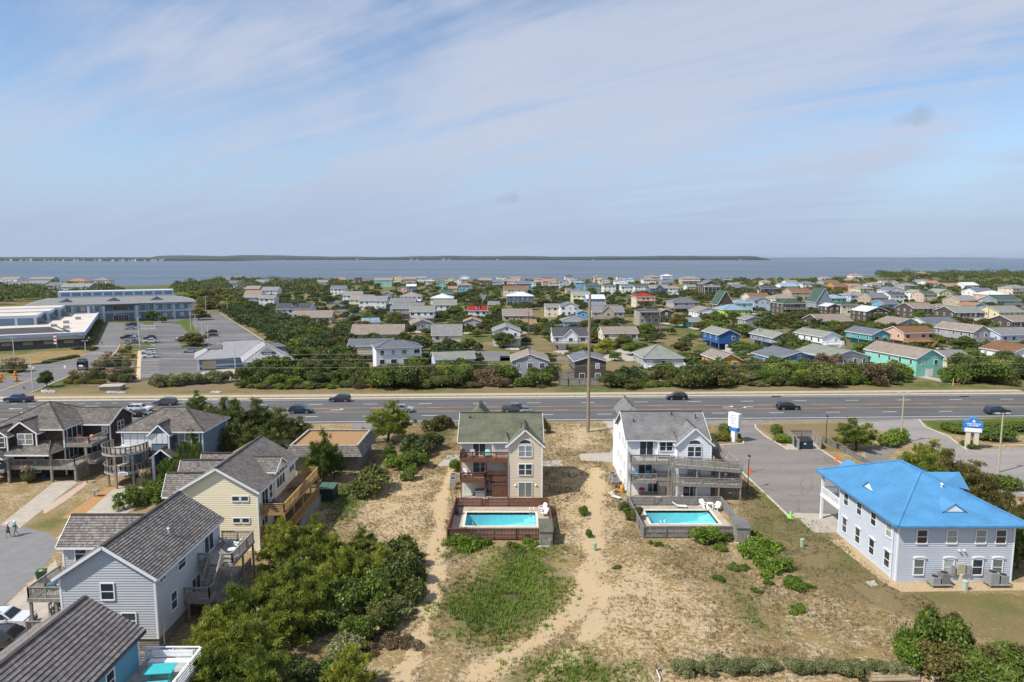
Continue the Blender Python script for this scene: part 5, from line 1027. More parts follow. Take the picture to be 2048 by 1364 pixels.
d_ = deck(Gh, -73.3, -63.6, 96.4, 99.0, 2.4, BLEACHED, .55, 'lower_deck', fmat=GREYWOOD); railing(d_, [(-73.2, 96.5, 2.4), (-63.7, 96.5, 2.4), (-62.3, 103, 2.4), (-62.0, 109, 2.4)], 1.0, GREYWOOD, gap=.16); deck(Gh, -66.5, -62.2, 99.05, 109, 2.4, BLEACHED, .5, 'lower_deck', fmat=GREYWOOD, brd='y')
d_ = deck(Gh, -66.5, -62.6, 99.0, 104, 5.0, BLEACHED, .5, 'upper_deck', fmat=GREYWOOD); railing(d_, [(-66.4, 99.1, 5.0), (-63.0, 99.1, 5.0), (-62.7, 103.5, 5.0)], 1.0, GREYWOOD, gap=.16)
posts(Gh, [(-67.1, 96.5, 0, 4.3), (-63.7, 96.6, 0, 2.3), (-63.6, 99.2, 0, 5.0), (-62.4, 104, 0, 5.0), (-62.3, 109, 0, 5), (-73, 96, 0, 4.2), (-76.8, 95.4, 0, 4.1)], GREYWOOD, .3)
window(Gh, 'r', 100.8, 6.1, 2.2, 2.0, -66.6, 'slide', gm=GLASS); window(Gh, 'f', -64.3, 3.6, 1.8, 2.0, 103.2, 'slide', gm=GLASS); window(Gh, 'f', -62.95, 6.3, .75, 1.4, 103.2, 'hung'); window(Gh, 'f', -71, 3.5, 2.3, 1.2, 99.0, 'twin', gm=BLIND); window(Gh, 'f', -71.2, 1.3, 1.4, 1.2, 99.0, 'hung', gm=BLIND); window(Gh, 'r', 106, 6.1, 1.6, 1.4, -62.2, 'twin', gm=GLASS); window(Gh, 'r', 100.8, 3.6, 1.9, 2.0, -66.6, 'slide', gm=GLASS)
simple_door(Gh, 'f', -75.0, 2.1, 1.3, 2.0, 98.95, plain('turquoise_door', (.16, .42, .47), .5, .05)); stairs(Gh, (-76.3, 96.0, 2.0), (-76.8, 92.6, .1), 1.8, GREYWOOD, 9); deck(Gh, -77.2, -73.4, 95.6, 99, 2.05, BLEACHED, .4, 'entry_landing', fmat=GREYWOOD)
sk = MB()
for i in range(11): sk.beam((-63.6, 96.8, .2 + i * .19), (-62.3, 108.8, .2 + i * .19), .04, .1)
sk.build('slat_skirt', GREYWOOD, Gh, kind='stuff')
chair(-65.3, 100.1, 5.0, .2, 'coral', 'coral red garden chair on the brown house balcony, beside the sliding door'); chair(-63.7, 100.2, 5.0, -.3, 'coral', 'coral garden chair at the railing corner of the brown house balcony')
ov = MB().lathe([(.42, -.03), (.42, .03)], n=16).build('name_plaque', plain('pale_blue_plaque', (.2, .4, .6), .5, .1), Gh); ov.rotation_euler = (math.pi / 2, 0, 0); ov.location = (-69.8, 96.37, 2.15); ov.scale = (1, .45, 1)
bl = MB().lathe([(.45, 0), (.5, .2), (.3, .42)], n=10).build('beach_bag', plain('blue_bag', (.03, .08, .3), .6, .2)); x, y = G(88, 955); bl.location = (x, y, 0); tag(bl, 'round blue bundle under the brown house deck', 'bag')
# ================================================================ HOUSE H: blue-grey with round decks
BGS = plain('slate_blue_siding', (0.115, 0.17, 0.23), 0.6, 0.05, .5); SHUT = plain('white_storm_panels', (0.66, 0.67, 0.68), .5, .06)
Hh = thing('beach_house', 'slate blue house with round grey decks, porthole window and grey shake roof', 'house', (-52, 103, 0), world=True)
wall(Hh, 'wall', -58.0, -46.0, 99.0, 107.6, .2, 7.0, BGS, pitch=.2, lip=.02); hip_roof(Hh, -58.0, -46.0, 99.0, 107.6, 7.0, 9.6, OLDSH, .5, .26, .04)
wall(Hh, 'gable_bay', -53.1, -50.4, 97.8, 100.5, 4.3, 7.0, BGS, 8.2, 'y', sides='flr', lip=.02); gable_roof(Hh, -53.1, -50.4, 97.8, 103, 7.0, 8.3, 'y', OLDSH, .3, .3, .26, .04, name='gable_bay_roof')
for i in range(4): MB().box(-57.7 + i * 1.05, 98.9, 4.4, -56.72 + i * 1.05, 98.96, 6.6).build('storm_panel', SHUT, Hh)
for i in range(3): MB().box(-52.95 + i * .82, 97.7, 5.4, -52.2 + i * .82, 97.77, 6.9).build('storm_panel', SHUT, Hh)
rw = MB().lathe([(.55, -.04), (.55, .04)], n=20).build('porthole_window', WHITE, Hh); rw.rotation_euler = (math.pi / 2, 0, 0); rw.location = (-53.55, 98.95, 5.9); pn = MB().lathe([(.33, -.06), (.33, .06)], n=16).build('pane', GLASS, rw)
window(Hh, 'f', -48.6, 5.6, 1.8, 2.0, 99.0, 'slide', gm=BLIND); window(Hh, 'f', -47.0, 6.0, 1.0, 1.2, 99.0, 'hung', gm=GLASS); simple_door(Hh, 'f', -50.0, 4.5, .9, 2.0, 99.0, plain('slate_door', (.05, .08, .12), .5, .05)); window(Hh, 'f', -54.2, 3.3, 1.5, 1.8, 99, 'slide', gm=GLASS)
def round_deck(T, cx, cy, r, z, a0, a1, mat, nm):
    n = 18; P = [(cx + r * math.cos(a0 + (a1 - a0) * i / n), cy + r * math.sin(a0 + (a1 - a0) * i / n)) for i in range(n + 1)]
    o = MB().prism(P + [(-54.4, 98.95), (-57.4, 98.95)] if False else P, z - .3, z).build(nm, BLEACHED, T)
    railing(o, [(p[0] * .995 + cx * .005, p[1] * .995 + cy * .005, z) for p in P], 1.0, GREYWOOD, gap=.15, post=1.6); return o
round_deck(Hh, -56.0, 96.3, 3.0, 5.0, R(150), R(375), GREYWOOD, 'upper_round_deck'); round_deck(Hh, -56.0, 96.3, 2.85, 2.3, R(150), R(370), GREYWOOD, 'lower_round_deck')
deck(Hh, -57.8, -53.2, 96.5, 98.98, 4.95, BLEACHED, .3, 'deck', fmat=GREYWOOD); deck(Hh, -57.8, -51, 96.5, 98.98, 2.25, BLEACHED, .3, 'deck', fmat=GREYWOOD)
posts(Hh, [(-57.6, 94.4, 0, 5.0), (-56.0, 93.5, 0, 5.0), (-54.0, 94.4, 0, 5.0), (-53.3, 96.6, 0, 5.0), (-57.6, 98.5, 0, 5)], GREYWOOD, .26)
sg = MB().box(-.7, -.04, -.18, .7, .04, .18).box(-.45, -.045, .18, .45, .045, .26).build('name_board', plain('white_board', (.75, .76, .78), .5, .05), Hh); sg.location = (-54.9, 93.35, 2.25); MB().box(-.55, -.05, -.08, .55, -.045, .06).build('lettering', plain('blue_print', (.03, .12, .4), .5, .1), sg)
wall(Hh, 'entry_wall', -52.3, -49.6, 96.6, 98.98, 0, 3.9, BGS, 4.9, 'y', sides='lr', cb=0); gable_roof(Hh, -52.3, -49.6, 96.6, 99.4, 3.9, 5.0, 'y', OLDSH, .3, .3, .26, .04, name='entry_roof'); posts(Hh, [(-52.2, 96.5, 0, 3.9), (-49.7, 96.5, 0, 3.9)], WHITE, .3)
round_table(-56.4, 96.7, 5.0, PLASTICW, 'white round table on the round grey deck', .4, .5); chair(-55.2, 95.3, 5.0, .6, 'white', 'white chair on the round grey deck')
# ================================================================ BUILDING I: flat gravel roof shop
I = thing('shop_building', 'low shop with tan gravel flat roof and grey shingled mansard edge', 'building', (-29, 106, 0), world=True)
MB().box(-34.0, 101.6, 0, -23.6, 111.6, 3.0).build('wall', plain('grey_block_wall', (.16, .155, .15), .85, .15, 1), I)
o_, i_ = (-34.9, 100.7, -22.7, 112.4), (-33.9, 101.7, -23.7, 111.4); m_ = MB(); oc = [(o_[0], o_[1], 2.5), (o_[2], o_[1], 2.5), (o_[2], o_[3], 2.5), (o_[0], o_[3], 2.5)]; ic = [(i_[0], i_[1], 4.0), (i_[2], i_[1], 4.0), (i_[2], i_[3], 4.0), (i_[0], i_[3], 4.0)]
for k in range(4):
    a, b_, c_, d_ = Vector(oc[k]), Vector(oc[(k + 1) % 4]), Vector(ic[(k + 1) % 4]), Vector(ic[k]); n = (b_ - a).cross(c_ - b_).normalized(); courses(m_, [a, b_, c_, d_], n.cross((b_ - a).normalized()), n, .26, .04)
m_.build('mansard', OLDSH, I); MB().prism([(i_[0], i_[1]), (i_[2], i_[1]), (i_[2], i_[3]), (i_[0], i_[3])], 3.5, 3.75).build('gravel_roof', plain('tan_roof_gravel', (.33, .20, .10), .95, .15, 3, bump=.03, spec=.1), I)
m_ = MB()
for k in range(4): a, b_ = Vector(ic[k]), Vector(ic[(k + 1) % 4]); m_.beam(a + Vector((0, 0, -.02)), b_ + Vector((0, 0, -.02)), .3, .16)
m_.build('coping', BLEACHED, I)
# ================================================================ COMMERCIAL COMPLEX (rotated block, local x along its front, local y to the rear)
CREAMR = plain('cream_flat_roof', (.56, .50, .42), .8, .12, .15); BLUEP = plain('blue_wall_panels', (.14, .235, .325), .6, .08, .2); PALEB = plain('pale_blue_trim', (.52, .57, .63), .6, .05, .2)
GRR = shingle('complex_grey_shingles', (.25, .25, .252), (.31, .31, .312), .3, .6, .01, stain=.1); DGR = shingle('dark_grey_shingles', (.085, .085, .09), (.12, .12, .125), .3, .6, .01, stain=.12); TANP = plain('tan_window_panel', (.52, .42, .29), .7, .08)
CR = R(28.5); CO = (-153.5, 241.4)
K1 = thing('office_complex', 'long blue two-storey commercial building with grey roof and entrance columns', 'building', (*CO, 0), CR)
MB().box(-30, 121, 0, 44.5, 150, 9.0).build('wall', BLUEP, K1)
rf = MB(); q = [(-31.5, 119.5, 9.0), (46, 119.5, 9.0), (36, 135, 12.0), (-22, 135, 12.0)]; courses(rf, q, (0, 15.5, 3), (0, -3, 15.5), .6, .03); q = [(46, 119.5, 9.0), (46, 152, 9.0), (36, 140, 12.0), (36, 135, 12.0)]; courses(rf, q, (-10, 0, 3), (3, 0, 10), .6, .03); q = [(-31.5, 152, 9), (-31.5, 119.5, 9), (-22, 135, 12), (-22, 140, 12)]; courses(rf, q, (9.5, 0, 3), (-3, 0, 9.5), .6, .03)
rf.poly([(-31.5, 119.5, 8.9), (46, 119.5, 8.9), (46, 152, 8.9), (-31.5, 152, 8.9)][::-1]).poly([(-31.5, 152, 9), (46, 152, 9), (36, 140, 12), (-22, 140, 12)][::-1] if False else [(46, 152, 9), (-31.5, 152, 9), (-22, 140, 12), (36, 140, 12)]); rf.build('roof', GRR, K1)
scr = MB().box(-18, 135.2, 11.6, 35.5, 148, 15.0).build('roof_screen', PALEB, K1)
for k in range(11): x = -17 + k * 4.75; MB().box(x + .5, 135.05, 12.7, x + 4.3, 135.2, 14.4).build('screen_panel', BLUEP, scr)
for x in (-14, 7, 27):
    d_ = MB().poly([(x - 3, 125.0, 10.1), (x + 3, 125.0, 10.1), (x, 125.0, 11.7)]); d_.build('roof_vent_gable', BLUEP, K1); s_ = MB().poly([(x - 3.6, 124.8, 10.0), (x, 124.8, 11.9), (x, 133, 11.9)]).poly([(x, 124.8, 11.9), (x + 3.6, 124.8, 10.0), (x, 133, 11.9)]).build('vent_gable_roof', GRR, K1); MB().beam((x - 3.6, 124.9, 10.05), (x + 3.6, 124.9, 10.05), .2, .25).build('trim', WHITE, s_)
MB().box(-30.1, 120.75, 4.2, 44.6, 120.98, 5.2).build('floor_band', PALEB, K1); MB().box(-30.1, 120.75, 8.2, 44.6, 120.98, 8.88).build('eave_band', PALEB, K1)
for k in range(9): x = -29.5 + k * 9.2; MB().box(x - .5, 120.6, 0, x + .5, 120.95, 8.85).build('pilaster', PALEB, K1)
for k in range(18):
    x = -27 + k * 4.1
    if 2.5 < x < 17: continue
    for z, m2 in ((6.7, TANP if k % 2 else BLIND), (2.4, TANP)):
        o = MB().box(x - .9, 120.85, z - 1.0, x + .9, 120.97, z + 1.0).build('window', WHITE, K1); MB().box(x - .72, 120.82, z - .85, x + .72, 120.85, z + .85).build('pane', m2, o)
en = MB().box(2, 116.5, 8.2, 18, 121, 9.0).build('entrance_canopy', GRR, K1); posts(K1, [(2.6, 117, 0, 8.2), (17.4, 117, 0, 8.2), (-4, 117.3, 0, 8.2)], PALEB, 1.1, 'entrance_column')
for z0, z1 in ((.1, 3.2), (5.4, 7.8)):
    o = MB().box(6.5, 120.6, z0, 13.5, 120.95, z1).build('entrance_glazing', WHITE, K1)
    for i in range(6): MB().box(6.7 + i * 1.12, 120.52, z0 + .15, 7.7 + i * 1.12, 120.6, z1 - .15).build('pane', GLASS, o)
K2 = thing('shop_wing', 'low commercial wing with cream flat roof and white fascia beside the car park', 'building', (*CO, 0), CR)
MB().box(-36, 14, 0, 0, 117, 4.6).build('wall', PALEB, K2); MB().box(-35.6, 14.5, 4.3, -.4, 116.5, 4.75).build('flat_roof', CREAMR, K2)
m_ = MB().box(-.4, 13.9, 3.6, .4, 117, 5.0).box(-36, 13.6, 3.6, -.4, 14.4, 5.0); m_.build('parapet', PALEB, K2)
for k, (x, y) in enumerate(((-9, 60), (-12, 45), (-6, 80), (-18, 100), (-7, 35))): MB().box(x - 1, y - 1.2, 4.75, x + 1, y + 1.2, 5.9).build('roof_unit', GREYMETAL, K2)
for k in range(9): y = 20 + k * 10.5; MB().box(-.02, y, .3, .1, y + 6, 2.9).build('shopfront', GLASS, K2)
K3 = thing('stepped_hall', 'tall flat-roofed hall with blue wall panels and white fins, stepped in three', 'building', (*CO, 0), CR)
for k, (y0, y1, x1, h) in enumerate(((58, 78, -19, 8.6), (78, 98, -16.5, 8.9), (98, 116, -14, 9.2))):
    p_ = MB().box(-95, y0, 0, x1, y1, h).build('hall_block', BLUEP, K3); MB().box(-95, y0 - .4, h - .9, x1 + .4, y0, h + .25).box(x1, y0, h - .9, x1 + .4, y1, h + .25).build('parapet', PALEB, p_); MB().box(-94.5, y0 + .4, h, x1 - .4, y1 - .2, h + .1).build('flat_roof', CREAMR, p_)
    for i in range(9): x = x1 - .6 - i * 6.5; MB().box(x - .45, y0 - .35, 0, x + .45, y0 - .02, h - .9).build('fin', PALEB, p_)
    MB().box(-60, y0 - .25, 4.4, x1, y0 - .02, 4.9).build('band', PALEB, p_)
    bm = MB(); bm.poly([(x1 + .4, y0 + 6, 4.75), (x1 + 3.2, y0 + 6, 4.75), (x1 + .4, y0 + 6, 7.4)]).poly([(x1 + .4, y0 + 7.5, 4.75), (x1 + .4, y0 + 7.5, 7.4), (x1 + 3.2, y0 + 7.5, 4.75)]).poly([(x1 + 3.2, y0 + 6, 4.75), (x1 + 3.2, y0 + 7.5, 4.75), (x1 + .4, y0 + 7.5, 7.4), (x1 + .4, y0 + 6, 7.4)]); bm.build('buttress', GREYWOOD, p_)
    MB().box(-50, y0 + 8, h + .1, -42, y0 + 12, h + 1.3).build('roof_unit', GREYMETAL, p_)
K4 = thing('shop_wing', 'low commercial wing with dark grey shingle roof and tan window panels', 'building', (*CO, 0), CR)
MB().box(-75, 10.5, 0, -1, 13.5, 3.2).build('wall', plain('grey_clad_wall', (.13, .13, .135), .8, .1, .5), K4); rf = MB(); q = [(-76, 8.5, 3.1), (0, 8.5, 3.1), (-12, 29, 6.2), (-76, 29, 6.2)]; courses(rf, q, (0, 20.5, 3.1), (0, -3.1, 20.5), .5, .03); q = [(0, 8.5, 3.1), (0.2, 20, 3.4), (-12, 29, 6.2)]; courses(rf, q, (-.9, .3, .3), (.3, .0, .95), .5, .03); rf.poly([(-76, 29, 6.2), (-12, 29, 6.2), (-12, 29, 3.0), (-76, 29, 3.0)][::-1]).poly([(-76, 8.5, 3.0), (0, 8.5, 3.0), (0, 20, 3.0), (-76, 20, 3.0)][::-1]); rf.build('roof', DGR, K4)
MB().beam((-76, 8.45, 2.95), (0, 8.45, 2.95), .1, .35).build('fascia', BLACK, K4)
for k in range(11): x = -68 + k * 6.2; MB().box(x, 10.3, 1.5, x + 3.0, 10.5, 2.9).build('window_panel', TANP, K4)
K5 = thing('bank_building', 'pale grey hip-roofed commercial building with blue walls and dormers', 'building', (-91, 196.2, 0), R(24))
MB().box(0, 0, 0, 24, 14, 3.4).build('wall', BLUEP, K5); hip_roof(K5, 0, 24, 0, 14, 3.4, 7.4, shingle('pale_grey_shingles', (.30, .30, .31), (.36, .36, .37), .3, .5, .01, stain=.08), 1.2, .3, .02); MB().box(12.5, -12, 0, 24, .02, 3.4).build('wing_wall', BLUEP, K5)
PGS = MATS['pale_grey_shingles']; hip_roof(K5, 12.5, 24, -12, 9, 3.4, 7.2, PGS, 1.2, .3, .02, ridge='y', name='wing_roof')
for x, y, rz in ((18.2, -9.3, 0), (3.4, 5, -1), (23.0, 2, 1)):
    o = MB().box(-1.5, -.9, 0, 1.5, 2.5, 1.5).build('dormer', BLUEP, K5); o.location = (x, y, 4.2); o.rotation_euler = (0, 0, rz * 1.57); MB().box(-1.1, -.97, .35, 1.1, -.9, 1.2).build('dormer_window', WHITE, o); r_ = MB().poly([(-2, -1.4, 1.5), (2, -1.4, 1.5), (0, .8, 2.6)]).poly([(2, -1.4, 1.5), (2, 3, 1.5), (0, 3, 2.6), (0, .8, 2.6)]).poly([(-2, 3, 1.5), (-2, -1.4, 1.5), (0, .8, 2.6), (0, 3, 2.6)]).build('dormer_roof', PGS, o)
o = MB().box(.8, -.15, .1, 4.6, -.01, 2.7).build('door_panel', TANP, K5); MB().box(0, -.12, 1.0, 12.4, -.02, 1.5).build('trim_band', PALEB, K5)
for x, y in ((-.2, -.2), (12.3, -12.2), (24.2, -12.2), (12.3, -.2)): MB().box(x - .3, y - .3, 0, x + .3, y + .3, 3.3).build('column', WHITE, K5)
# ================================================================ NEIGHBOURHOOD HOUSES
WC = dict(white=(.72, .73, .74), cream=(.66, .58, .44), grey=(.34, .33, .34), lav=(.36, .34, .38), blue=(.09, .24, .44), royal=(.02, .10, .30), paleblue=(.46, .55, .66), navy=(.07, .12, .22), brown=(.085, .065, .052), tan=(.45, .36, .26), pink=(.58, .42, .34), salmon=(.66, .40, .28), mint=(.22, .56, .45), teal=(.10, .34, .38), turq=(.10, .47, .47), lime=(.52, .72, .05), yellow=(.75, .50, .03), paleyel=(.70, .64, .36), orange=(.62, .27, .02), aqua=(.35, .62, .66), sky=(.14, .36, .58), greyblue=(.24, .30, .36), weath=(.34, .30, .24))
RC = dict(grey=((.20, .20, .20), (.26, .26, .255)), dark=((.07, .072, .078), (.10, .10, .105)), slate=((.13, .145, .17), (.17, .185, .21)), tan=((.25, .205, .17), (.31, .26, .215)), brown=((.17, .09, .05), (.25, .13, .07)), red=((.28, .025, .02), (.34, .04, .03)), green=((.05, .09, .065), (.075, .12, .09)), sage=((.22, .235, .20), (.28, .29, .255)), white=((.55, .57, .60), (.62, .63, .66)), orange=((.32, .175, .10), (.38, .21, .12)), blue=((.22, .32, .42), (.28, .37, .46)))
WN = dict(lav='lavender grey', paleblue='pale blue', royal='royal blue', navy='navy blue', pink='pinkish', turq='bright turquoise', lime='lime green', paleyel='pale yellow', sky='sky blue', greyblue='grey-blue', weath='weathered timber', mint='mint green', brown='dark brown shingled')
RN = dict(dark='dark grey', slate='slate grey', sage='sage grey', white='white metal')
_fw = {}
def far_win(w, h, gm):
    k = (w, h, gm.name)
    if k not in _fw:
        mb = MB().box(-w / 2 - .13, -.05, -h / 2 - .13, w / 2 + .13, .02, h / 2 + .13); mb.cm = 1; mb.box(-w / 2, -.065, -h / 2, -.02, -.05, h / 2).box(.02, -.065, -h / 2, w / 2, -.05, h / 2); _fw[k] = mb.mesh('window', [WHITE, gm])
    return _fw[k]
FOOT = []     # footprints (x, y, r)
HN = 0
def house(x0, x1, ye, yb, wc, rc, roof='x', o='', yaw=2.0, dep=None, rise=None, h=None, where=''):
    """x0,x1,ye: eave span in photo pixels, yb: pixel row where the house meets the ground (None: usual height)"""
    global HN; HN += 1; rr = random.Random(HN * 7 + 1)
    cx = (x0 + x1) / 2
    if yb is not None:
        X, Y = G(cx, yb); dy = -(ye - 682) / FPX; hh = CAM_H + Y * (-_s + dy * _c) / (_c + dy * _s); hh = min(max(hh, 5.8 if Y > 340 else 2.8), 10.5)
    else: hh = h or 5.6
    X, Y = G(cx, ye, hh); f = Y * _c - (hh - CAM_H) * _s; W = (x1 - x0) * f / FPX * 0.96; ov = .35
    Dp = dep or min(max(W * 1.05, 8.0), 14.0); far_ = Y > 420
    fh = 2.4 if ('p' in o and hh > 4.6) else 0.0
    lab = f"{WN.get(wc, wc)} house with {RN.get(rc, rc)} " + {'x': 'gable roof', 'y': 'end-on gable roof', 'h': 'hip roof', 'f': 'flat roof', 'a': 'steep gable roof'}[roof]
    if 'p' in o: lab += ' on pilings'
    if 'd' in o: lab += ', railed deck'
    if 'c' in o: lab += ' and chimney'
    if 'g' in o: lab += ' and garage'
    if where: lab += ' ' + where
    T = thing('beach_cottage', lab, 'house', (X, Y + Dp / 2 * math.cos(R(yaw)) - ov, 0), R(yaw), 'houses of the far neighbourhood'); FOOT.append((X, Y + Dp / 2, max(W, Dp) * .5 + .6))
    wm = plain('cottage_wall_' + wc, WC[wc], .65, .06, .4); rm = shingle('cottage_roof_' + rc, *RC[rc], .3, .45, .012, stain=.15)
    hw, hd = W / 2, Dp / 2; rs = rise or (.30 * (Dp if roof in 'xh' else W) * .62 if roof != 'a' else W * .8)
    ax = 'y' if roof in 'ya' else 'x'; zr = hh + rs
    mb = MB(); xs_ = (-hw, hw)
    gb = [(-hw, fh), (hw, fh), (hw, hh)] + ([(0, zr)] if roof in 'ya' else []) + [(-hw, hh)]; gs = [(-hd, fh), (hd, fh), (hd, hh)] + ([(0, zr)] if roof == 'x' else []) + [(-hd, hh)]
    lap = .24 if not far_ else 3.0
    for sgn in (-1, 1):
        courses(mb, [(x, sgn * hd, z) for x, z in gb], (0, 0, 1), (0, sgn, 0), lap, .02); courses(mb, [(sgn * hw, y, z) for y, z in gs], (0, 0, 1), (sgn, 0, 0), lap, .02)
    if fh: mb.poly([(-hw, -hd, fh), (-hw, hd, fh), (hw, hd, fh), (hw, -hd, fh)])
    wo = mb.build('wall', wm, T)
    pit = .3 if not far_ else 4.0
    if roof in 'xya': gable_roof(T, -hw, hw, -hd, hd, hh + .03, zr, ax, rm, ov + .05, ov, pit, .02)
    elif roof == 'h': hip_roof(T, -hw, hw, -hd, hd, hh, hh + rs, rm, ov + .1, pit, .02, ridge='x' if W >= Dp else 'y')
    else: MB().box(-hw - .2, -hd - .2, hh, hw + .2, hd + .2, hh + .3).build('roof', rm, T)
    if fh:
        n = max(2, int(W / 3.2))
        for i in range(n + 1):
            for y in (-hd + .2, 0, hd - .2): MB().beam((-hw + .15 + i * (W - .3) / n, y, -.1), (-hw + .15 + i * (W - .3) / n, y, fh), .22, .22).build('piling', GREYWOOD, T)
        MB().box(-hw * .55, -hd * .2, 0, hw * .9, hd - .5, fh - .05).build('ground_room', wm, T)
    if not far_ and rr.random() < .6: q = rr.choice((-1, 1)) * hw * .5; MB().box(q - 1.7, -hd - 11, -.1, q + 1.7, -hd - .1, .024 + HN * .0001).build('drive', CONC, T)
    # windows
    def put(face, a, z, w_=.95, h_=1.25):
        gm = BLIND if rr.random() < .3 else GLASS; q = bpy.data.objects.new('window', far_win(w_, h_, gm)); COL.objects.link(q); q.parent = T
        q.location = {'f': (a, -hd - .03, z), 'r': (hw + .03, a, z), 'l': (-hw - .03, a, z)}[face]; q.rotation_euler = (0, 0, {'f': 0, 'r': math.pi / 2, 'l': -math.pi / 2}[face])
    rows = [hh - 1.45] + ([hh - 4.1] if hh - fh > 4.6 else []) + ([hh - 6.7] if hh - fh > 7.4 else [])
    for ri, z in enumerate(rows):
        if z < .7: continue
        n = max(1, int(W / 2.9))
        for i in range(n):
            if 'g' in o and z < 2.2: continue
            if rr.random() < .1: continue
            put('f', -hw + W * (i + .5) / n + rr.uniform(-.3, .3), z, rr.choice((.9, 1.3, 1.6)))
        side = 'l' if X > 0 else 'r'
        for i in range(max(1, int(Dp / 3.6))): put(side, -hd + Dp * (i + .5) / max(1, int(Dp / 3.6)), z, .85, 1.15)
    if roof in 'ya' and rs > 1.8 and rr.random() < .6: put('f', 0, hh + rs * .28, .8, .9)
    if 'g' in o:
        n = max(1, int(W / 4.5))
        for i in range(n): MB().box(-hw + W * (i + .5) / n - 1.25, -hd - .06, 0, -hw + W * (i + .5) / n + 1.25, -hd - .02, 2.1).build('garage_door', WHITE if rr.random() < .6 else BLACK, T)
    if 'd' in o:
        z = fh if fh else max(.5, hh - 2.7); dm = WHITE if 'w' in o else (TANWOOD if 't' in o else GREYWOOD); dw = 2.4
        d_ = deck(T, -hw, hw, -hd - dw, -hd - .03, z, dm, .3, 'deck') if not far_ else MB().box(-hw, -hd - dw, z - .25, hw, -hd - .03, z).build('deck', dm, T)
        railing(d_, [(-hw + .05, -hd - .1, z), (-hw + .05, -hd - dw + .05, z), (hw - .05, -hd - dw + .05, z), (hw - .05, -hd - .1, z)], .95, dm, gap=.2 if not far_ else .5, post=2.4)
        n = max(2, int(W / 3.5))
        for i in range(n + 1): MB().beam((-hw + .12 + i * (W - .24) / n, -hd - dw + .15, -.05), (-hw + .12 + i * (W - .24) / n, -hd - dw + .15, z - .25 if 'o' not in o else hh), .16, .16).build('deck_post', dm, T)
        if 'o' in o:   # porch roof carried over the deck
            m2 = MB(); q = [(-hw - .2, -hd - dw - .2, hh - .35), (hw + .2, -hd - dw - .2, hh - .35), (hw + .2, -hd, hh + .1), (-hw - .2, -hd, hh + .1)]; courses(m2, q, (0, dw, .45), (0, -.45, dw), .3, .02); m2.poly([(p[0], p[1], p[2] - .12) for p in q][::-1]); m2.build('porch_roof', rm, T)
        if 's' in o: stairs(T, (hw - .8, -hd - dw, z), (hw - .8 - z * 1.3, -hd - dw - .05, 0) if rr.random() < .5 else (hw - .8, -hd - dw - z * 1.2, 0), 1.1, dm, rail=not far_)
    if 'c' in o: MB().box(-.4, -.4, 0, .4, .4, rs + 1.6).build('chimney', WHITE if 'w' in o else plain('brick_red', (.2, .08, .05), .85, .2, 3), T).location = (hw * .35, hd * .2, hh - .2)
    if 'D' in o:    # roof dormer facing the front
        dz = hh + rs * .35; d_ = MB().box(-1.1, -hd * .62, dz - .4, 1.1, 0, dz + 1.3).build('dormer', wm, T); MB().poly([(-1.35, -hd * .7, dz + 1.3), (1.35, -hd * .7, dz + 1.3), (0, -hd * .7, dz + 2.1)]).poly([(-1.35, -hd * .7, dz + 1.3), (0, -hd * .7, dz + 2.1), (0, 0.5, dz + 2.1), (-1.35, .5, dz + 1.3)]).poly([(0, -hd * .7, dz + 2.1), (1.35, -hd * .7, dz + 1.3), (1.35, .5, dz + 1.3), (0, .5, dz + 2.1)]).build('dormer_roof', rm, d_)
        q = bpy.data.objects.new('window', far_win(.9, .9, GLASS)); COL.objects.link(q); q.parent = d_; q.location = (0, -hd * .62 - .02, dz + .6)
    if 'G' in o:    # centre cross gable
        gw = W * .2; d_ = MB().poly([(-gw, -hd - .5, fh), (gw, -hd - .5, fh), (gw, -hd - .5, hh), (0, -hd - .5, hh + gw * .95), (-gw, -hd - .5, hh)]).poly([(-gw, -hd - .5, fh), (-gw, -hd - .5, hh), (-gw, -hd, hh), (-gw, -hd, fh)]).poly([(gw, -hd - .5, fh), (gw, -hd, fh), (gw, -hd, hh), (gw, -hd - .5, hh)]).build('gable_bay', wm, T); zz_ = hh + gw * .95
        m2 = MB(); 
        for sg in (-1, 1): m2.poly([(0, -hd - .8, zz_ + .08), (0, hd * .1, zz_ + .08), (sg * (gw + .3), hd * .1, hh - .2), (sg * (gw + .3), -hd - .8, hh - .2)][::sg])
        g_ = m2.build('gable_bay_roof', rm, T); MB().beam((0, -hd - .82, zz_), (-gw - .3, -hd - .82, hh - .28), .05, .2).beam((0, -hd - .82, zz_), (gw + .3, -hd - .82, hh - .28), .05, .2).build('fascia', WHITE, g_)
        q = bpy.data.objects.new('window', far_win(1.3, 1.2, GLASS)); COL.objects.link(q); q.parent = T; q.location = (0, -hd - .53, hh - 1.4)
    return T
# nearest row beyond the highway
house(1022, 1097, 720, 758, 'lav', 'tan', 'y', '', 1, dep=11, where='beside the board fence'); house(1146, 1211, 721, 758, 'brown', 'slate', 'y', '', 3, dep=12, rise=1.3, where='beside the board fence')
house(1282, 1366, 715, 748, 'grey', 'sage', 'h', 'pdw', 4, dep=12, rise=3.2); house(742, 836, 694, 738, 'white', 'slate', 'h', '', 18, dep=9); house(694, 782, 690, 722, 'cream', 'slate', 'x', 'ds', 5, dep=9)
house(862, 945, 716, 742, 'paleblue', 'sage', 'x', 'd', 14, dep=8); house(1430, 1478, 718, 742, 'orange', 'tan', 'y', '', 8, dep=12, rise=1.6); house(1540, 1640, 716, 738, 'blue', 'slate', 'y', '', 9, dep=14, rise=2); house(1638, 1732, 712, 735, 'lav', 'sage', 'y', '', 14, dep=16, rise=1.9, where='beside the mint house')
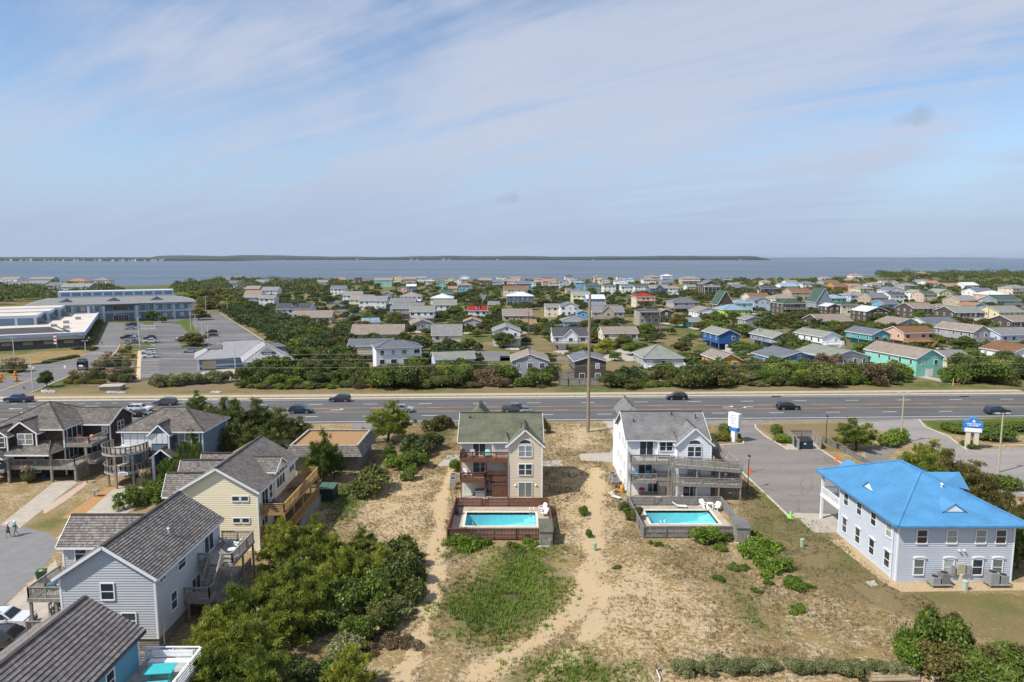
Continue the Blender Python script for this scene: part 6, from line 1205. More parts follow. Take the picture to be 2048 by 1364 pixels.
house(1812, 1876, 714, 752, 'mint', 'tan', 'y', 'g', 12, dep=20, rise=2.3); house(1884, 1940, 714, 734, 'cream', 'grey', 'x', '', 10, dep=9); house(2012, 2090, 703, 724, 'white', 'brown', 'y', '', 10, dep=12)
house(984, 1041, 661, 692, 'white', 'grey', 'y', 'dg', 2, dep=12, rise=2); house(1104, 1176, 671, 699, 'white', 'dark', 'x', 'pdGg', 2, dep=10, rise=2.6); house(1203, 1276, 665, 694, 'cream', 'tan', 'x', 'pds', 3, dep=10); house(1430, 1474, 668, 700, 'royal', 'sage', 'y', 'pg', 8, dep=14, rise=1.7)
house(1536, 1579, 674, 700, 'greyblue', 'sage', 'y', 'pdws', 10, dep=16, rise=1.7); house(1632, 1674, 672, 700, 'white', 'sage', 'y', 'pdws', 12, dep=16, rise=1.6); house(1732, 1776, 668, 694, 'teal', 'slate', 'y', 'p', 12, dep=14, rise=1.8); house(1795, 1870, 664, 694, 'salmon', 'brown', 'x', 'pdts', 12, dep=10)
house(1935, 1974, 662, 694, 'grey', 'tan', 'y', 'pd', 10, dep=18, rise=2.2); house(1988, 2070, 668, 694, 'paleblue', 'grey', 'x', 'd', 10, dep=11)
house(700, 806, 666, 684, 'tan', 'tan', 'x', '', 3, dep=11, rise=3); house(818, 860, 646, 660, 'grey', 'tan', 'y', '', 14, dep=11); house(862, 922, 668, 692, 'cream', 'grey', 'x', 'd', 3, dep=9, rise=3.4); house(583, 662, 633, 648, 'tan', 'tan', 'x', '', 4, dep=10, rise=2.8); house(722, 754, 643, 652, 'paleblue', 'blue', 'x', '', 20)
# second rows
L2 = [(550, 620, 617, 633, 'paleblue', 'dark', 'x', 'D'), (926, 962, 642, 662, 'grey', 'orange', 'y', ''), (935, 974, 620, 636, 'white', 'red', 'x', 'pD'), (976, 998, 608, 622, 'greyblue', 'grey', 'x', 'd'), (1004, 1064, 630, 641, 'tan', 'tan', 'x', ''), (1032, 1072, 647, 661, 'cream', 'orange', 'x', ''), (1012, 1068, 592, 610, 'navy', 'white', 'h', 's'), (1090, 1118, 613, 625, 'cream', 'grey', 'x', ''), (1120, 1157, 611, 637, 'white', 'slate', 'y', ''), (1124, 1176, 642, 654, 'sky', 'grey', 'h', ''), (1154, 1175, 624, 634, 'sky', 'grey', 'y', ''), (1182, 1248, 623, 643, 'tan', 'grey', 'x', 'pdsG'),
 (1270, 1310, 593, 615, 'cream', 'red', 'h', 'dt'), (1343, 1397, 604, 624, 'lav', 'slate', 'h', 'pd'), (1390, 1436, 622, 642, 'white', 'tan', 'y', 'gdw'), (1276, 1318, 622, 663, 'weath', 'grey', 'f', 'pdo'), (1319, 1342, 622, 645, 'brown', 'tan', 'y', ''), (1368, 1402, 642, 652, 'turq', 'grey', 'x', ''), (1488, 1524, 638, 662, 'lav', 'grey', 'y', ''), (1442, 1498, 619, 638, 'lime', 'blue', 'h', ''), (1468, 1505, 606, 620, 'aqua', 'blue', 'h', ''), (1432, 1466, 607, 615, 'brown', 'green', 'a', ''), (1504, 1540, 600, 622, 'paleblue', 'slate', 'y', ''), (1496, 1540, 594, 603, 'cream', 'brown', 'x', 'cw'),
 (1562, 1610, 607, 640, 'brown', 'green', 'h', 'gd'), (1546, 1592, 596, 612, 'cream', 'tan', 'h', ''), (1630, 1704, 641, 656, 'brown', 'tan', 'x', 'c'), (1652, 1680, 612, 634, 'brown', 'white', 'y', ''), (1678, 1712, 609, 626, 'cream', 'green', 'h', ''), (1628, 1662, 602, 612, 'greyblue', 'green', 'a', ''), (1656, 1692, 596, 608, 'mint', 'blue', 'h', ''), (1727, 1776, 622, 643, 'brown', 'white', 'y', 'g'), (1735, 1776, 594, 606, 'tan', 'slate', 'x', 'd'), (1762, 1798, 607, 614, 'sky', 'slate', 'x', ''), (1696, 1736, 590, 600, 'paleblue', 'grey', 'h', ''),
 (1820, 1872, 616, 628, 'brown', 'tan', 'x', ''), (1870, 1900, 613, 626, 'grey', 'tan', 'h', 'dw'), (1900, 1970, 624, 643, 'brown', 'sage', 'x', 'pdws'), (1845, 1920, 648, 664, 'white', 'slate', 'x', ''), (1912, 1956, 600, 610, 'tan', 'grey', 'x', ''), (1936, 1975, 612, 622, 'paleblue', 'orange', 'y', ''), (1986, 2050, 623, 641, 'paleyel', 'sage', 'x', 's'), (1984, 2044, 600, 616, 'greyblue', 'green', 'x', 'd'), (1970, 2020, 589, 600, 'salmon', 'white', 'h', ''), (2018, 2060, 576, 594, 'cream', 'grey', 'h', 'd'), (2014, 2070, 642, 656, 'brown', 'tan', 'x', ''), (1780, 1846, 648, 662, 'grey', 'tan', 'y', 'd'),
 (1824, 1850, 584, 600, 'white', 'sage', 'y', ''), (1842, 1874, 588, 601, 'pink', 'green', 'x', ''), (1872, 1906, 584, 599, 'paleyel', 'sage', 'y', ''), (1776, 1808, 590, 598, 'white', 'dark', 'x', ''), (1772, 1806, 580, 590, 'white', 'slate', 'y', ''), (1716, 1746, 577, 589, 'paleyel', 'grey', 'h', ''),
 (522, 554, 580, 592, 'white', 'grey', 'x', ''), (517, 548, 596, 611, 'white', 'grey', 'x', ''), (490, 518, 577, 586, 'sky', 'tan', 'x', ''), (488, 520, 587, 596, 'white', 'orange', 'x', ''), (485, 520, 594, 602, 'grey', 'grey', 'x', 'd'), (466, 500, 571, 580, 'white', 'dark', 'x', ''), (456, 482, 566, 576, 'blue', 'slate', 'x', ''), (509, 535, 564, 572, 'white', 'grey', 'x', ''), (684, 722, 590, 602, 'white', 'grey', 'x', ''), (698, 745, 598, 610, 'cream', 'tan', 'x', 'p'), (716, 772, 601, 612, 'white', 'grey', 'x', ''), (798, 842, 592, 608, 'white', 'tan', 'h', 'pdw'), (794, 814, 576, 583, 'pink', 'dark', 'y', ''), (812, 832, 572, 580, 'navy', 'white', 'x', ''), (778, 830, 606, 618, 'sky', 'grey', 'x', ''), (782, 846, 616, 628, 'grey', 'grey', 'x', 'd'), (818, 868, 622, 634, 'white', 'sage', 'x', 'pd'), (860, 906, 596, 603, 'white', 'white', 'h', ''), (864, 912, 609, 622, 'white', 'sage', 'x', 'p'), (764, 784, 587, 594, 'greyblue', 'grey', 'y', ''), (880, 906, 586, 592, 'grey', 'green', 'x', ''), (660, 690, 577, 588, 'white', 'slate', 'x', ''), (632, 654, 564, 572, 'white', 'grey', 'x', ''), (668, 690, 559, 566, 'white', 'orange', 'x', ''), (554, 580, 563, 572, 'grey', 'grey', 'y', ''),
 (1132, 1158, 581, 594, 'yellow', 'slate', 'x', 'Dd'), (1144, 1180, 590, 600, 'paleyel', 'sage', 'x', 'dw'), (1172, 1210, 597, 605, 'sky', 'white', 'x', ''), (1206, 1232, 571, 588, 'white', 'dark', 'h', ''), (1170, 1200, 570, 580, 'teal', 'dark', 'h', ''), (1006, 1056, 578, 592, 'cream', 'brown', 'x', ''), (1180, 1212, 610, 620, 'white', 'grey', 'x', ''),
 (1298, 1338, 576, 588, 'navy', 'tan', 'x', 'G'), (1335, 1362, 576, 587, 'white', 'tan', 'h', ''), (1268, 1300, 572, 584, 'white', 'dark', 'h', ''), (1242, 1266, 573, 584, 'white', 'slate', 'x', ''), (1372, 1392, 573, 580, 'white', 'grey', 'x', ''), (1404, 1438, 567, 588, 'brown', 'slate', 'y', 'dw'), (1466, 1496, 575, 585, 'brown', 'slate', 'x', ''), (1460, 1480, 569, 580, 'white', 'tan', 'x', ''), (1520, 1556, 577, 588, 'brown', 'dark', 'x', ''), (1560, 1596, 572, 586, 'white', 'blue', 'x', ''), (1578, 1624, 584, 594, 'tan', 'brown', 'x', ''), (1602, 1632, 567, 578, 'white', 'slate', 'h', ''), (1644, 1678, 565, 576, 'grey', 'brown', 'x', ''), (1664, 1700, 572, 580, 'orange', 'brown', 'x', ''), (1697, 1718, 560, 570, 'aqua', 'orange', 'y', ''), (1696, 1722, 572, 578, 'salmon', 'orange', 'x', ''), (1740, 1766, 569, 578, 'white', 'tan', 'h', 'd'), (1764, 1798, 566, 574, 'white', 'grey', 'x', 'G'), (1804, 1836, 571, 578, 'grey', 'grey', 'h', ''), (1850, 1880, 566, 572, 'white', 'orange', 'x', ''), (1890, 1920, 572, 580, 'brown', 'orange', 'x', ''), (1924, 1958, 570, 582, 'white', 'white', 'x', ''), (1945, 1990, 583, 592, 'white', 'slate', 'x', ''), (1836, 1858, 563, 568, 'grey', 'grey', 'x', '')]
for q in L2: house(*q, yaw=2.0 if q[0] < 1250 else 5 + (q[0] - 1250) * .008)
# the strip of houses along the sound
L3 = [(0, 34, 558, 568, 'white', 'tan', 'x'), (2, 22, 566, 574, 'white', 'grey', 'y'), (30, 56, 566, 576, 'white', 'grey', 'y'), (54, 92, 566, 577, 'blue', 'grey', 'x'), (58, 104, 558, 567, 'tan', 'grey', 'x'), (92, 124, 570, 580, 'white', 'slate', 'x'), (120, 178, 573, 586, 'greyblue', 'sage', 'x'), (130, 172, 562, 572, 'cream', 'orange', 'h'), (184, 216, 560, 567, 'white', 'grey', 'h'),
 (435, 460, 556, 564, 'greyblue', 'slate', 'x'), (462, 480, 555, 562, 'grey', 'grey', 'x'), (556, 582, 560, 566, 'grey', 'dark', 'x'), (709, 722, 556, 566, 'brown', 'brown', 'f'), (748, 784, 560, 567, 'mint', 'tan', 'x'), (784, 806, 554, 566, 'cream', 'grey', 'y'), (806, 832, 558, 566, 'tan', 'tan', 'x'), (832, 852, 556, 566, 'white', 'grey', 'x'), (852, 868, 557, 566, 'white', 'slate', 'h'), (872, 892, 566, 574, 'mint', 'slate', 'y'), (890, 908, 556, 566, 'cream', 'grey', 'y'), (908, 922, 559, 566, 'white', 'grey', 'y'), (918, 938, 554, 565, 'white', 'blue', 'y'), (916, 944, 570, 578, 'sky', 'orange', 'h'), (896, 914, 576, 581, 'salmon', 'orange', 'x'), (958, 982, 560, 574, 'brown', 'tan', 'x'), (984, 1004, 563, 574, 'blue', 'slate', 'x'), (992, 1012, 553, 560, 'white', 'slate', 'h'), (996, 1008, 562, 580, 'tan', 'tan', 'f'), (1014, 1034, 562, 572, 'tan', 'tan', 'x'), (1023, 1040, 556, 562, 'white', 'orange', 'x'), (1030, 1062, 567, 576, 'blue', 'slate', 'x'), (1052, 1072, 565, 572, 'white', 'dark', 'y'), (1068, 1082, 558, 564, 'salmon', 'orange', 'h'), (1084, 1104, 556, 566, 'white', 'grey', 'f'), (1084, 1112, 562, 574, 'tan', 'orange', 'x'), (1098, 1118, 565, 582, 'tan', 'grey', 'h'), (1118, 1138, 563, 574, 'paleblue', 'slate', 'y'), (1130, 1148, 553, 558, 'white', 'dark', 'h'), (1140, 1154, 560, 568, 'paleyel', 'grey', 'x'), (1150, 1170, 565, 574, 'sky', 'aqua' if False else 'blue', 'h'), (1188, 1206, 554, 566, 'tan', 'tan', 'y'), (1198, 1220, 560, 568, 'cream', 'sage', 'y'), (1234, 1250, 554, 560, 'white', 'tan', 'f'), (1230, 1254, 562, 570, 'white', 'grey', 'y'), (1254, 1268, 558, 568, 'aqua', 'blue', 'h'), (1286, 1312, 559, 568, 'white', 'tan', 'h'), (1292, 1320, 554, 560, 'tan', 'tan', 'h'), (1324, 1346, 552, 566, 'paleblue', 'white', 'h'), (1322, 1346, 564, 572, 'greyblue', 'slate', 'x'), (1362, 1400, 557, 566, 'tan', 'tan', 'h'), (1446, 1462, 555, 562, 'navy', 'slate', 'x'), (1524, 1542, 563, 568, 'cream', 'tan', 'h'), (1572, 1596, 565, 572, 'white', 'grey', 'x'), (1644, 1664, 556, 562, 'white', 'grey', 'h'), (1704, 1724, 550, 556, 'cream', 'tan', 'h'), (1836, 1864, 547, 552, 'cream', 'orange', 'h')]
for q in L3: house(*q[:3], None, *q[4:], o='dw' if q[0] % 3 == 0 else '', yaw=3, h=7.4)
# ================================================================ VEGETATION
FOL = dict(pine=foliage('pine_needles', (.058, .095, .017), (.19, .235, .032), (.40, .40, .055)), cedar=foliage('cedar_leaves', (.054, .078, .022), (.123, .150, .036), (.225, .225, .054)), dark=foliage('dark_leaves', (.045, .068, .022), (.093, .123, .033), (.173, .195, .051)),
           green=foliage('green_leaves', (.061, .097, .019), (.124, .182, .030), (.223, .277, .051)), bright=foliage('bright_leaves', (.075, .132, .016), (.149, .230, .028), (.241, .322, .046)), brown=foliage('brown_leaves', (.090, .066, .036), (.174, .126, .066), (.264, .198, .102)), silver=foliage('silver_leaves', (.12, .135, .055), (.23, .245, .105), (.38, .375, .19)),
           yellow=foliage('golden_leaves', (.100, .100, .010), (.220, .200, .020), (.360, .310, .040)), rust=foliage('rust_leaves', (.070, .078, .020), (.145, .135, .038), (.225, .185, .058)), straw=foliage('straw_plumes', (.280, .200, .100), (.460, .360, .220), (.620, .520, .370)))
BARK = plain('bark', (.09, .07, .055), .9, .3, 4, bump=.02, spec=.1)
def leaf_arrays(C, Nn, size, rng, asp=1.5, spread=.7):
    """one quad per leaf around centres C with outward directions Nn"""
    n = len(C); r = rng.normal(size=(n, 3)); r /= np.linalg.norm(r, axis=1, keepdims=True); nr = Nn * (1 - spread) + r * spread; nr /= np.linalg.norm(nr, axis=1, keepdims=True) + 1e-9
    t_ = np.cross(nr, rng.normal(size=(n, 3))); t_ /= np.linalg.norm(t_, axis=1, keepdims=True) + 1e-9; b_ = np.cross(nr, t_); s = size * rng.uniform(.6, 1.35, (n, 1))
    a, b2 = t_ * s * asp * .5, b_ * s * .5
    V = np.stack([C - a, C - b2 * .9 + nr * s * .12, C + a, C + b2 * .9 - nr * s * .05], 1).reshape(-1, 3); return V
def crown(name, lobes, n, size, seed, mat, asp=1.5, spread=.65, inner=.45, squash=None):
    rng = np.random.default_rng(seed); L_ = np.array([l[:3] for l in lobes], float); Rr = np.array([l[3:6] if len(l) > 4 else (l[3],) * 3 for l in lobes], float)
    w_ = (Rr[:, 0] * Rr[:, 1] + Rr[:, 1] * Rr[:, 2]) ; w_ = w_ / w_.sum(); k = rng.choice(len(lobes), n, p=w_); d = rng.normal(size=(n, 3)); d /= np.linalg.norm(d, axis=1, keepdims=True)
    d[:, 2] = np.where(d[:, 2] < -.45, -d[:, 2], d[:, 2]); rad = inner + (1 - inner) * rng.random(n) ** .45; lump = 1 + .16 * np.sin(d[:, 0] * 7 + k * 2.1) * np.sin(d[:, 1] * 8 + k) * np.sin(d[:, 2] * 7 + k * .7)
    rad = np.where(rng.random(n) < .13, rad * rng.uniform(1.05, 1.38, n), rad); C = L_[k] + d * Rr[k] * (rad * lump)[:, None]; C[:, 2] = np.maximum(C[:, 2], .05)
    V = leaf_arrays(C, d, size, rng, asp, spread); ti = np.clip(.5 + .22 * rng.normal(size=n) * .8 + .28 * (vnoise(C[:, 0] + 50, C[:, 1] + C[:, 2] * 1.7 + 50, .9, seed, 2) - .5) * 2, 0, 1)
    me = np_mesh(name, V, np.arange(4 * n).reshape(-1, 4), {'tint': np.repeat(ti, 4)}); me.materials.append(mat); return me
def pine_crown(name, tufts, nb, ln, wd, seed, mat, up=.55):
    """needle tufts: nb blades fanned out from every tuft centre; tufts = array (x,y,z,dx,dy,dz)"""
    rng = np.random.default_rng(seed); T_ = np.repeat(np.array(tufts, float), nb, 0); n = len(T_); C = T_[:, :3] + rng.normal(size=(n, 3)) * .13; d = T_[:, 3:] + np.array([0, 0, up]) + rng.normal(size=(n, 3)) * .75; d /= np.linalg.norm(d, axis=1, keepdims=True)
    s = np.cross(d, rng.normal(size=(n, 3))); s /= np.linalg.norm(s, axis=1, keepdims=True); L_ = ln * rng.uniform(.6, 1.3, (n, 1)); W = wd * rng.uniform(.7, 1.3, (n, 1))
    V = np.stack([C - s * W * .4, C + s * W * .4, C + d * L_ * .7 + s * W * .5, C + d * L_ - s * W * .2], 1).reshape(-1, 3); tr = np.repeat(rng.uniform(.2, .8, len(tufts)), nb)
    ti = np.clip(tr + rng.normal(size=n) * .12, 0, 1); me = np_mesh(name, V, np.arange(4 * n).reshape(-1, 4), {'tint': np.repeat(ti, 4)}); me.materials.append(mat); return me
def limbs(seed, h, spread, n, r0, lean=0.15):
    rr = random.Random(seed); mb = MB(); top = (rr.uniform(-lean, lean) * h, rr.uniform(-lean, lean) * h, h * .8); mid = (top[0] * .35, top[1] * .35, h * .42)
    mb.tube([(0, 0, -.2), mid, top], [r0, r0 * .7, r0 * .2], 7); tips = []
    for i in range(n):
        a = i * 2.399 + rr.uniform(-.3, .3); z0 = h * (.16 + .58 * i / n); ff = min(1, z0 / (h * .42)); b0 = (mid[0] * ff, mid[1] * ff, z0); ln = spread * (1.05 - .5 * i / n) * rr.uniform(.8, 1.15)
        e = (b0[0] + math.cos(a) * ln, b0[1] + math.sin(a) * ln, z0 + ln * rr.uniform(.15, .5)); m_ = tuple((b0[j] + e[j]) / 2 + (0, 0, ln * .06)[j] for j in range(3)); mb.tube([b0, m_, e], [r0 * .4, r0 * .25, r0 * .08], 5); tips.append((b0, m_, e))
    return mb, tips, top
# ---- pines: spreading limbs with needle pads
PINES = []
for v in range(5):
    h = 4.6 + v * .35; mb, tips, top = limbs(40 + v, h, 2.5, 15, .15, .12); rr = random.Random(90 + v); tf = []
    for b0, m_, e in tips + [((top[0], top[1], h * .6), top, (top[0], top[1], h))]:
        for k in range(15):
            t_ = rr.uniform(.3, 1.08); p = [b0[j] + (e[j] - b0[j]) * t_ + rr.gauss(0, .26 if j < 2 else .16) for j in range(3)]; d = (e[0] - b0[0], e[1] - b0[1]); l_ = math.hypot(*d) + .01; tf.append((*p, d[0] / l_ * .7 + rr.gauss(0, .4), d[1] / l_ * .7 + rr.gauss(0, .4), .3))
        for k in range(3): p = [e[j] + rr.gauss(0, .4 if j < 2 else .2) for j in range(3)]; tf.append((*p, rr.gauss(0, .5), rr.gauss(0, .5), .6))
    PINES.append((mb.mesh('trunk', BARK), pine_crown('crown', tf, 38, .34, .07, v, FOL['pine'])))
# ---- dense cedars / oaks with trunk
TREES = []
for v in range(5):
    h = 4.4; mb, tips, top = limbs(60 + v, h, 1.7, 10, .16); rr = random.Random(v * 3 + 5); lb = [(rr.gauss(0, .95), rr.gauss(0, .95), rr.uniform(1.3, 3.5), rr.uniform(.75, 1.2), rr.uniform(.75, 1.2), rr.uniform(.6, .9)) for _ in range(12)] + [(top[0], top[1], h * .8, 1.0, 1.0, .9)] + [(e[0], e[1], e[2] + .1, .7, .7, .5) for b0, m_, e in tips]
    TREES.append((mb.mesh('trunk', BARK), crown('crown', lb, 7000, .21, 100 + v, FOL['cedar'], 1.6)))
# ---- shrubs of the thicket
SHRUBS = []
for v in range(6):
    rr = random.Random(v * 11 + 3); lb = [(rr.gauss(0, .75), rr.gauss(0, .75), rr.uniform(.4, 1.5), rr.uniform(.55, .95), rr.uniform(.55, .95), rr.uniform(.5, .8)) for _ in range(9)]; SHRUBS.append(crown('shrub', lb, 4600, .17, 200 + v, FOL['dark'], 1.5, .7, .5))
LOW = []
for v in range(3):
    rr = random.Random(v * 5 + 33); lb = [(rr.gauss(0, .6), rr.gauss(0, .6), rr.uniform(.05, .4), rr.uniform(.4, .7), rr.uniform(.4, .7), rr.uniform(.25, .45)) for _ in range(7)]; LOW.append(crown('low_bush', lb, 2200, .13, 300 + v, FOL['green'], 1.7, .75, .45))
CLIP = [crown('clipped_bush', [(0, 0, .62, .75, .75, .68)], 2600, .11, 330, FOL['green'], 1.4, .55, .8)]
def scaled(o, s, sz=None): o.scale = (s, s, sz or s)
def set_mat(o, mat):
    o.material_slots[0].link = 'OBJECT'; o.material_slots[0].material = mat
VEGN = [0]
def tree(x, y, h, r, kind, label, grp, mat=None, rz=None, v=None):
    """kind pine / tree: an empty with trunk and crown"""
    VEGN[0] += 1; rr = random.Random(VEGN[0] * 13 + 7); pool_ = PINES if kind == 'pine' else TREES; v = rr.randrange(len(pool_)) if v is None else v; tr, cr_ = pool_[v]
    T = thing('pine_tree' if kind == 'pine' else 'evergreen_tree', label, 'tree', (x, y, gz1(x, y)), rr.uniform(0, 6.28) if rz is None else rz, grp); hb = (4.6 + v * .35) * 1.05 if kind == 'pine' else 4.6; rb = 2.75 if kind == 'pine' else 2.2; T.scale = (r / rb, r / rb, h / hb)
    a = bpy.data.objects.new('trunk', tr); COL.objects.link(a); a.parent = T; c = bpy.data.objects.new('crown', cr_); COL.objects.link(c); c.parent = T
    if mat: set_mat(c, FOL[mat])
    FOOT.append((x, y, r * .5)) if y < 160 else None
    return T
def shrub(x, y, r, h, mat, label, grp, lib=None, name='shrub', z=None):
    VEGN[0] += 1; rr = random.Random(VEGN[0] * 17 + 5); lib = lib or SHRUBS; rb, hb = (1.55, 2.1) if lib is SHRUBS else ((1.05, .75) if lib is LOW else (.75, 1.3))
    o = bpy.data.objects.new(name, rr.choice(lib)); COL.objects.link(o); o.location = (x, y, gz1(x, y) if z is None else z); o.rotation_euler = (0, 0, rr.uniform(0, 6.28)); o.scale = (r / rb * rr.uniform(.9, 1.1), r / rb * rr.uniform(.9, 1.1), h / hb); set_mat(o, FOL[mat]); tag(o, label, 'shrub', grp); return o
PL = {}
# ---- near pines and shrubs, canopy centres read off the photograph
GN = 'pines between the blue-grey house and the sand path'
for px, py, z, r, h in ((560, 1090, 3.2, 2.3, 4.8), (640, 1090, 3.2, 2.6, 5.0), (700, 1120, 3.0, 2.3, 4.6), (590, 1150, 3.4, 2.6, 5.2), (520, 1190, 3.2, 2.3, 5.0), (470, 1215, 3.4, 2.4, 5.2), (430, 1270, 3.2, 2.3, 5.0), (500, 1275, 3.4, 2.5, 5.2), (560, 1230, 3.0, 2.2, 4.6), (430, 1335, 3.0, 2.1, 4.6), (530, 1335, 3.2, 2.3, 4.9), (640, 1165, 3.0, 2.2, 4.6), (700, 1330, 2.4, 1.9, 3.8), (760, 1120, 2.6, 2.0, 4.2), (620, 1060, 2.6, 1.9, 4.2), (560, 1060, 2.8, 1.9, 4.4), (610, 1200, 2.8, 2.2, 4.5), (660, 1105, 2.8, 2.1, 4.6), (725, 1085, 2.4, 1.8, 3.9), (560, 1180, 3.2, 2.2, 4.8), (470, 1300, 3.2, 2.2, 4.8), (400, 1300, 2.6, 1.7, 4.0)):
    x, y = G(px, py, z); tree(x, y, h, r, 'pine', 'yellow-green pine ' + ('alone at the bare edge of the sand path' if px == 700 and py > 1300 else 'beside the white railed deck' if py > 1260 else 'at the shrub edge of the grove' if px > 690 else 'against the weathered side deck' if px < 530 else 'below the tan decks of the yellow house' if py < 1100 else 'in the middle of the grove'), GN)
GD = 'dark shrubs at the sand path'
for px, py, z, r, h, m2 in ((670, 1190, 1.6, 1.8, 2.8, 'green'), (770, 1160, 1.8, 1.8, 3.0, 'cedar'), (730, 1130, 1.9, 1.7, 3.1, 'green'), (620, 1240, 1.2, 1.4, 2.0, 'cedar'), (700, 1195, 1.6, 1.9, 2.7, 'green'), (740, 1180, 1.8, 2.0, 3.0, 'green'), (800, 1130, 1.8, 1.9, 3.0, 'cedar'), (815, 1170, 1.5, 1.7, 2.6, 'cedar'), (770, 1220, 1.3, 1.6, 2.3, 'cedar'), (720, 1250, 1.3, 1.5, 2.2, 'green'), (790, 1095, 1.6, 1.6, 2.8, 'cedar'), (830, 1140, 1.3, 1.4, 2.3, 'dark'), (650, 1220, 1.5, 1.5, 2.4, 'pine'), (750, 1150, 1.9, 1.7, 3.0, 'green'), (685, 1160, 1.8, 1.6, 2.9, 'pine'), (800, 1210, 1.0, 1.2, 1.8, 'silver'), (705, 1215, 1.0, 1.0, 1.8, 'silver'), (760, 1195, 1.4, 1.0, 2.2, 'brown'), (690, 1285, 1.0, 1.3, 1.8, 'silver'), (600, 1350, 1.0, 1.4, 1.6, 'dark'), (400, 1364, 1.2, 1.4, 2.0, 'brown'), (640, 1345, .8, 1.2, 1.4, 'green')):
    x, y = G(px, py, z); shrub(x, y, r, h, m2, dict(green='green', dark='dark green', cedar='olive green', pine='yellow-green', silver='grey-green', brown='brown twiggy')[m2] + ' shrub in the thicket left of the sand path', GD)
for px, py in ((770, 1270), (800, 1280), (740, 1290)): x, y = G(px, py, .4); shrub(x, y, 1.1, .5, 'brown', 'low brown dead shrub at the edge of the pine grove', 'dead shrubs', LOW, 'low_bush')
# pines round the left houses and behind the yellow house
for px, py, z, r, h, lab in ((440, 835, 4.2, 3.6, 7.4, 'behind the slate blue house'), (475, 840, 4.8, 3.8, 8.4, 'behind the slate blue house'), (515, 838, 4.6, 3.8, 8.2, 'behind the slate blue house'), (560, 850, 4.2, 3.6, 7.2, 'behind the slate blue house'), (595, 862, 3.2, 2.8, 5.4, 'behind the slate blue house'), (500, 878, 3.6, 3.2, 6.2, 'behind the slate blue house'), (450, 885, 3.4, 2.8, 5.8, 'behind the slate blue house'), (545, 885, 3.2, 2.6, 5.4, 'behind the slate blue house'), (390, 805, 3.4, 2.4, 5.6, 'standing against the highway behind the slate blue house'), (425, 822, 2.2, 1.4, 3.6, 'standing against the highway behind the slate blue house')):
    x, y = G(px, py, z); tree(x, y, h, r, 'pine', 'dense dark green pine ' + lab, 'pines behind the slate blue house', 'cedar' if px > 430 else 'green')
for px, py, z, r, h in ((360, 935, 3.6, 2.0, 6.6), (385, 900, 4.0, 1.9, 7.0), (350, 960, 2.6, 1.8, 5.0), (400, 925, 3.0, 1.8, 5.4), (335, 945, 2.6, 1.5, 4.6)): x, y = G(px, py, z); tree(x, y, h, r, 'pine', 'pine between the slate blue and yellow houses', 'pines between the slate blue and yellow houses', 'green')
for px, py, z, r, h in ((300, 985, 1.2, 1.9, 2.4), (330, 972, 1.3, 1.9, 2.6), (270, 1000, 1.0, 1.4, 2.0), (350, 990, 1.0, 1.4, 2.0)): x, y = G(px, py, z); shrub(x, y, r, h, 'green', 'spreading green juniper in front of the slate blue house drive', 'junipers by the drive')
x, y = G(775, 848, 3.2); tree(x, y, 7.2, 4.3, 'pine', 'wide olive pine beside the highway and the shop drive', None, None, 1.0, 2)
x, y = -27.6, 96.6; tree(x, y, 7.4, 2.6, 'pine', 'leafy pine half bare on top, leaning over the flat gravel roof', None, 'green', 2.0, 1)
for px, py, z, r, h, k in ((640, 925, 2.4, 2.2, 4.6, 'pine'), (668, 925, 2.6, 1.8, 4.6, 'pine'), (780, 905, 2.0, 1.4, 3.6, 'pine'), (620, 940, 2.2, 1.6, 4.0, 'pine')): x, y = G(px, py, z); tree(x, y, h, r, k, 'small pine between the yellow house and the gravel-roofed shop', 'small pines by the shop', 'green')
for px, py, z, r, h, m2, lab in ((735, 958, 1.9, 3.1, 3.4, 'cedar', 'big round vine-covered bush behind the green dumpster'), (830, 890, 1.7, 2.9, 3.2, 'dark', 'dark bush beside the pale drive of the beige house'), (860, 880, 1.6, 2.6, 3.0, 'dark', 'dark bush beside the pale drive of the beige house'), (840, 915, 1.3, 2.0, 2.3, 'green', 'dark bush beside the pale drive of the beige house'), (800, 925, 1.1, 1.5, 2.0, 'bright', 'bright green bush at the edge of the sandy lot'), (815, 950, .8, 1.2, 1.6, 'green', 'bright green bush at the edge of the sandy lot')):
    x, y = G(px, py, z); shrub(x, y, r, h, m2, lab, 'bushes left of the beige house')
for px, py, r, h, m2, lab in ((870, 862, 1.4, 2.0, 'rust', 'olive bush on the grass near the drive of the beige house'), (895, 856, 1.5, 2.4, 'rust', 'olive bush against the side of the beige house'), (910, 943, .8, 1.9, 'bright', 'bright shrub beside the air conditioners of the beige house'), (1092, 866, 1.0, 2.6, 'rust', 'thin reddish bush at the far corner of the beige house'), (1168, 1030, .55, 1.1, 'bright', 'small leafy bush standing on the sand path'), (1178, 1075, .5, 1.0, 'bright', 'small leafy bush on the sand near the green utility box'), (1265, 1040, 1.0, 1.5, 'rust', 'russet bush at the corner of the grey pool fence'), (1248, 1018, .8, 1.1, 'silver', 'pale bush at the far end of the grey pool fence'), (1258, 1028, .7, .9, 'green', 'green bush at the far end of the grey pool fence'), (1415, 1085, 1.5, 2.0, 'bright', 'leafy green and russet bush in front of the grey pool fence'), (1455, 1080, .9, 1.0, 'green', 'low green bush beside the grey pump shed')):
    x, y = G(px, py); shrub(x, y, r, h, m2, lab, None)
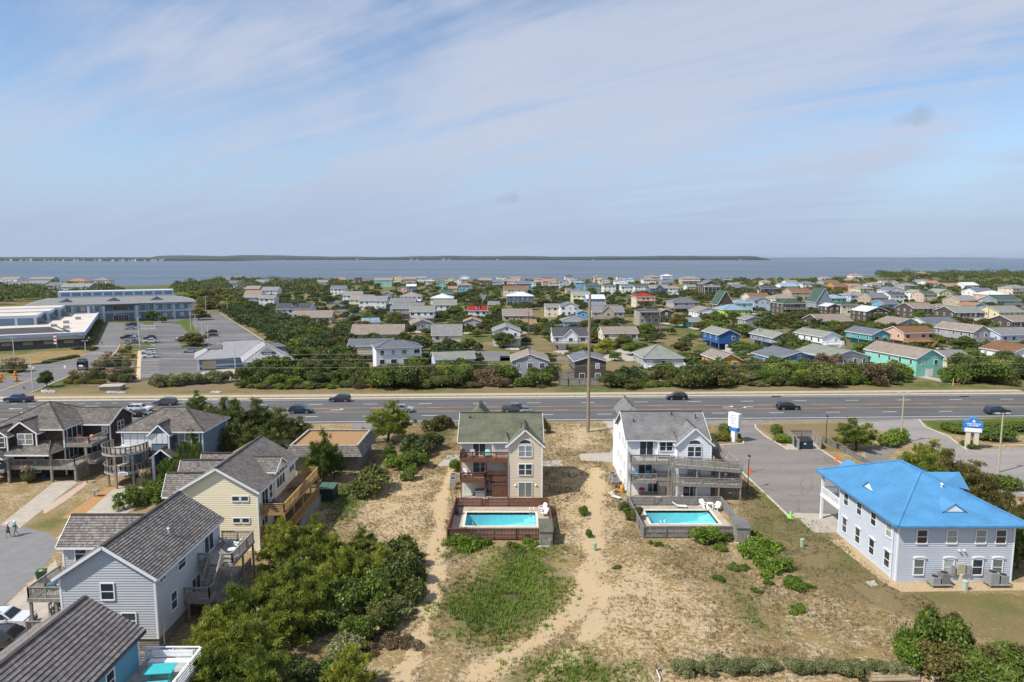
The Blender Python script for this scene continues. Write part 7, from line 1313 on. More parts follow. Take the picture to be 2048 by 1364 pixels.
for px, py, r in ((930, 1092, 1.7), (900, 1088, .7), (955, 1088, 1.0), (1060, 1088, .9), (1035, 1098, .8), (1440, 1098, .8), (1315, 1090, .6), (1505, 1105, 1.6), (1530, 1095, 1.6), (1525, 1125, 1.7), (1540, 1145, 1.3), (1495, 1100, 1.0), (1465, 1138, .6), (1475, 1135, .5), (1490, 1135, .5), (1440, 1160, .6), (1585, 1168, 1.0), (1600, 1172, .7), (1620, 1172, .5), (1595, 1222, .7), (1535, 1165, .5), (1510, 1180, .4), (1235, 1135, .4), (1340, 1050, .4)):
    x, y = G(px, py); shrub(x, y, r, r * .75, 'bright' if r > .65 else 'green', 'low bright green bush on the sandy lot' if r > .65 else 'small green plant on the sandy lot', 'low green bushes on the sandy lot', LOW, 'low_bush')
# clipped silver hedge by the near sand strip: single bushes in a row
for k, px in enumerate(list(range(1355, 1372, 12)) + list(range(1395, 1560, 15)) + list(range(1585, 1830, 15))): x, y = G(px, 1343 + 3 * math.sin(k), 0); shrub(x, y, .62, .95, 'silver', 'grey-green bush in the low hedge along the sand strip', 'hedge along the sand strip', name='hedge_bush')
# right foreground
for px, py, z, r, h, m2, lab in ((1840, 1270, 1.7, 1.9, 3.6, 'green', 'tall leafy shrub below the blue-roofed office'), (1885, 1265, 1.7, 1.5, 3.4, 'rust', 'russet-tipped shrub below the blue-roofed office'), (1830, 1310, 1.2, 1.5, 2.4, 'bright', 'yellow-green shrub below the blue-roofed office'), (1900, 1320, 1.3, 1.7, 2.6, 'rust', 'olive shrub in the corner beside the sand strip'), (1950, 1325, 1.2, 1.6, 2.4, 'green', 'olive shrub in the corner beside the sand strip'), (2000, 1330, 1.2, 1.6, 2.3, 'green', 'olive shrub in the corner beside the sand strip'), (2040, 1335, 1.1, 1.6, 2.3, 'rust', 'olive shrub in the corner beside the sand strip'), (1960, 1360, 1.0, 1.6, 2.0, 'green', 'olive shrub in the corner beside the sand strip')): x, y = G(px, py, z); shrub(x, y, r, h, m2, lab, 'shrubs below the office')
for px, py, z, r, h, m2 in ((1830, 925, 3.4, 2.8, 6.0, None), (1870, 915, 3.2, 2.9, 5.8, None), (1905, 945, 3.6, 3.2, 6.4, 'rust'), (1950, 960, 3.4, 3.0, 6.0, 'rust'), (1860, 955, 3.4, 2.8, 6.2, None), (1980, 1000, 3.0, 2.6, 5.6, 'rust'), (2040, 1090, 2.6, 2.2, 5.4, 'green'), (2046, 1050, 2.6, 2.4, 5.4, 'rust'), (2010, 1030, 3.0, 2.4, 5.6, 'rust')): x, y = G(px, py, z); tree(x, y, h, r, 'pine', 'olive brown pine behind the blue-roofed office', 'pines behind the office', m2)
x, y = G(1715, 870, 2.6); tree(x, y, 5.4, 3.6, 'pine', 'flat-topped windswept pine beside the dumpster enclosure', None, None, .5, 3)
def clip(px, py, r, h, m2, lab, grp): x, y = G(px, py); return shrub(x, y, r, h, m2, lab, grp, CLIP, 'clipped_bush')
for px, py, r, h, m2, lab in ((1451, 868, 1.1, 1.9, 'green', 'round dark clipped bush beside the white motel sign'), (1447, 881, 1.15, 1.4, 'yellow', 'round golden clipped bush in front of the white motel sign'), (1424, 882, .9, 1.3, 'green', 'small dark clipped bush at the corner of the white house'), (1473, 880, .7, 1.2, 'green', 'small clipped bush behind the white sign post'), (1478, 884, .4, .6, 'yellow', 'tiny golden bush at the foot of the white sign'), (1553, 870, 1.0, 1.9, 'green', 'round dark clipped bush on the tan lawn'), (1562, 884, 1.1, 1.3, 'bright', 'rounded bright bush left of the dumpster enclosure'), (1576, 886, .8, 1.1, 'bright', 'smaller bright bush against the dumpster enclosure')): clip(px, py, r, h, m2, lab, None)
for px, py, r, h in ((1775, 893, 1.5, 2.2), (1795, 884, 1.4, 2.2), (1787, 888, 1.4, 2.3), (1802, 880, 1.1, 2.0)): clip(px, py, r, h, 'bright', 'bright clipped hedge bush beside the tall light pole', 'hedge by the light pole')
for px in range(1930, 2060, 12): clip(px, 861, 1.5, 1.5, 'green', 'dark clipped bush in the long hedge behind the blue sign', 'hedge behind the blue sign')
for px, py, r, h in ((1985, 880, 1.9, 2.1), (2005, 880, 1.9, 2.1), (1965, 878, 1.7, 1.9), (1905, 862, 1.5, 1.3), (1918, 866, 1.5, 1.3), (1895, 858, 1.3, 1.2), (1935, 893, 1.1, 1.0), (1945, 897, 1.0, .9), (2005, 975, 1.6, 1.6), (2020, 978, 1.5, 1.5)): clip(px, py, r, h, 'green', 'dark clipped bush in the bed around the blue sign', 'bushes around the blue sign')
# ---- planting round the commercial entry
for k, px in enumerate((133, 139, 154, 158, 180, 186, 192, 199, 207, 302, 308, 315, 324, 333, 341)): clip(px, 768 if px < 250 else 770 + (px - 300) * .08, .7, 1.1, 'yellow', 'small golden clipped bush in the mulch bed by the highway', 'golden bushes in the mulch bed')
for px, py, r, h in ((247, 764, 1.5, 1.9), (260, 764, 1.6, 2.0), (238, 760, 1.4, 1.7), (165, 760, 1.3, 1.8), (245, 712, 1.4, 2.2), (250, 722, 1.4, 1.8), (235, 735, 1.3, 1.6), (178, 760, 1.4, 1.8), (190, 757, 1.4, 2.0), (205, 757, 1.3, 1.6), (255, 745, 1.6, 1.3), (243, 750, 1.6, 1.4)): clip(px, py, r, h, 'dark', 'dark clipped shrub in the mulch bed by the car park', 'dark shrubs in the mulch bed')
for px, py in ((256, 712), (262, 716), (250, 708)): clip(px, py, 1.3, 1.5, 'yellow', 'golden bush beside the car park walk', 'golden bushes by the walk')
for px in range(318, 452, 11): x, y = G(px, 772 - (px - 318) * .06); shrub(x, y, 1.9, 2.8, 'silver', 'grey-green rounded shrub in the hedge before the hip-roofed building', 'hedge before the hip-roofed building', name='hedge_bush')
for px in range(206, 282, 7): clip(px * .62 - 40 + 60, 700 + random.uniform(-2, 2), .9, 1.0, 'dark', 'low dark shrub along the dark-roofed wing', 'shrubs along the dark-roofed wing')
for px in range(116, 165, 6): clip(px, 690, 1.0, 1.1, 'yellow', 'golden hedge bush before the tan window panels', 'golden hedge at the wing')
for px, py in ((92, 727), (102, 725), (112, 723), (122, 721), (132, 719), (142, 717), (150, 715)): clip(px, py, 1.2, 1.0, 'dark', 'low dark shrub on the island bed', 'shrubs on the island bed')
for k in range(10): px = 178 + k * 2.4; clip(px, 690 - k * 4.4, 1.6, 2.6, 'dark', 'tall dark shrub along the cream-roofed wing', 'shrubs along the cream-roofed wing')
x, y = G(94, 774); tree(x, y, 4.4, 1.5, 'tree', 'small conical cedar on the corner lawn by the highway', None, 'dark')
for px, py, r, h, m2 in ((303, 641, 3.2, 5.5, 'green'), (398, 640, 4.0, 6.5, 'rust'), (386, 691, 5.0, 5.0, 'rust'), (325, 645, 2.0, 3.4, 'green')): x, y = G(px, py); tree(x, y, h, r, 'tree', 'small tree on a planted island of the car park', 'car park trees', m2)
# plume grass
def plume(x, y, s, lab, grp):
    key = 'plume'
    if key not in PL:
        rng = np.random.default_rng(5); n = 900; a = rng.uniform(0, 6.28, n); r = rng.random(n) ** .6 * .5; b0 = np.stack([np.cos(a) * r * .3, np.sin(a) * r * .3, np.zeros(n)], 1); tip = np.stack([np.cos(a) * r * 2.2, np.sin(a) * r * 2.2, rng.uniform(.7, 1.6, n)], 1); sd_ = np.cross(tip, rng.normal(size=(n, 3))); sd_ /= np.linalg.norm(sd_, axis=1, keepdims=True); V1 = np.stack([b0 - sd_ * .02, b0 + sd_ * .02, tip + sd_ * .015, tip - sd_ * .015], 1).reshape(-1, 3)
        g_ = np_mesh('blades', V1, np.arange(4 * n).reshape(-1, 4), {'tint': np.repeat(rng.random(n), 4)}); g_.materials.append(FOL['silver']); C = []; 
        for k in range(26): aa = rng.uniform(0, 6.28); rr_ = rng.random() * .8; C += [(math.cos(aa) * rr_ + rng.normal() * .06, math.sin(aa) * rr_ + rng.normal() * .06, 1.7 + rng.random() * .5 + t_ * .5) for t_ in rng.random(22)]
        C = np.array(C); V2 = leaf_arrays(C, np.tile([0, 0, 1.], (len(C), 1)), .16, rng, 1.6, .8); p_ = np_mesh('plumes', V2, np.arange(4 * len(C)).reshape(-1, 4), {'tint': np.repeat(rng.random(len(C)), 4)}); p_.materials.append(FOL['straw']); PL[key] = (g_, p_)
    T = thing('plume_grass', lab, 'grass clump', (x, y, 0), random.uniform(0, 6), grp); T.scale = (s, s, s)
    for nm, me in zip(('blades', 'plumes'), PL[key]): o = bpy.data.objects.new(nm, me); COL.objects.link(o); o.parent = T
for px, py, s in ((212, 735, 1.6), (206, 740, 1.5), (218, 730, 1.6), (224, 738, 1.4), (236, 728, 1.3), (254, 737, 1.4), (150, 765, 1.3), (146, 766, 1.2), (170, 768, 1.3), (224, 764, 1.4), (230, 762, 1.2), (188, 748, 1.3), (197, 744, 1.4), (258, 702, 1.2)): x, y = G(px, py); plume(x, y, s, 'tall plume grass with cream plumes in the mulch bed', 'plume grasses in the mulch bed')
for px, py, s in ((15, 744, 1.5), (25, 744, 1.6), (35, 743, 1.5), (45, 743, 1.4), (20, 746, 1.4), (40, 745, 1.3)): x, y = G(px, py); plume(x, y, s, 'tall plume grass on the traffic island at the entry', 'plume grasses on the traffic island')
for px, py, s, lab in ((58, 965, 1.0, 'plume grass clump under the brown house deck'), (290, 975, 1.0, 'straw-coloured plume grass beside the slate blue house entry')): x, y = G(px, py); plume(x, y, s, lab, None)
# ---- thicket along the far sidewalk and among the houses
placed = []
def free(x, y, r, pad=.35):
    for fx, fy, fr in FOOT:
        if (x - fx) ** 2 + (y - fy) ** 2 < (fr + r * pad) ** 2: return False
    return True
def fill(polypx, n, rlo, rhi, hk, mats, lab, grp, kind='shrub', seed=0, gap=.62):
    rr = random.Random(seed); P = GP(polypx); xs_ = [p[0] for p in P]; ys_ = [p[1] for p in P]; c = 0; tries = 0
    while c < n and tries < n * 40:
        tries += 1; x = rr.uniform(min(xs_), max(xs_)); y = rr.uniform(min(ys_), max(ys_)); r = rr.uniform(rlo, rhi)
        if poly_dist(np.array([x]), np.array([y]), P)[0] < 0 or not free(x, y, r): continue
        if any((x - a) ** 2 + (y - b_) ** 2 < (gap * (r + q)) ** 2 for a, b_, q in placed): continue
        placed.append((x, y, r)); c += 1; m2 = rr.choice(mats)
        if kind in ('shrub', 'verge'): shrub(x, y, r, r * hk * rr.uniform(.8, 1.25), m2, f"{dict(dark='dark green', green='green', cedar='olive green', brown='brown', silver='grey-green', bright='bright green', rust='russet', pine='yellow-green')[m2]} shrub {lab}", grp, name='shrub' if kind == 'shrub' else 'verge_shrub')
        else: tree(x, y, r * hk * rr.uniform(.9, 1.2), r, kind, f"{dict(dark='dark green', green='green', cedar='olive green', brown='brown', rust='russet', bare='bare', pine='yellow-green')[m2]} {'pine' if kind == 'pine' else 'tree'} {lab}", grp, m2)
MIX = ['dark', 'cedar', 'cedar', 'cedar', 'green', 'rust', 'green', 'pine']
fill([(450, 779), (1110, 776), (1100, 752), (1010, 742), (900, 738), (740, 742), (640, 720), (560, 715), (520, 745)], 84, 1.8, 4.0, 1.25, MIX + ['brown'], 'in the thicket beside the far sidewalk', 'thicket beside the far sidewalk', seed=1, gap=.5)
fill([(1205, 778), (1400, 776), (1620, 772), (1620, 752), (1560, 735), (1400, 738), (1280, 750)], 48, 1.7, 3.7, 1.22, MIX + ['brown', 'silver'], 'in the thicket beside the far sidewalk', 'thicket beside the far sidewalk', seed=2, gap=.5)
fill([(1600, 773), (1800, 768), (1815, 758), (1760, 745), (1620, 738), (1560, 738)], 34, 1.8, 3.8, 1.2, MIX + ['brown'], 'in the thicket beside the far sidewalk', 'thicket beside the far sidewalk', seed=3, gap=.5)
fill([(1900, 768), (2110, 766), (2110, 735), (1990, 730), (1930, 745)], 32, 1.8, 4.0, 1.3, MIX, 'in the thicket beside the far sidewalk', 'thicket beside the far sidewalk', seed=4, gap=.5)
fill([(470, 778), (1090, 775), (1090, 771), (470, 773)], 26, 1.2, 1.8, .8, ['green', 'bright', 'green', 'brown'], 'low at the verge of the far sidewalk', 'verge shrubs', 'verge', 5); fill([(1220, 776), (1800, 769), (1800, 766), (1220, 772)], 24, 1.2, 1.8, .8, ['green', 'bright', 'silver', 'brown'], 'low at the verge of the far sidewalk', 'verge shrubs', 'verge', 6)
fill([(440, 622), (480, 612), (560, 640), (690, 672), (690, 715), (640, 712), (560, 690)], 46, 2.6, 4.2, 1.35, MIX, 'in the wood between car park and houses', 'wood beside the car park', 'tree', 7, .5)
fill([(350, 600), (450, 590), (520, 600), (500, 618), (430, 620), (380, 618)], 26, 4, 6.5, 1.2, MIX, 'in the wood behind the commercial building', 'wood behind the commercial building', 'tree', 8, .5)
fill([(690, 640), (960, 640), (960, 690), (690, 700)], 34, 2.2, 3.8, 1.4, MIX, 'among the houses beyond the highway', 'trees among the houses', 'tree', 9)
fill([(960, 640), (1420, 645), (1420, 735), (1100, 735), (960, 700)], 46, 2.0, 4.0, 1.4, MIX + ['rust'], 'among the houses beyond the highway', 'trees among the houses', 'tree', 10)
fill([(1400, 640), (2060, 640), (2060, 740), (1400, 735)], 80, 2.1, 4.2, 1.4, MIX + ['pine'], 'among the houses beyond the highway', 'trees among the houses', 'tree', 11)
fill([(560, 585), (980, 590), (980, 640), (560, 640)], 22, 3.4, 6.0, 1.15, MIX + ['rust'], 'among the houses near the sound', 'trees near the sound', 'tree', 12)
fill([(980, 590), (1560, 590), (1560, 640), (980, 640)], 20, 3.0, 5.4, 1.15, MIX, 'among the houses near the sound', 'trees near the sound', 'tree', 13)
fill([(1540, 585), (2060, 585), (2060, 640), (1540, 640)], 20, 3.2, 5.8, 1.15, MIX, 'among the houses near the sound', 'trees near the sound', 'tree', 14)
# far woods: one mass of many crowns
def woodland(name, polys, seed, label, lf=1.15, m_=150):
    rng = np.random.default_rng(seed); Cs, Ds = [], []
    for P, n, rlo, rhi, hk in polys:
        P = GP(P); xs_ = [p[0] for p in P]; ys_ = [p[1] for p in P]; X_ = rng.uniform(min(xs_), max(xs_), n * 6); Y_ = rng.uniform(min(ys_), max(ys_), n * 6); ok = poly_dist(X_, Y_, P) > 0; X_, Y_ = X_[ok][:n], Y_[ok][:n]
        for x, y in zip(X_, Y_):
            r = rng.uniform(rlo, rhi)
            if not free(x, y, r, .2): continue
            h = r * hk * rng.uniform(.75, 1.25); d = rng.normal(size=(m_, 3)); d /= np.linalg.norm(d, axis=1, keepdims=True); d[:, 2] = np.abs(d[:, 2]) * 1.0 - .12; rad = .7 + .3 * rng.random((m_, 1)); rad *= 1 + .25 * np.sin(d[:, :1] * 6 + x) * np.sin(d[:, 1:2] * 6 + y)
            Cs.append(np.array([x, y, h * .42]) + d * np.array([r, r, h * .58]) * rad); Ds.append(d)
    C = np.concatenate(Cs); D = np.concatenate(Ds); V = leaf_arrays(C, D, lf, rng, 1.4, .5); ti = np.clip(.5 + .3 * (vnoise(C[:, 0], C[:, 1], 9, seed, 2) - .5) * 2.4 + .14 * rng.normal(size=len(C)), 0, 1); me = np_mesh(name, V, np.arange(4 * len(C)).reshape(-1, 4), {'tint': np.repeat(ti, 4)}); me.materials.append(FOL['dark']); o = bpy.data.objects.new(name, me); COL.objects.link(o); o['kind'] = 'stuff'; o['label'] = label; o['category'] = 'woodland'
woodland('far_woodland', [([(-60, 575), (130, 574), (230, 580), (250, 590), (140, 612), (-60, 612)], 210, 4, 7.5, 1.25), ([(340, 577), (450, 563), (560, 566), (700, 572), (700, 588), (500, 590), (360, 592)], 260, 4, 8, 1.2), ([(560, 568), (1400, 568), (1400, 590), (560, 590)], 330, 2.4, 4.6, 1.1), ([(1400, 564), (1700, 562), (2060, 564), (2060, 590), (1400, 590)], 330, 3, 6, 1.2), ([(1740, 552), (1860, 552), (2120, 551), (2120, 563), (1900, 562), (1760, 558)], 230, 5, 10, 1.3), ([(560, 561), (1700, 560), (1700, 568), (560, 568)], 110, 2.4, 4.4, 1.0)], 21, 'far-off dark green woods and hedges between the houses along the sound')
woodland('neighbourhood_greenery', [([(445, 626), (500, 612), (580, 645), (690, 676), (700, 722), (640, 722), (590, 712)], 210, 2.2, 3.8, 1.5), ([(700, 690), (960, 680), (960, 735), (740, 740)], 70, 1.5, 3, 1.4), ([(440, 590), (980, 590), (980, 660), (700, 680), (560, 640)], 300, 1.8, 3.8, 1.2), ([(980, 590), (1420, 590), (1420, 690), (980, 680)], 280, 1.6, 3.6, 1.2), ([(1420, 590), (2070, 590), (2070, 720), (1420, 715)], 420, 1.6, 3.6, 1.2)], 22, 'loose greenery of hedges and bushes filling the yards between the neighbourhood houses', .62, 420)
# ---- grass and weeds on the sandy lots
def grass(name, n, box, test, hlo, hhi, wd, mat, seed, label, blades=5):
    rng = np.random.default_rng(seed); x = rng.uniform(box[0], box[1], n * 3); y = rng.uniform(box[2], box[3], n * 3); keep = test(x, y, rng); x, y = x[keep][:n], y[keep][:n]; m_ = len(x); bx = np.repeat(x, blades) + rng.normal(size=m_ * blades) * .09; by = np.repeat(y, blades) + rng.normal(size=m_ * blades) * .09; bz = np.repeat(gz(x, y), blades); k = len(bx)
    b0 = np.stack([bx, by, bz - .02], 1); a = rng.uniform(0, 6.28, k); h = rng.uniform(hlo, hhi, k); ln = h * rng.uniform(.2, .9, k); tip = b0 + np.stack([np.cos(a) * ln, np.sin(a) * ln, h], 1); s = np.stack([-np.sin(a), np.cos(a), np.zeros(k)], 1) * wd * rng.uniform(.6, 1.4, (k, 1)); V = np.stack([b0 - s, b0 + s, tip], 1).reshape(-1, 3); tt = np.clip(np.repeat(vnoise(x, y, 2.5, seed, 2), blades) + rng.normal(size=k) * .15, 0, 1)
    me = np_mesh(name, V, np.arange(3 * k).reshape(-1, 3), {'tint': np.repeat(tt, 3)}); me.materials.append(mat); o = bpy.data.objects.new(name, me); COL.objects.link(o); o['kind'] = 'stuff'; o['label'] = label; o['category'] = 'grass'
FX = [(-7.6, 5.0, 73.9, 101.5), (15.1, 28.0, 75.0, 105.5), (38, 52, 63, 84), (-42, -26, 53, 66.5), (-40, -25, 72.8, 87.2), (28, 31.5, 88, 100)]
def clear(x, y):
    ok = np.ones(x.shape, bool)
    for a, b_, c, d in FX: ok &= ~((x > a) & (x < b_) & (y > c) & (y < d))
    lot = GP([(1420, 842), (1520, 840), (1512, 856), (1577, 899), (1650, 900), (1765, 980), (1690, 1042), (1580, 1036), (1470, 930), (1425, 900)]); ok &= poly_dist(x, y, lot) < 0
    drv = GP([(1160, 921), (1158, 908), (1222, 905), (1228, 890), (1222, 862), (1205, 838), (1250, 838), (1250, 925)]); ok &= poly_dist(x, y, drv) < 0; return ok
def t_dry(x, y, rng): s, g, l = masks(x, y); return clear(x, y) & (rng.random(len(x)) < np.clip(.95 - 1.25 * np.clip(s - .28, 0, 1), 0.04, 1)) & (vnoise(x, y, 3.2, 44, 3) > .40)
def t_grn(x, y, rng): s, g, l = masks(x, y); return clear(x, y) & (rng.random(len(x)) < np.clip(g * 1.3 - .35, 0, 1)) & (vnoise(x, y, 2.6, 12, 3) > .36) & ((x < 12) | (rng.random(len(x)) < .12))
def t_brn(x, y, rng): s, g, l = masks(x, y); return clear(x, y) & (rng.random(len(x)) < np.clip(.6 - 1.2 * np.clip(s - .3, 0, 1), 0, 1)) & (vnoise(x, y, 4.5, 71, 3) > .53)
STRAWG = foliage('dry_grass', (.10, .085, .045), (.20, .165, .085), (.34, .28, .16), .8, .2); WEED = foliage('grey_weeds', (.075, .06, .045), (.13, .105, .08), (.20, .165, .13), .85, .15)
grass('dry_grass', 42000, (-26, 40, 36, 132), t_dry, .10, .32, .022, STRAWG, 51, 'dry tan dune grass scattered over the sandy lots', 4); grass('green_weeds', 28000, (-26, 40, 40, 95), t_grn, .15, .5, .05, FOL['bright'], 52, 'green vine cover in the middle of the sandy lot', 5); grass('grey_weeds', 16000, (-26, 40, 36, 120), t_brn, .08, .25, .04, WEED, 53, 'grey-brown dead weeds scattered over the sandy lots', 5)
x, y = G(1110, 752); T = thing('palm_tree', 'short palm with grey-green fronds between the lavender and brown houses', 'tree', (x, y, 0)); MB().tube([(0, 0, -.1), (0, 0, 2.2)], [.28, .22], 8).build('trunk', BARK, T); rng = np.random.default_rng(8); Cs = []
for k in range(34):
    a = k * 2.4; el = rng.uniform(-.3, 1.1); d = np.array([math.cos(a) * math.cos(el), math.sin(a) * math.cos(el), math.sin(el)])
    for j in range(16): t_ = .3 + 1.7 * j / 16; Cs.append(np.array([0, 0, 2.2]) + d * t_ - np.array([0, 0, .18 * t_ * t_]) + rng.normal(size=3) * .05)
C = np.array(Cs); V = leaf_arrays(C, np.tile([0, 0, 1.], (len(C), 1)), .3, rng, 2.2, .5); me = np_mesh('fronds', V, np.arange(4 * len(C)).reshape(-1, 4), {'tint': np.repeat(rng.random(len(C)), 4)}); me.materials.append(FOL['silver']); o = bpy.data.objects.new('fronds', me); COL.objects.link(o); o.parent = T
# ================================================================ VEHICLES
def car_paint(name, col): return plain('paint_' + name, col, .28, .02, 1, metal=.15, coat=.6)
CARCOL = dict(black=(.012, .013, .016), white=(.72, .73, .74), grey=(.09, .095, .105), silver=(.36, .38, .40), blue=(.012, .03, .10), navy=(.02, .035, .07), maroon=(.09, .015, .02), charcoal=(.045, .045, .05), bluegrey=(.16, .2, .26), ltblue=(.3, .36, .42))
GL = glass('car_glass', (.012, .014, .016), .04); TYRE = plain('tyre_rubber', (.018, .018, .018), .8, .1); RIM = plain('alloy_rim', (.35, .35, .36), .35, .05, metal=.6); HEADL = plain('headlight_lens', (.7, .72, .75), .15, .02); TAILL = plain('taillight_lens', (.35, .01, .01), .2, .05); DARKP = plain('dark_plastic', (.025, .025, .027), .6, .1)
PROF = dict(suv=dict(L=4.75, W=1.9, body=[(-2.37, .38), (-2.36, .75), (-2.2, .95), (-1.15, 1.06), (1.9, 1.08), (2.3, 1.02), (2.37, .8), (2.36, .38)], cab=[(-1.2, 1.04), (-.45, 1.62), (.1, 1.70), (1.55, 1.68), (2.05, 1.45), (2.25, 1.06)], wb=1.42, r=.36),
            sedan=dict(L=4.6, W=1.82, body=[(-2.3, .34), (-2.28, .66), (-2.1, .82), (-1.0, .94), (1.5, .98), (2.15, .95), (2.3, .8), (2.28, .34)], cab=[(-1.15, .92), (-.3, 1.40), (.2, 1.45), (.9, 1.42), (1.75, .97)], wb=1.38, r=.33),
            pickup=dict(L=5.7, W=2.0, body=[(-2.85, .45), (-2.84, .9), (-2.7, 1.08), (-1.45, 1.18), (.95, 1.2), (2.82, 1.2), (2.85, .9), (2.84, .5)], cab=[(-1.5, 1.15), (-.85, 1.80), (-.3, 1.87), (.75, 1.85), (1.05, 1.2)], wb=1.75, r=.40),
            van=dict(L=5.0, W=1.95, body=[(-2.5, .36), (-2.48, .72), (-2.2, .98), (-1.5, 1.1), (2.2, 1.1), (2.48, 1.0), (2.5, .75), (2.48, .36)], cab=[(-1.75, 1.05), (-.8, 1.68), (-.2, 1.75), (1.9, 1.74), (2.3, 1.5), (2.45, 1.06)], wb=1.5, r=.35))
def car(kind, col, x, y, rz, label, grp, z=.03):
    p = PROF[kind]; W = p['W'] / 2; paint = car_paint(col, CARCOL[col]); T = thing(dict(suv='sport_utility_vehicle', sedan='saloon_car', pickup='pickup_truck', van='minivan')[kind], label, 'car' if kind in ('suv', 'sedan') else ('pickup' if kind == 'pickup' else 'van'), (x, y, z), rz, grp)
    def loft(prof, secs):     # cross-sections (y half-width factor per point), rounded to the sides
        mb = MB(); n = len(prof); rows = []
        for yy, ins in secs: b = len(mb.v); rows.append(b); c_x = sum(q[0] for q in prof) / n; zb = min(q[1] for q in prof); mb.v += [(c_x + (q[0] - c_x) * (1 - ins[0]), yy(q[1]), zb + (q[1] - zb) * (1 - ins[1])) for q in prof]
        for a, b in zip(rows, rows[1:]):
            for i in range(n): j = (i + 1) % n; mb.f.append((a + i, a + j, b + j, b + i)); mb.m.append(0)
        mb.f.append(tuple(rows[0] + i for i in range(n))[::-1]); mb.f.append(tuple(rows[-1] + i for i in range(n))); mb.m += [0, 0]; return mb
    zt = max(q[1] for q in p['body'])
    bw = lambda s: (lambda z_: s * W * (1 - .05 * max(0, (z_ - .8))))
    body = loft(p['body'], [(bw(-1), (.02, .03)), (bw(-.93), (0, 0)), (bw(.93), (0, 0)), (bw(1), (.02, .03))]).build('body', paint, T, True); body.data.polygons.foreach_set('use_smooth', [False] * len(body.data.polygons))
    z0, z1 = p['cab'][0][1], max(q[1] for q in p['cab']); cw = lambda s: (lambda z_: s * (W * .96 - (z_ - z0) * .28)); cab = p['cab'] + [(p['cab'][-1][0], z0 - .1), (p['cab'][0][0], z0 - .1)]
    cb = loft(cab, [(cw(-1), (0, 0)), (cw(1), (0, 0))]).build('cabin', paint, T); n = len(p['cab'])
    g = MB(); g2 = MB(); a, b, c, d = p['cab'][0], p['cab'][1], p['cab'][-2], p['cab'][-1]
    def lerp(u, v, t): return (u[0] + (v[0] - u[0]) * t, u[1] + (v[1] - u[1]) * t)
    a1, b1 = lerp(a, b, .12), lerp(a, b, .88); nx_, nz_ = -(b[1] - a[1]), (b[0] - a[0]); l_ = math.hypot(nx_, nz_); e = .012; oxx, ozz = nx_ / l_ * e, nz_ / l_ * e
    g.poly([(a1[0] + oxx, -cw(1)(a1[1]) * .9, a1[1] + ozz), (a1[0] + oxx, cw(1)(a1[1]) * .9, a1[1] + ozz), (b1[0] + oxx, cw(1)(b1[1]) * .88, b1[1] + ozz), (b1[0] + oxx, -cw(1)(b1[1]) * .88, b1[1] + ozz)][::-1])
    c1, d1 = lerp(c, d, .15), lerp(c, d, .8); g2.poly([(c1[0] + .015, -cw(1)(c1[1]) * .86, c1[1] + .008), (c1[0] + .015, cw(1)(c1[1]) * .86, c1[1] + .008), (d1[0] + .015, cw(1)(d1[1]) * .88, d1[1] + .008), (d1[0] + .015, -cw(1)(d1[1]) * .88, d1[1] + .008)][::-1])
    g.build('windscreen', GL, T); g2.build('rear_window', GL, T)
    for s in (-1, 1):
        zl, zh = z0 + .07, z1 - .12; tf = lambda z_: (z_ - a[1]) / (b[1] - a[1]); xf0, xf1 = lerp(a, b, tf(zl))[0] + .12, lerp(a, b, min(tf(zh), 1))[0] + .14; xr0, xr1 = d[0] - .16, c[0] - .05; m1, m2_ = xf1 + (xr1 - xf1) * .42, xf1 + (xr1 - xf1) * .42
        for q in ([(xf0, zl), (m1 - .04, zl), (m2_ - .04, zh), (xf1, zh)], [(m1 + .04, zl), (xr0, zl), (xr1, zh), (m2_ + .04, zh)]):
            pts = [(u, s * (W * .96 - (z_ - z0) * .28 + .012), z_) for u, z_ in q]; MB().poly(pts if s < 0 else pts[::-1]).build('side_window', GL, T)
        MB().box(-p['L'] / 2 - .015, s * W * .62 - .2, .68, -p['L'] / 2 + .22, s * W * .62 + .2, .84).build('headlight', HEADL, T); MB().box(p['L'] / 2 - .16, s * W * .8 - .12, .72, p['L'] / 2 + .012, s * W * .8 + .12, 1.02 if kind != 'sedan' else .86).build('taillight', TAILL, T)
        MB().cbox(a[0] + .45, s * (W + .1), z0 + .08, .12, .2, .14).build('mirror', paint, T)
        for xx in (-p['wb'], p['wb']):
            w_ = MB().lathe([(p['r'] * .72, -.11), (p['r'], -.08), (p['r'], .08), (p['r'] * .72, .11)], n=16).build('wheel', TYRE, T); w_.rotation_euler = (math.pi / 2, 0, 0); w_.location = (xx, s * (W - .1), p['r'] - .02); MB().lathe([(p['r'] * .66, -.118), (p['r'] * .66, .118)], n=12).build('rim', RIM, w_)
            ar = MB().lathe([(p['r'] * 1.18, -.02), (p['r'] * 1.18, .02)], n=14).build('wheel_arch', DARKP, T); ar.rotation_euler = (math.pi / 2, 0, 0); ar.location = (xx, s * (W - .012), p['r'] + .01)
    MB().box(-p['L'] / 2 - .03, -W * .9, .3, -p['L'] / 2 + .1, W * .9, .5).box(p['L'] / 2 - .1, -W * .9, .32, p['L'] / 2 + .03, W * .9, .52).build('bumpers', DARKP, T)
    if kind == 'pickup': MB().box(1.1, -W * .82, 1.19, 2.7, W * .82, 1.212).build('bed', DARKP, T)
    if kind in ('suv', 'van'):
        for s in (-1, 1): MB().beam((-.3, s * W * .62, z1 + .03), (1.4, s * W * .62, z1 + .02), .04, .04).build('roof_rail', DARKP, T)
    return T
GR_ = 'cars on the highway'
def on_road(px, py, kind, col, facing, lab):
    x, y = G(px, py); car(kind, col, x, y, RA + (0 if facing < 0 else math.pi), lab, GR_)
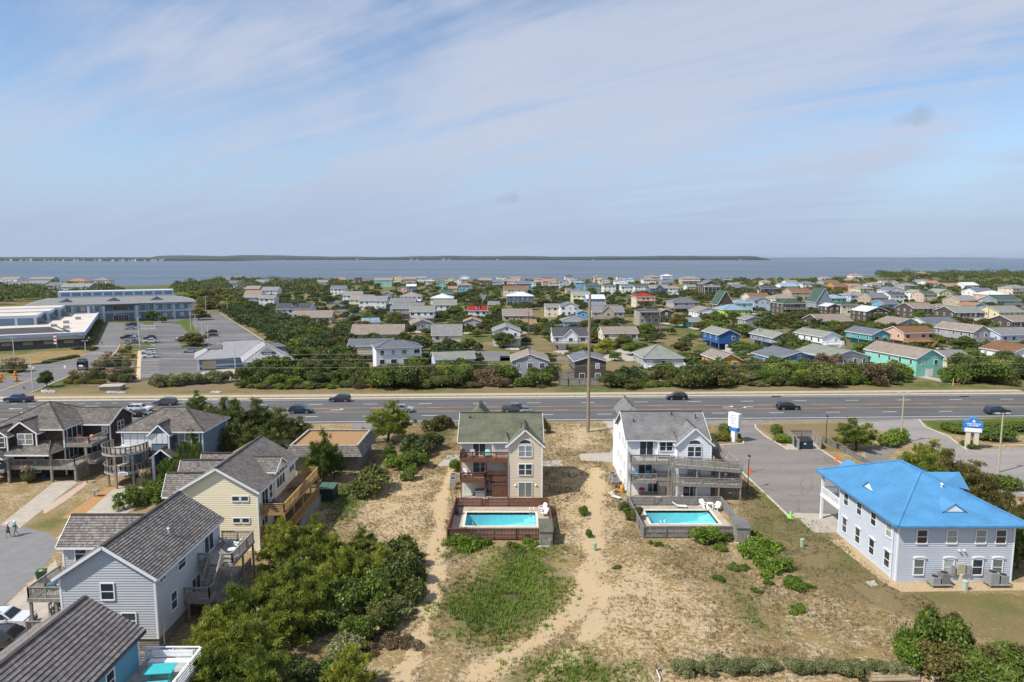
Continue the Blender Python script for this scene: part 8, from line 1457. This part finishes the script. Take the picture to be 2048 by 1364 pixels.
# noses to -x by default; far lanes drive left, near lanes right
on_road(38, 804, 'pickup', 'blue', -1, 'dark blue pickup truck at the junction with the entry road'); on_road(331, 810, 'suv', 'grey', -1, 'dark grey estate car passing the entry shrubs'); on_road(680, 803, 'suv', 'charcoal', -1, 'charcoal car in the lane beside the far sidewalk'); on_road(1353, 799, 'suv', 'black', -1, 'black car in the lane beside the far sidewalk')
on_road(280, 823, 'suv', 'white', 1, 'white car in the centre lane behind the slate blue house'); on_road(278, 833, 'sedan', 'black', 1, 'black car half hidden behind the slate blue house roof'); on_road(602, 826, 'suv', 'navy', 1, 'dark navy car passing the roadside pines'); on_road(805, 824, 'suv', 'silver', 1, 'silver car half hidden behind the olive pine'); on_road(1030, 823.5, 'pickup', 'grey', 1, 'grey pickup truck passing behind the green roof'); on_road(1060, 836, 'suv', 'bluegrey', 1, 'blue-grey car half hidden behind the green roof ridge'); on_road(1576, 819, 'suv', 'black', 1, 'black car in the turning lane by the road arrows'); on_road(1994, 828, 'suv', 'navy', 1, 'dark blue minivan-like car passing the blue roadside sign')
GPK = 'cars in the commercial car park'
PKR = CR
for px, py, kind, col, rz, lab in ((263, 652, 'suv', 'blue', 0, 'bright dark blue car nearest the entrance'), (261, 659, 'sedan', 'silver', 0, 'silver saloon car in the front row'), (267, 674, 'suv', 'white', 0, 'white square-backed car in the middle row'), (254, 678, 'suv', 'black', 0, 'black car in the middle row'), (262, 682, 'suv', 'silver', 0, 'pale car beside the planted island'), (264, 687, 'suv', 'bluegrey', 0, 'blue-grey car beside the planted island'), (303, 686, 'pickup', 'white', 0, 'white pickup truck beside the planted island'), (300, 679, 'suv', 'charcoal', 0, 'charcoal car behind the white pickup'), (365, 679, 'sedan', 'white', 0, 'white car under the island tree'), (381, 705, 'suv', 'silver', 0, 'pale silver car behind the hip-roofed building'), (423, 667, 'suv', 'black', 0, 'black car in the far side row'), (425, 673, 'sedan', 'maroon', 0, 'maroon car in the far side row'), (297, 707, 'suv', 'white', 0, 'white car at the end of the striped bays, the one behind'), (300, 716, 'suv', 'white', 0, 'white car at the end of the striped bays, the one in front'), (-6, 744, 'sedan', 'grey', 0, 'grey car by the traffic island'),
        (1217, 697, 'sedan', 'navy', 1.5, 'dark car on the drive of the cream house, left'), (1256, 698, 'sedan', 'black', 1.6, 'dark car on the drive of the cream house, under the stair'), (1463, 700, 'sedan', 'white', 1.7, 'white car parked under the royal blue house'), (1218, 690, 'suv', 'charcoal', 1.5, 'dark car in the carport of the cream house'), (1600, 637, 'pickup', 'white', 0, 'white pickup parked before the brown shingled house'), (1023, 610, 'pickup', 'navy', .2, 'dark blue pickup beside the white-roofed blue house'), (1029, 644, 'sedan', 'white', 1.4, 'white car beside the orange roof'), (660, 605, 'suv', 'navy', 0, 'dark blue car on the neighbourhood street'), (757, 620, 'suv', 'white', .5, 'white car between the neighbourhood shrubs'), (705, 611, 'pickup', 'ltblue', 0, 'pale pickup below the white neighbourhood house'), (1160, 605, 'sedan', 'charcoal', 0, 'dark car in the far neighbourhood'), (1865, 601, 'sedan', 'silver', 0, 'silver car before the pale yellow far house'), (985, 604, 'sedan', 'white', 1.4, 'white car at the kerb of the long straight street')):
    x, y = G(px, py); car(kind, col, x, y, rz + (R(20) if px < 600 else 0), lab, GPK if px < 600 else 'cars parked in the neighbourhood')
x, y = G(20, 1262); car('suv', 'white', x - 1.0, y + .6, math.pi + .12, 'white car parked beside the blue-grey house deck', None); x, y = G(18, 1300); car('suv', 'charcoal', x - .6, y + .5, math.pi + .12, 'dark car parked next to the white car by the blue-grey house', None)
# ================================================================ POLES, LAMPS, WIRES, SIGNS
POLEM = wood('pole_wood', (.27, .215, .16), .2); GALV = plain('galvanised', (.50, .50, .48), .5, .08, metal=.2)
def pole(px, py, h, r, mat, name, lab, arm=None, grp=None, x=None):
    X, Y = G(px, py); T = thing(name, lab, 'pole', (X, Y, 0), 0, grp); MB().tube([(0, 0, -.2), (0, 0, h * .5), (0, 0, h)], [r, r * .88, r * .76], 12).build('shaft', mat, T); return T
T = pole(1176, 864, 25.8, .31, POLEM, 'utility_pole', 'tall bare wooden pole between the two pool houses')
MB().lathe([(.26, 25.8), (.27, 25.88), (.17, 25.96)], n=12).build('pole_cap', GREYMETAL, T)
def lamp_head(T, z, ang, w=1.2): 
    o = MB().beam((-w, 0, z), (w, 0, z), .1, .08).build('crossarm', GALV, T); o.rotation_euler = (0, 0, ang)
    for q in (-1, 1): h_ = MB().box(q * w - .3, -.15, z - .1, q * w + .3, .15, z + .1).build('lamp_head', GALV, o)
for px, py, h, lab in ((1801, 887, 9.0, 'tall twin-headed light pole beside the bright hedge'), (1996, 945, 9.2, 'tall twin-headed light pole behind the blue-roofed office')): T = pole(px, py, h, .14, plain('tan_pole', (.42, .35, .26), .7, .1), 'light_pole', lab); lamp_head(T, h, 0, .8)
for px, py, h in ((66, 778, 8.5), (30, 731, 8.5), (174, 739, 8.5), (472, 762, 10), (279, 687, 10), (382, 661, 10), (392, 665, 8), (406, 692, 9), (417, 692, 8), (455, 628, 9), (412, 622, 9), (280, 697, 6), (96, 606, 9)):
    T = pole(px, py, h, .13, plain('white_lamp_pole', (.62, .60, .57), .5, .05), 'light_pole', 'pale light pole of the commercial car park and entry', grp='car park light poles')
    if px not in (472, 280): lamp_head(T, h, .3, .9 if px > 200 else .5)
def lantern(px, py, h, lab):
    X, Y = G(px, py); T = thing('lamp_post', lab, 'lamp post', (X, Y, 0)); MB().tube([(0, 0, -.1), (0, 0, h - .5)], .06, 8).lathe([(.12, 0), (.09, .5), (.06, .6)], n=8).build('post', BLACK, T); MB().lathe([(.08, h - .5), (.2, h - .4), (.24, h - .12)], n=6).build('lantern', plain('lantern_glass', (.55, .55, .5), .2, .05), T); MB().lathe([(.3, h - .12), (.1, h + .06), (.02, h + .18)], n=6).build('lantern_cap', BLACK, T)
lantern(1495.5, 978, 4.9, 'black lantern post at the edge of the motel car park'); lantern(1651.5, 886, 4.9, 'black lantern post beside the dumpster enclosure')
def upole(px, py, h, lab):
    T = pole(px, py, h, .17, wood('dark_pole_wood', (.16, .125, .1), .2), 'utility_pole', lab, grp='neighbourhood utility poles'); MB().beam((-1.1, 0, h - .4), (1.1, 0, h - .4), .1, .12).build('crossarm', GREYWOOD, T); return T
for px, py, h in ((1057, 676, 11), (552, 660, 11), (953, 624, 10), (1518, 692, 11), (1866, 650, 10), (740, 655, 10), (1975, 650, 10), (1260, 640, 10), (1700, 655, 10)): upole(px, py, h, 'brown utility pole with crossarm among the neighbourhood houses')
# overhead wires run along the far side of the highway
WIREM = plain('wire', (.42, .41, .38), .6, .05)
for k, (v, z) in enumerate(((24.5, 9.3), (24.5, 7.9), (21.5, 6.4))):
    mb = MB()
    for s in range(6):
        u0 = -170 + s * 82; P = []
        for i in range(13): t_ = i / 12; q = RF(u0 + 82 * t_, v, z - 1.1 * 4 * t_ * (1 - t_) * .55); P.append(q)
        mb.tube(P, .018, 4, False)
    o = mb.build('overhead_wire', WIREM); tag(o, ('top', 'middle', 'lowest')[k] + ' overhead wire strung along the far side of the highway', 'wire', 'overhead wires')
for s in range(7):
    q = RF(-170 + s * 82, 23.6); 
    if s in (0, 6): 
        T = thing('utility_pole', 'wooden utility pole carrying the overhead wires beside the highway', 'pole', (q[0], q[1], 0), RA, 'wire poles'); MB().tube([(0, 0, -.2), (0, 0, 10)], [.18, .14], 8).build('shaft', POLEM, T); MB().beam((0, -2.4, 9.3), (0, 1.3, 9.3), .1, .12).beam((0, -2.4, 7.9), (0, 1.3, 7.9), .1, .12).beam((0, -2.4, 6.4), (0, 0.3, 6.4), .1, .12).build('crossarm', GREYWOOD, T)
def text(T, s, loc, size, mat, rot=(math.pi / 2, 0, 0), name='lettering'):
    cu = bpy.data.curves.new(name, 'FONT'); cu.body = s; cu.size = size; cu.extrude = .01; cu.align_x = 'CENTER'; cu.align_y = 'CENTER'; cu.materials.append(mat); o = bpy.data.objects.new(name, cu); COL.objects.link(o); o.parent = T; o.location = loc; o.rotation_euler = rot; return o
x, y = G(1468, 883); T = thing('motel_sign', 'white box sign on a white pillar with small blue panel, by the motel entrance', 'sign', (x, y, 0), R(-62)); SIGNW = plain('sign_white', (.78, .79, .8), .4, .03); SIGNB = plain('sign_blue', (.03, .20, .55), .4, .06); TXT = plain('sign_lettering_grey', (.30, .36, .48), .5, .05)
MB().box(-.45, -.35, 0, .45, .35, 2.6).build('pillar', SIGNW, T); MB().box(-1.2, -.4, 2.7, 1.2, .4, 5.2).build('sign_box', SIGNW, T); MB().box(-.9, -.37, 1.95, .9, .37, 2.55).build('blue_panel', SIGNB, T)
for k, (w_, z_) in enumerate(((1.1, 4.75), (1.6, 4.3), (1.3, 3.85), (1.0, 3.4))):
    for i in range(int(w_ / .22)): MB().box(-w_ / 2 + i * .22, -.412, z_ - .1, -w_ / 2 + i * .22 + (.15 if i % 3 else .1), -.402, z_ + .12).build('lettering', TXT, T)
x, y = G(1942, 897); T = thing('office_sign', 'blue house-shaped roadside sign on two cream posts', 'sign', (x, y, 0), R(-20)); CRM = plain('cream_posts', (.58, .50, .40), .7, .08)
for q in (-1, 1): MB().box(q * .62 - .34, -.3, 0, q * .62 + .34, .3, 2.9).build('post', CRM, T)
MB().box(-1.35, -.36, 2.9, 1.35, .36, 3.75).build('message_panel', SIGNB, T); MB().box(-1.25, -.375, 2.98, 1.25, -.36, 3.67).build('message_face', SIGNW, T); pts = [(-1.4, 3.85), (1.4, 3.85), (1.4, 4.75), (.9, 4.8), (.35, 5.4), (-.35, 5.4), (-.8, 4.85), (-1.4, 4.9)]; m_ = MB(); n = len(pts); m_.v = [(a, -.38, b_) for a, b_ in pts] + [(a, .38, b_) for a, b_ in pts]; m_.f = [tuple(range(n)), tuple(range(2 * n - 1, n - 1, -1))] + [(i, n + i, n + (i + 1) % n, (i + 1) % n) for i in range(n)]; m_.m = [0] * len(m_.f); m_.build('sign_head', SIGNB, T)
MB().poly([(-.3, -.392, 4.7), (.3, -.392, 4.7), (0, -.392, 5.2)]).build('roof_emblem', SIGNW, T)
for k, (w_, z_) in enumerate(((2.2, 4.4), (1.8, 4.1))):
    for i in range(int(w_ / .2)): MB().box(-w_ / 2 + i * .2, -.394, z_ - .09, -w_ / 2 + i * .2 + (.14 if i % 4 else .08), -.384, z_ + .11).build('lettering', SIGNW, T)
# flag, traffic signs, barrels and small roadside things
x, y = G(116, 716); T = thing('flag_pole', 'flag pole with hanging red and white striped flag before the dark-roofed wing', 'flag pole', (x, y, 0)); MB().tube([(0, 0, 0), (0, 0, 9)], .06, 6).build('shaft', GALV, T)
for i in range(6): MB().box(-.95 + (i % 2) * .05, -.03, 4.6 + i * .55, -.08, .03, 5.15 + i * .55).build('flag_stripe', plain('flag_red', (.4, .03, .04), .7, .1) if i % 2 else PLASTICW, T)
def sign_post(px, py, h, w_, hh, mat, lab, shape='box'):
    X, Y = G(px, py); T = thing('traffic_sign', lab, 'sign', (X, Y, 0)); MB().tube([(0, .04, 0), (0, .04, h)], .04, 6).build('post', GALV, T)
    if shape == 'box': MB().box(-w_ / 2, -.02, h - hh, w_ / 2, .015, h).build('sign_face', mat, T)
    else: o = MB().lathe([(w_ / 2, -.02), (w_ / 2, .02)], n=8).build('sign_face', mat, T); o.rotation_euler = (math.pi / 2, 0, 0); o.location = (0, -.02, h - hh / 2)
sign_post(131, 749, 2.6, .6, .8, PLASTICW, 'small white traffic sign beside the entry road'); sign_post(241, 706, 2.2, .75, .75, plain('stop_red', (.5, .02, .02), .5, .05), 'red octagonal stop sign at the car park exit', 'oct'); sign_post(262, 690, 2.0, .3, .5, PLASTICW, 'small white sign on the car park island'); sign_post(235, 706, 7, .1, .1, PLASTICW, 'slim white pole at the car park exit'); sign_post(179, 690, 3, .5, .6, PLASTICW, 'small white sign at the end of the golden hedge')
ORG = plain('safety_orange', (.75, .12, .01), .5, .08); LIME = plain('safety_lime', (.30, .75, .08), .5, .05)
def cone(px, py, mat, lab, s=1.0):
    X, Y = G(px, py); T = thing('traffic_cone', lab, 'cone', (X, Y, 0)); T.scale = (s, s, s); MB().lathe([(.24, .04), (.05, .95), (.03, .97)], n=12).build('cone_body', mat, T); MB().box(-.32, -.32, 0, .32, .32, .05).build('base', mat, T)
cone(1674, 921, ORG, 'orange traffic cone on the kerb beside the long fence', 1.1); cone(1581, 1036, LIME, 'lime green traffic cone at the corner of the motel car park'); cone(1500, 945, ORG, 'orange traffic cone behind the black lantern post', 1.0)
def barrel(px, py, lab):
    X, Y = G(px, py); T = thing('traffic_barrel', lab, 'barrel', (X, Y, 0), 0, 'traffic barrels'); MB().box(-.5, -.5, 0, .5, .5, .15).build('base', BLACK, T)
    for i in range(4): MB().lathe([(.42 - i * .03, .15 + i * .32), (.40 - i * .03, .46 + i * .32)], n=12).build('band', ORG if i % 2 == 0 else plain('amber', (.7, .35, .03), .5, .05), T)
barrel(33, 763, 'orange striped traffic barrel in the entry lane'); barrel(31, 752, 'orange striped traffic barrel in the entry lane'); barrel(1, 765, 'orange striped traffic barrel in the entry lane'); barrel(3, 758, 'orange striped traffic barrel in the entry lane')
def utilbox(px, py, mat, lab, h=.9, r=.22, z=0):
    X, Y = G(px, py); o = MB().lathe([(r, 0), (r, h * .85), (r * 1.12, h * .86), (r * 1.05, h), (r * .4, h * 1.04)], n=10).build('utility_pedestal', mat); o.location = (X, Y, gz1(X, Y)); tag(o, lab, 'utility box')
GBOX = plain('pale_green_plastic', (.32, .42, .28), .5, .08)
utilbox(1189, 1101, GBOX, 'pale green utility pedestal at the side of the sand path'); utilbox(1604, 1093, GBOX, 'pale green utility pedestal on the dry grass by the kerb'); utilbox(1929, 1180, plain('grey_green_plastic', (.42, .46, .38), .5, .08), 'pale grey-green utility pedestal in front of the office air conditioners', 1.0, .28); utilbox(1921, 1165, plain('tan_plastic', (.45, .42, .32), .5, .08), 'tan utility pedestal against the office wall', .9, .2)
def hydrant(px, py, lab): X, Y = G(px, py); o = MB().lathe([(.2, 0), (.2, .08), (.12, .1), (.13, .55), (.17, .58), (.14, .72), (.05, .8)], n=10).beam((-.25, 0, .45), (.25, 0, .45), .12, .12).build('fire_hydrant', plain('hydrant_red', (.5, .02, .02), .4, .08)); o.location = (X, Y, 0); tag(o, lab, 'hydrant')
hydrant(1919, 771, 'red fire hydrant beside the far sidewalk and the yellow post'); hydrant(743, 780, 'red fire hydrant at the edge of the thicket below the white tall house'); hydrant(1120.5, 709, 'red fire hydrant on the neighbourhood lawn'); hydrant(48, 778, 'dark red hydrant at the entry kerb')
X, Y = G(1906, 771); o = MB().tube([(0, 0, 0), (0, 0, 1.7)], .1, 8).lathe([(.14, 1.7), (.1, 1.85)], n=8).build('marker_post', plain('marker_yellow', (.65, .5, .05), .5, .05)); o.location = (X, Y, 0); tag(o, 'yellow marker post beside the far sidewalk', 'post')
# concrete pad, monument-like box near the entry
x, y = G(214, 781); T = thing('concrete_box', 'grey concrete sign base on the brown lawn by the highway', 'sign base', (x, y, 0), R(12)); MB().box(-1.5, -.8, 0, 3.2, 3.0, 1.0).build('block', plain('old_concrete', (.34, .30, .25), .9, .2, 1), T); MB().box(-1.7, -1.0, 1.0, 3.4, 3.2, 1.12).build('cap', plain('old_concrete_cap', (.40, .35, .29), .9, .2, 1), T)
x, y = G(166, 741); T = thing('mail_box', 'dark blue domed collection box beside the entry road', 'collection box', (x, y, 0)); MB().box(-1.2, -.8, 0, 1.2, .8, 2.4).build('body', plain('dark_grey_blue', (.05, .06, .09), .5, .1), T); o = MB().lathe([(1.2, -.8), (1.2, .8)], n=16).build('dome', plain('dark_grey_blue', (.05, .06, .09), .5, .1), T); o.rotation_euler = (math.pi / 2, 0, 0); o.location = (0, 0, 2.4); MB().box(-.6, -.82, 1.2, .6, -.8, 1.8).build('notice', PLASTICW, T)
rr = random.Random(5)
mb = MB().box(-7, -6, -1, 7, 6, 8); mb.cm = 1; mb.poly([(-8, -7, 8), (8, -7, 8), (8, 0, 13), (-8, 0, 13)]).poly([(8, 7, 8), (-8, 7, 8), (-8, 0, 13), (8, 0, 13)]); FHM = mb.mesh('shore_house', [plain('shore_white', (.6, .6, .6), .6, .05), plain('shore_roof', (.3, .3, .31), .7, .1)])
for k in range(46):
    px = rr.uniform(0, 330) if k < 36 else rr.uniform(560, 1500); d = 6760 if k < 36 else 9700; x = (px - 1024) / FPX * d; o = bpy.data.objects.new('shore_house', FHM); COL.objects.link(o); o.location = (x, d, 0); o.rotation_euler = (0, 0, rr.uniform(-.5, .5)); s = rr.uniform(.8, 1.5); o.scale = (s, s, s * rr.uniform(.8, 1.2)); tag(o, 'tiny white house on the far shore of the sound', 'house', 'houses on the far shore')
# ================================================================ DUMPSTERS, FENCES, BINS, LOGS
DGREEN = plain('dark_green_steel', (.012, .045, .032), .5, .15); DLID = plain('green_plastic_lid', (.06, .12, .09), .5, .1)
x, y = G(653, 1004); T = thing('dumpster', 'dark green dumpster with ribbed sides beside the yellow house decks', 'dumpster', (x, y + .9, 0), R(-4)); MB().prism([(-1.05, -1.0), (1.05, -1.0), (1.05, 1.0), (-1.05, 1.0)], .1, 1.75).build('body', DGREEN, T)
for i in range(7): MB().box(-1.0 + i * .32, -1.07, .15, -.9 + i * .32, -1.0, 1.65).build('rib', DGREEN, T)
MB().box(-1.12, -1.08, 1.72, 1.12, 1.05, 1.8).build('rim', DGREEN, T); m_ = MB()
for q in (-1, 1): m_.poly([(q * .02, -1.05, 1.83), (q * 1.1, -1.05, 1.83), (q * 1.1, 1.0, 2.1), (q * .02, 1.0, 2.1)][::q])
m_.box(-1.1, .9, 1.8, 1.1, 1.02, 2.09).build('lid', DLID, T); MB().box(-.9, -1.06, 1.8, .9, -1.0, 1.84).build('lid_edge', DLID, T)
x, y = G(1611, 899); T = thing('dumpster', 'dark green dumpster inside the wooden enclosure', 'dumpster', (x, y + .9, .02)); MB().box(-1.25, -.9, .1, 1.25, .9, 1.4).build('body', plain('blue_green_steel', (.01, .035, .05), .5, .15), T); m_ = MB().poly([(-1.28, -.95, 1.42), (1.28, -.95, 1.42), (1.28, .9, 1.8), (-1.28, .9, 1.8)]).box(-1.28, .85, 1.4, 1.28, .92, 1.79).build('lid', BLACK, T); MB().box(-.3, -.93, .85, .05, -.9, 1.1).build('sticker', PLASTICW, T)
p1, p2, p3, p4 = G(1597, 900), G(1577, 880), G(1624, 879.5), G(1642, 899)
fence('dumpster_enclosure', 'weathered three-sided board enclosure around the dumpster', [p1, p2, p3, p4], 1.9, GREYWOOD, .2, .03, 2, cap=False); sheet('dumpster_pad', [p1, (p1[0] - 2.2, p1[1] + .3), p2, p3, p4], .03, CONC)
fence('board_fence', 'long low grey fence between the motel car park and the garden', [G(1646, 882), G(1690, 905), G(1745, 935)], .9, FG, .15, .02, 2, cap=False)
fence('board_fence', 'grey board fence beside the lavender house and the far sidewalk', [G(1118, 772), G(1136, 772), G(1200, 772)], 2.0, GREYWOOD, .16, .02, 2, cap=False); fence('board_fence', 'grey board fence joining the lavender and the brown house yards', [G(1098, 757), G(1128, 757), G(1136, 772)], 1.9, GREYWOOD, .16, .02, 2, cap=False); fence('board_fence', 'short grey board fence against the brown house', [G(1129, 757), G(1152, 757)], 1.9, GREYWOOD, .16, .02, 2, cap=False)
x, y = G(82, 1150); T = thing('wheelie_bin', 'dark green wheeled bin behind the blue-grey house deck', 'bin', (-40.6, 62.2, 0), .3)
BINM = plain('bin_green', (.02, .07, .05), .5, .1); m_ = MB(); m_.v = [(-.3, -.32, .08), (.3, -.32, .08), (.3, .28, .08), (-.3, .28, .08), (-.4, -.42, 1.15), (.4, -.42, 1.15), (.4, .4, 1.15), (-.4, .4, 1.15)]; m_.f = [(0, 3, 2, 1), (4, 5, 6, 7), (0, 1, 5, 4), (1, 2, 6, 5), (2, 3, 7, 6), (3, 0, 4, 7)]; m_.m = [0] * 6; m_.build('body', BINM, T); MB().box(-.43, -.46, 1.15, .43, .44, 1.24).build('lid', BINM, T); MB().box(-.2, -.2, 1.241, .1, .1, 1.246).build('sticker', plain('bin_yellow', (.6, .55, .05), .5, .05), T)
for q in (-1, 1): w_ = MB().lathe([(.12, -.04), (.12, .04)], n=10).build('wheel', TYRE, T); w_.rotation_euler = (0, math.pi / 2, 0); w_.location = (q * .32, .3, .12)
T.location = (*G(84, 1158, .3), 0)
LOG = wood('landscape_timber', (.30, .24, .15), .25)
for k in range(3): x, y = G(1790, 1352 + k * 5.5); o = MB().tube([(-1.9, 0, .16), (1.9, 0, .16)], .15, 10).build('log', LOG); o.location = (x, y, .0); o.rotation_euler = (0, 0, .02 * k); tag(o, 'long tan timber lying on the sand before the low hedge', 'log', 'timbers on the sand')
for (a, b_), lab in (((G(1310, 1338), G(1320, 1364)), 'white pipe rail leaning at the left end of the low hedge'), ((G(1838, 1336), G(1866, 1364)), 'white pipe rail at the right end of the low hedge')):
    tag(MB().tube([(*a, .25), (*b_, .3)], .05, 8).tube([(*a, 0), (*a, .25)], .05, 8).tube([(*b_, 0), (*b_, .3)], .05, 8).build('pipe_rail', PLASTICW), lab, 'rail')
x, y = G(1310, 1345); o = MB().tube([(0, 0, 0), (0, 0, .75)], .12, 10).build('bollard', LOG); o.location = (x, y, 0); tag(o, 'short tan timber bollard at the end of the low hedge', 'bollard')
x, y = G(190, 993); T = thing('charcoal_grill', 'park grill on a post in the wood chip bed', 'grill', (x, y, 0)); MB().tube([(0, 0, 0), (0, 0, .75)], .05, 6).build('post', BLACK, T); MB().box(-.5, -.35, .75, .5, .35, .98).build('fire_box', GREYMETAL, T)
x, y = G(174, 966); T = thing('mail_post', 'dark post with small box beside the pink gravel drive', 'post', (x, y, 0)); MB().tube([(0, 0, 0), (0, 0, 1.1)], .06, 6).build('post', BLACK, T); MB().box(-.15, -.25, 1.1, .15, .25, 1.35).build('box', BLACK, T)
sheet('pink_gravel', GP([(85, 1018), (120, 995), (172, 962), (176, 968), (130, 1003), (90, 1028)]), .026, plain('pinkish_gravel', (.46, .35, .29), .95, .3, 5, bump=.03, spec=.1))
x, y = G(840, 1214); 
for px, py, m2, lab in ((798, 1216, ORG, 'small red marker flag in the thicket by the sand path'), (1097, 1161, LINEY, 'small yellow flag in the green weeds')): x, y = G(px, py); T = thing('marker_flag', lab, 'flag', (x, y, gz1(x, y))); MB().tube([(0, 0, 0), (0, 0, .9)], .012, 5).build('wire', GALV, T); MB().box(0, -.006, .7, .3, .006, .9).build('flag', m2, T)
# scaffold deck tower behind the cream house
x, y = G(905, 688); T = thing('deck_tower', 'weathered open timber deck tower at the cream gabled house', 'deck', (x, y, 0), R(3))
posts(T, [(a, b_, 0, 7.2) for a in (-2.6, 0, 2.6) for b_ in (-1.6, 1.6)], GREYWOOD, .16)
for z in (2.6, 5.2): d_ = deck(T, -2.7, 2.7, -1.7, 1.7, z, GREYWOOD, .3, 'platform'); railing(d_, [(-2.6, 1.6, z), (-2.6, -1.6, z), (2.6, -1.6, z), (2.6, 1.6, z)], 1.0, GREYWOOD, gap=.2)
# ================================================================ PEOPLE
def person(x, y, rz, shirt, shorts, hat, label, stride=1, skin=(.42, .25, .17)):
    T = thing('person', label, 'person', (x, y, .015), rz); SK = plain('skin', skin, .6, .05)
    def skinobj(name, V, E, Rr, mat, parent):
        me = bpy.data.meshes.new(name); me.from_pydata(V, E, []); me.materials.append(mat); o = bpy.data.objects.new(name, me); COL.objects.link(o); o.parent = parent
        o.modifiers.new('skin', 'SKIN'); sv = me.skin_vertices[0].data
        for i, r in enumerate(Rr): sv[i].radius = (r, r) if not isinstance(r, tuple) else r
        sv[0].use_root = True; s_ = o.modifiers.new('sub', 'SUBSURF'); s_.levels = 1; s_.render_levels = 2; return o
    s = .26 * stride
    V = [(0, 0, .92), (0, 0, 1.12), (0, .01, 1.36), (0, .01, 1.48), (0, -.01, 1.56), (0, -.02, 1.68), (-.1, 0, .88), (-.11, -s * .55, .48), (-.11, -s * .9, .08), (-.11, -s * .9 - .14, .04), (.1, 0, .88), (.11, s * .45, .48), (.11, s * 1.1, .12), (.11, s * 1.1 - .12, .05), (-.19, .01, 1.39), (-.25, s * .3, 1.12), (-.24, s * .25 - .14, .9), (-.24, s * .2 - .2, .82), (.19, .01, 1.39), (.25, -s * .4, 1.12), (.24, -s * .5 - .1, .9), (.24, -s * .55 - .15, .82)]
    Ed = [(0, 1), (1, 2), (2, 3), (3, 4), (4, 5), (0, 6), (6, 7), (7, 8), (8, 9), (0, 10), (10, 11), (11, 12), (12, 13), (2, 14), (14, 15), (15, 16), (16, 17), (2, 18), (18, 19), (19, 20), (20, 21)]
    Rr = [(.15, .11), (.14, .1), (.15, .1), .06, .085, .07, .085, .06, .04, .035, .085, .06, .04, .035, .06, .045, .035, .03, .06, .045, .035, .03]
    skinobj('body', V, Ed, Rr, SK, T)
    skinobj('shirt', [(0, 0, .95), (0, 0, 1.15), (0, .01, 1.37), (0, .01, 1.45), (-.2, .01, 1.4), (-.25, s * .3, 1.14), (-.24, s * .25 - .1, .95), (.2, .01, 1.4), (.25, -s * .4, 1.14), (.24, -s * .5 - .06, .95)], [(0, 1), (1, 2), (2, 3), (2, 4), (4, 5), (5, 6), (2, 7), (7, 8), (8, 9)], [(.175, .135), (.165, .125), (.175, .125), .075, .08, .062, .05, .08, .062, .05], plain('cloth_' + shirt[0], shirt[1], .85, .15, 6), T)
    skinobj('shorts', [(0, 0, .97), (-.1, 0, .86), (-.115, -s * .5, .54), (.1, 0, .86), (.115, s * .4, .54)], [(0, 1), (1, 2), (0, 3), (3, 4)], [(.175, .135), .11, .09, .11, .09], plain('cloth_' + shorts[0], shorts[1], .85, .15, 6), T)
    if hat: MB().lathe([(.17, 1.7), (.16, 1.72), (.105, 1.73), (.1, 1.80), (.05, 1.84)], (0, -.02, 0), 14).build('hat', plain('cloth_' + hat[0], hat[1], .8, .05), T, True)
    MB().lathe([(.02, -.02), (.025, .0), (.01, .03)], (0, -.115, 1.62), 6).build('nose', SK, T)
    for q in (-1, 1): MB().lathe([(.012, -.012), (.016, 0), (.01, .012)], (q * .035, -.1, 1.655), 6).build('eye', BLACK, T)
    for q in (-1, 1): MB().cbox((.11 if q > 0 else -.11), (s * 1.1 - .05 if q > 0 else -s * .9 - .07), .05, .1, .28, .1).build('shoe', plain('shoe_pale', (.5, .5, .5), .7, .1), T)
    return T
x, y = G(17, 1075); person(x, y, 2.4, ('dark_plum', (.10, .06, .075)), ('black', (.02, .02, .025)), ('white_hat', (.75, .75, .75)), 'person in dark shirt, black shorts and white hat walking on the street'); x, y = G(31.5, 1071); person(x, y, 2.6, ('teal', (.01, .22, .24)), ('khaki', (.36, .30, .2)), ('white_hat', (.75, .75, .75)), 'person in teal jacket, khaki shorts and white hat walking on the street', -1)
x, y = G(204, 690); person(x, y, 2.8, ('black_cloth', (.02, .02, .022)), ('dark_jeans', (.03, .035, .05)), None, 'person in dark clothes crossing the car park drive', 1)
# ================================================================ HAZE
hm = bpy.data.materials.new('haze_air'); hm.use_nodes = True; t = hm.node_tree; t.nodes.clear(); o_ = t.nodes.new('ShaderNodeOutputMaterial'); pv = t.nodes.new('ShaderNodeVolumePrincipled')
pv.inputs['Color'].default_value = (.72, .82, .96, 1); pv.inputs['Density'].default_value = 0.000026; pv.inputs['Anisotropy'].default_value = 0.2; t.links.new(pv.outputs[0], o_.inputs['Volume'])
hz = MB().box(-40000, -70, -4, 40000, 36000, 75).build('haze', hm); hz['kind'] = 'stuff'; hz['label'] = 'pale haze over the sound and the far shore'; hz['category'] = 'haze'
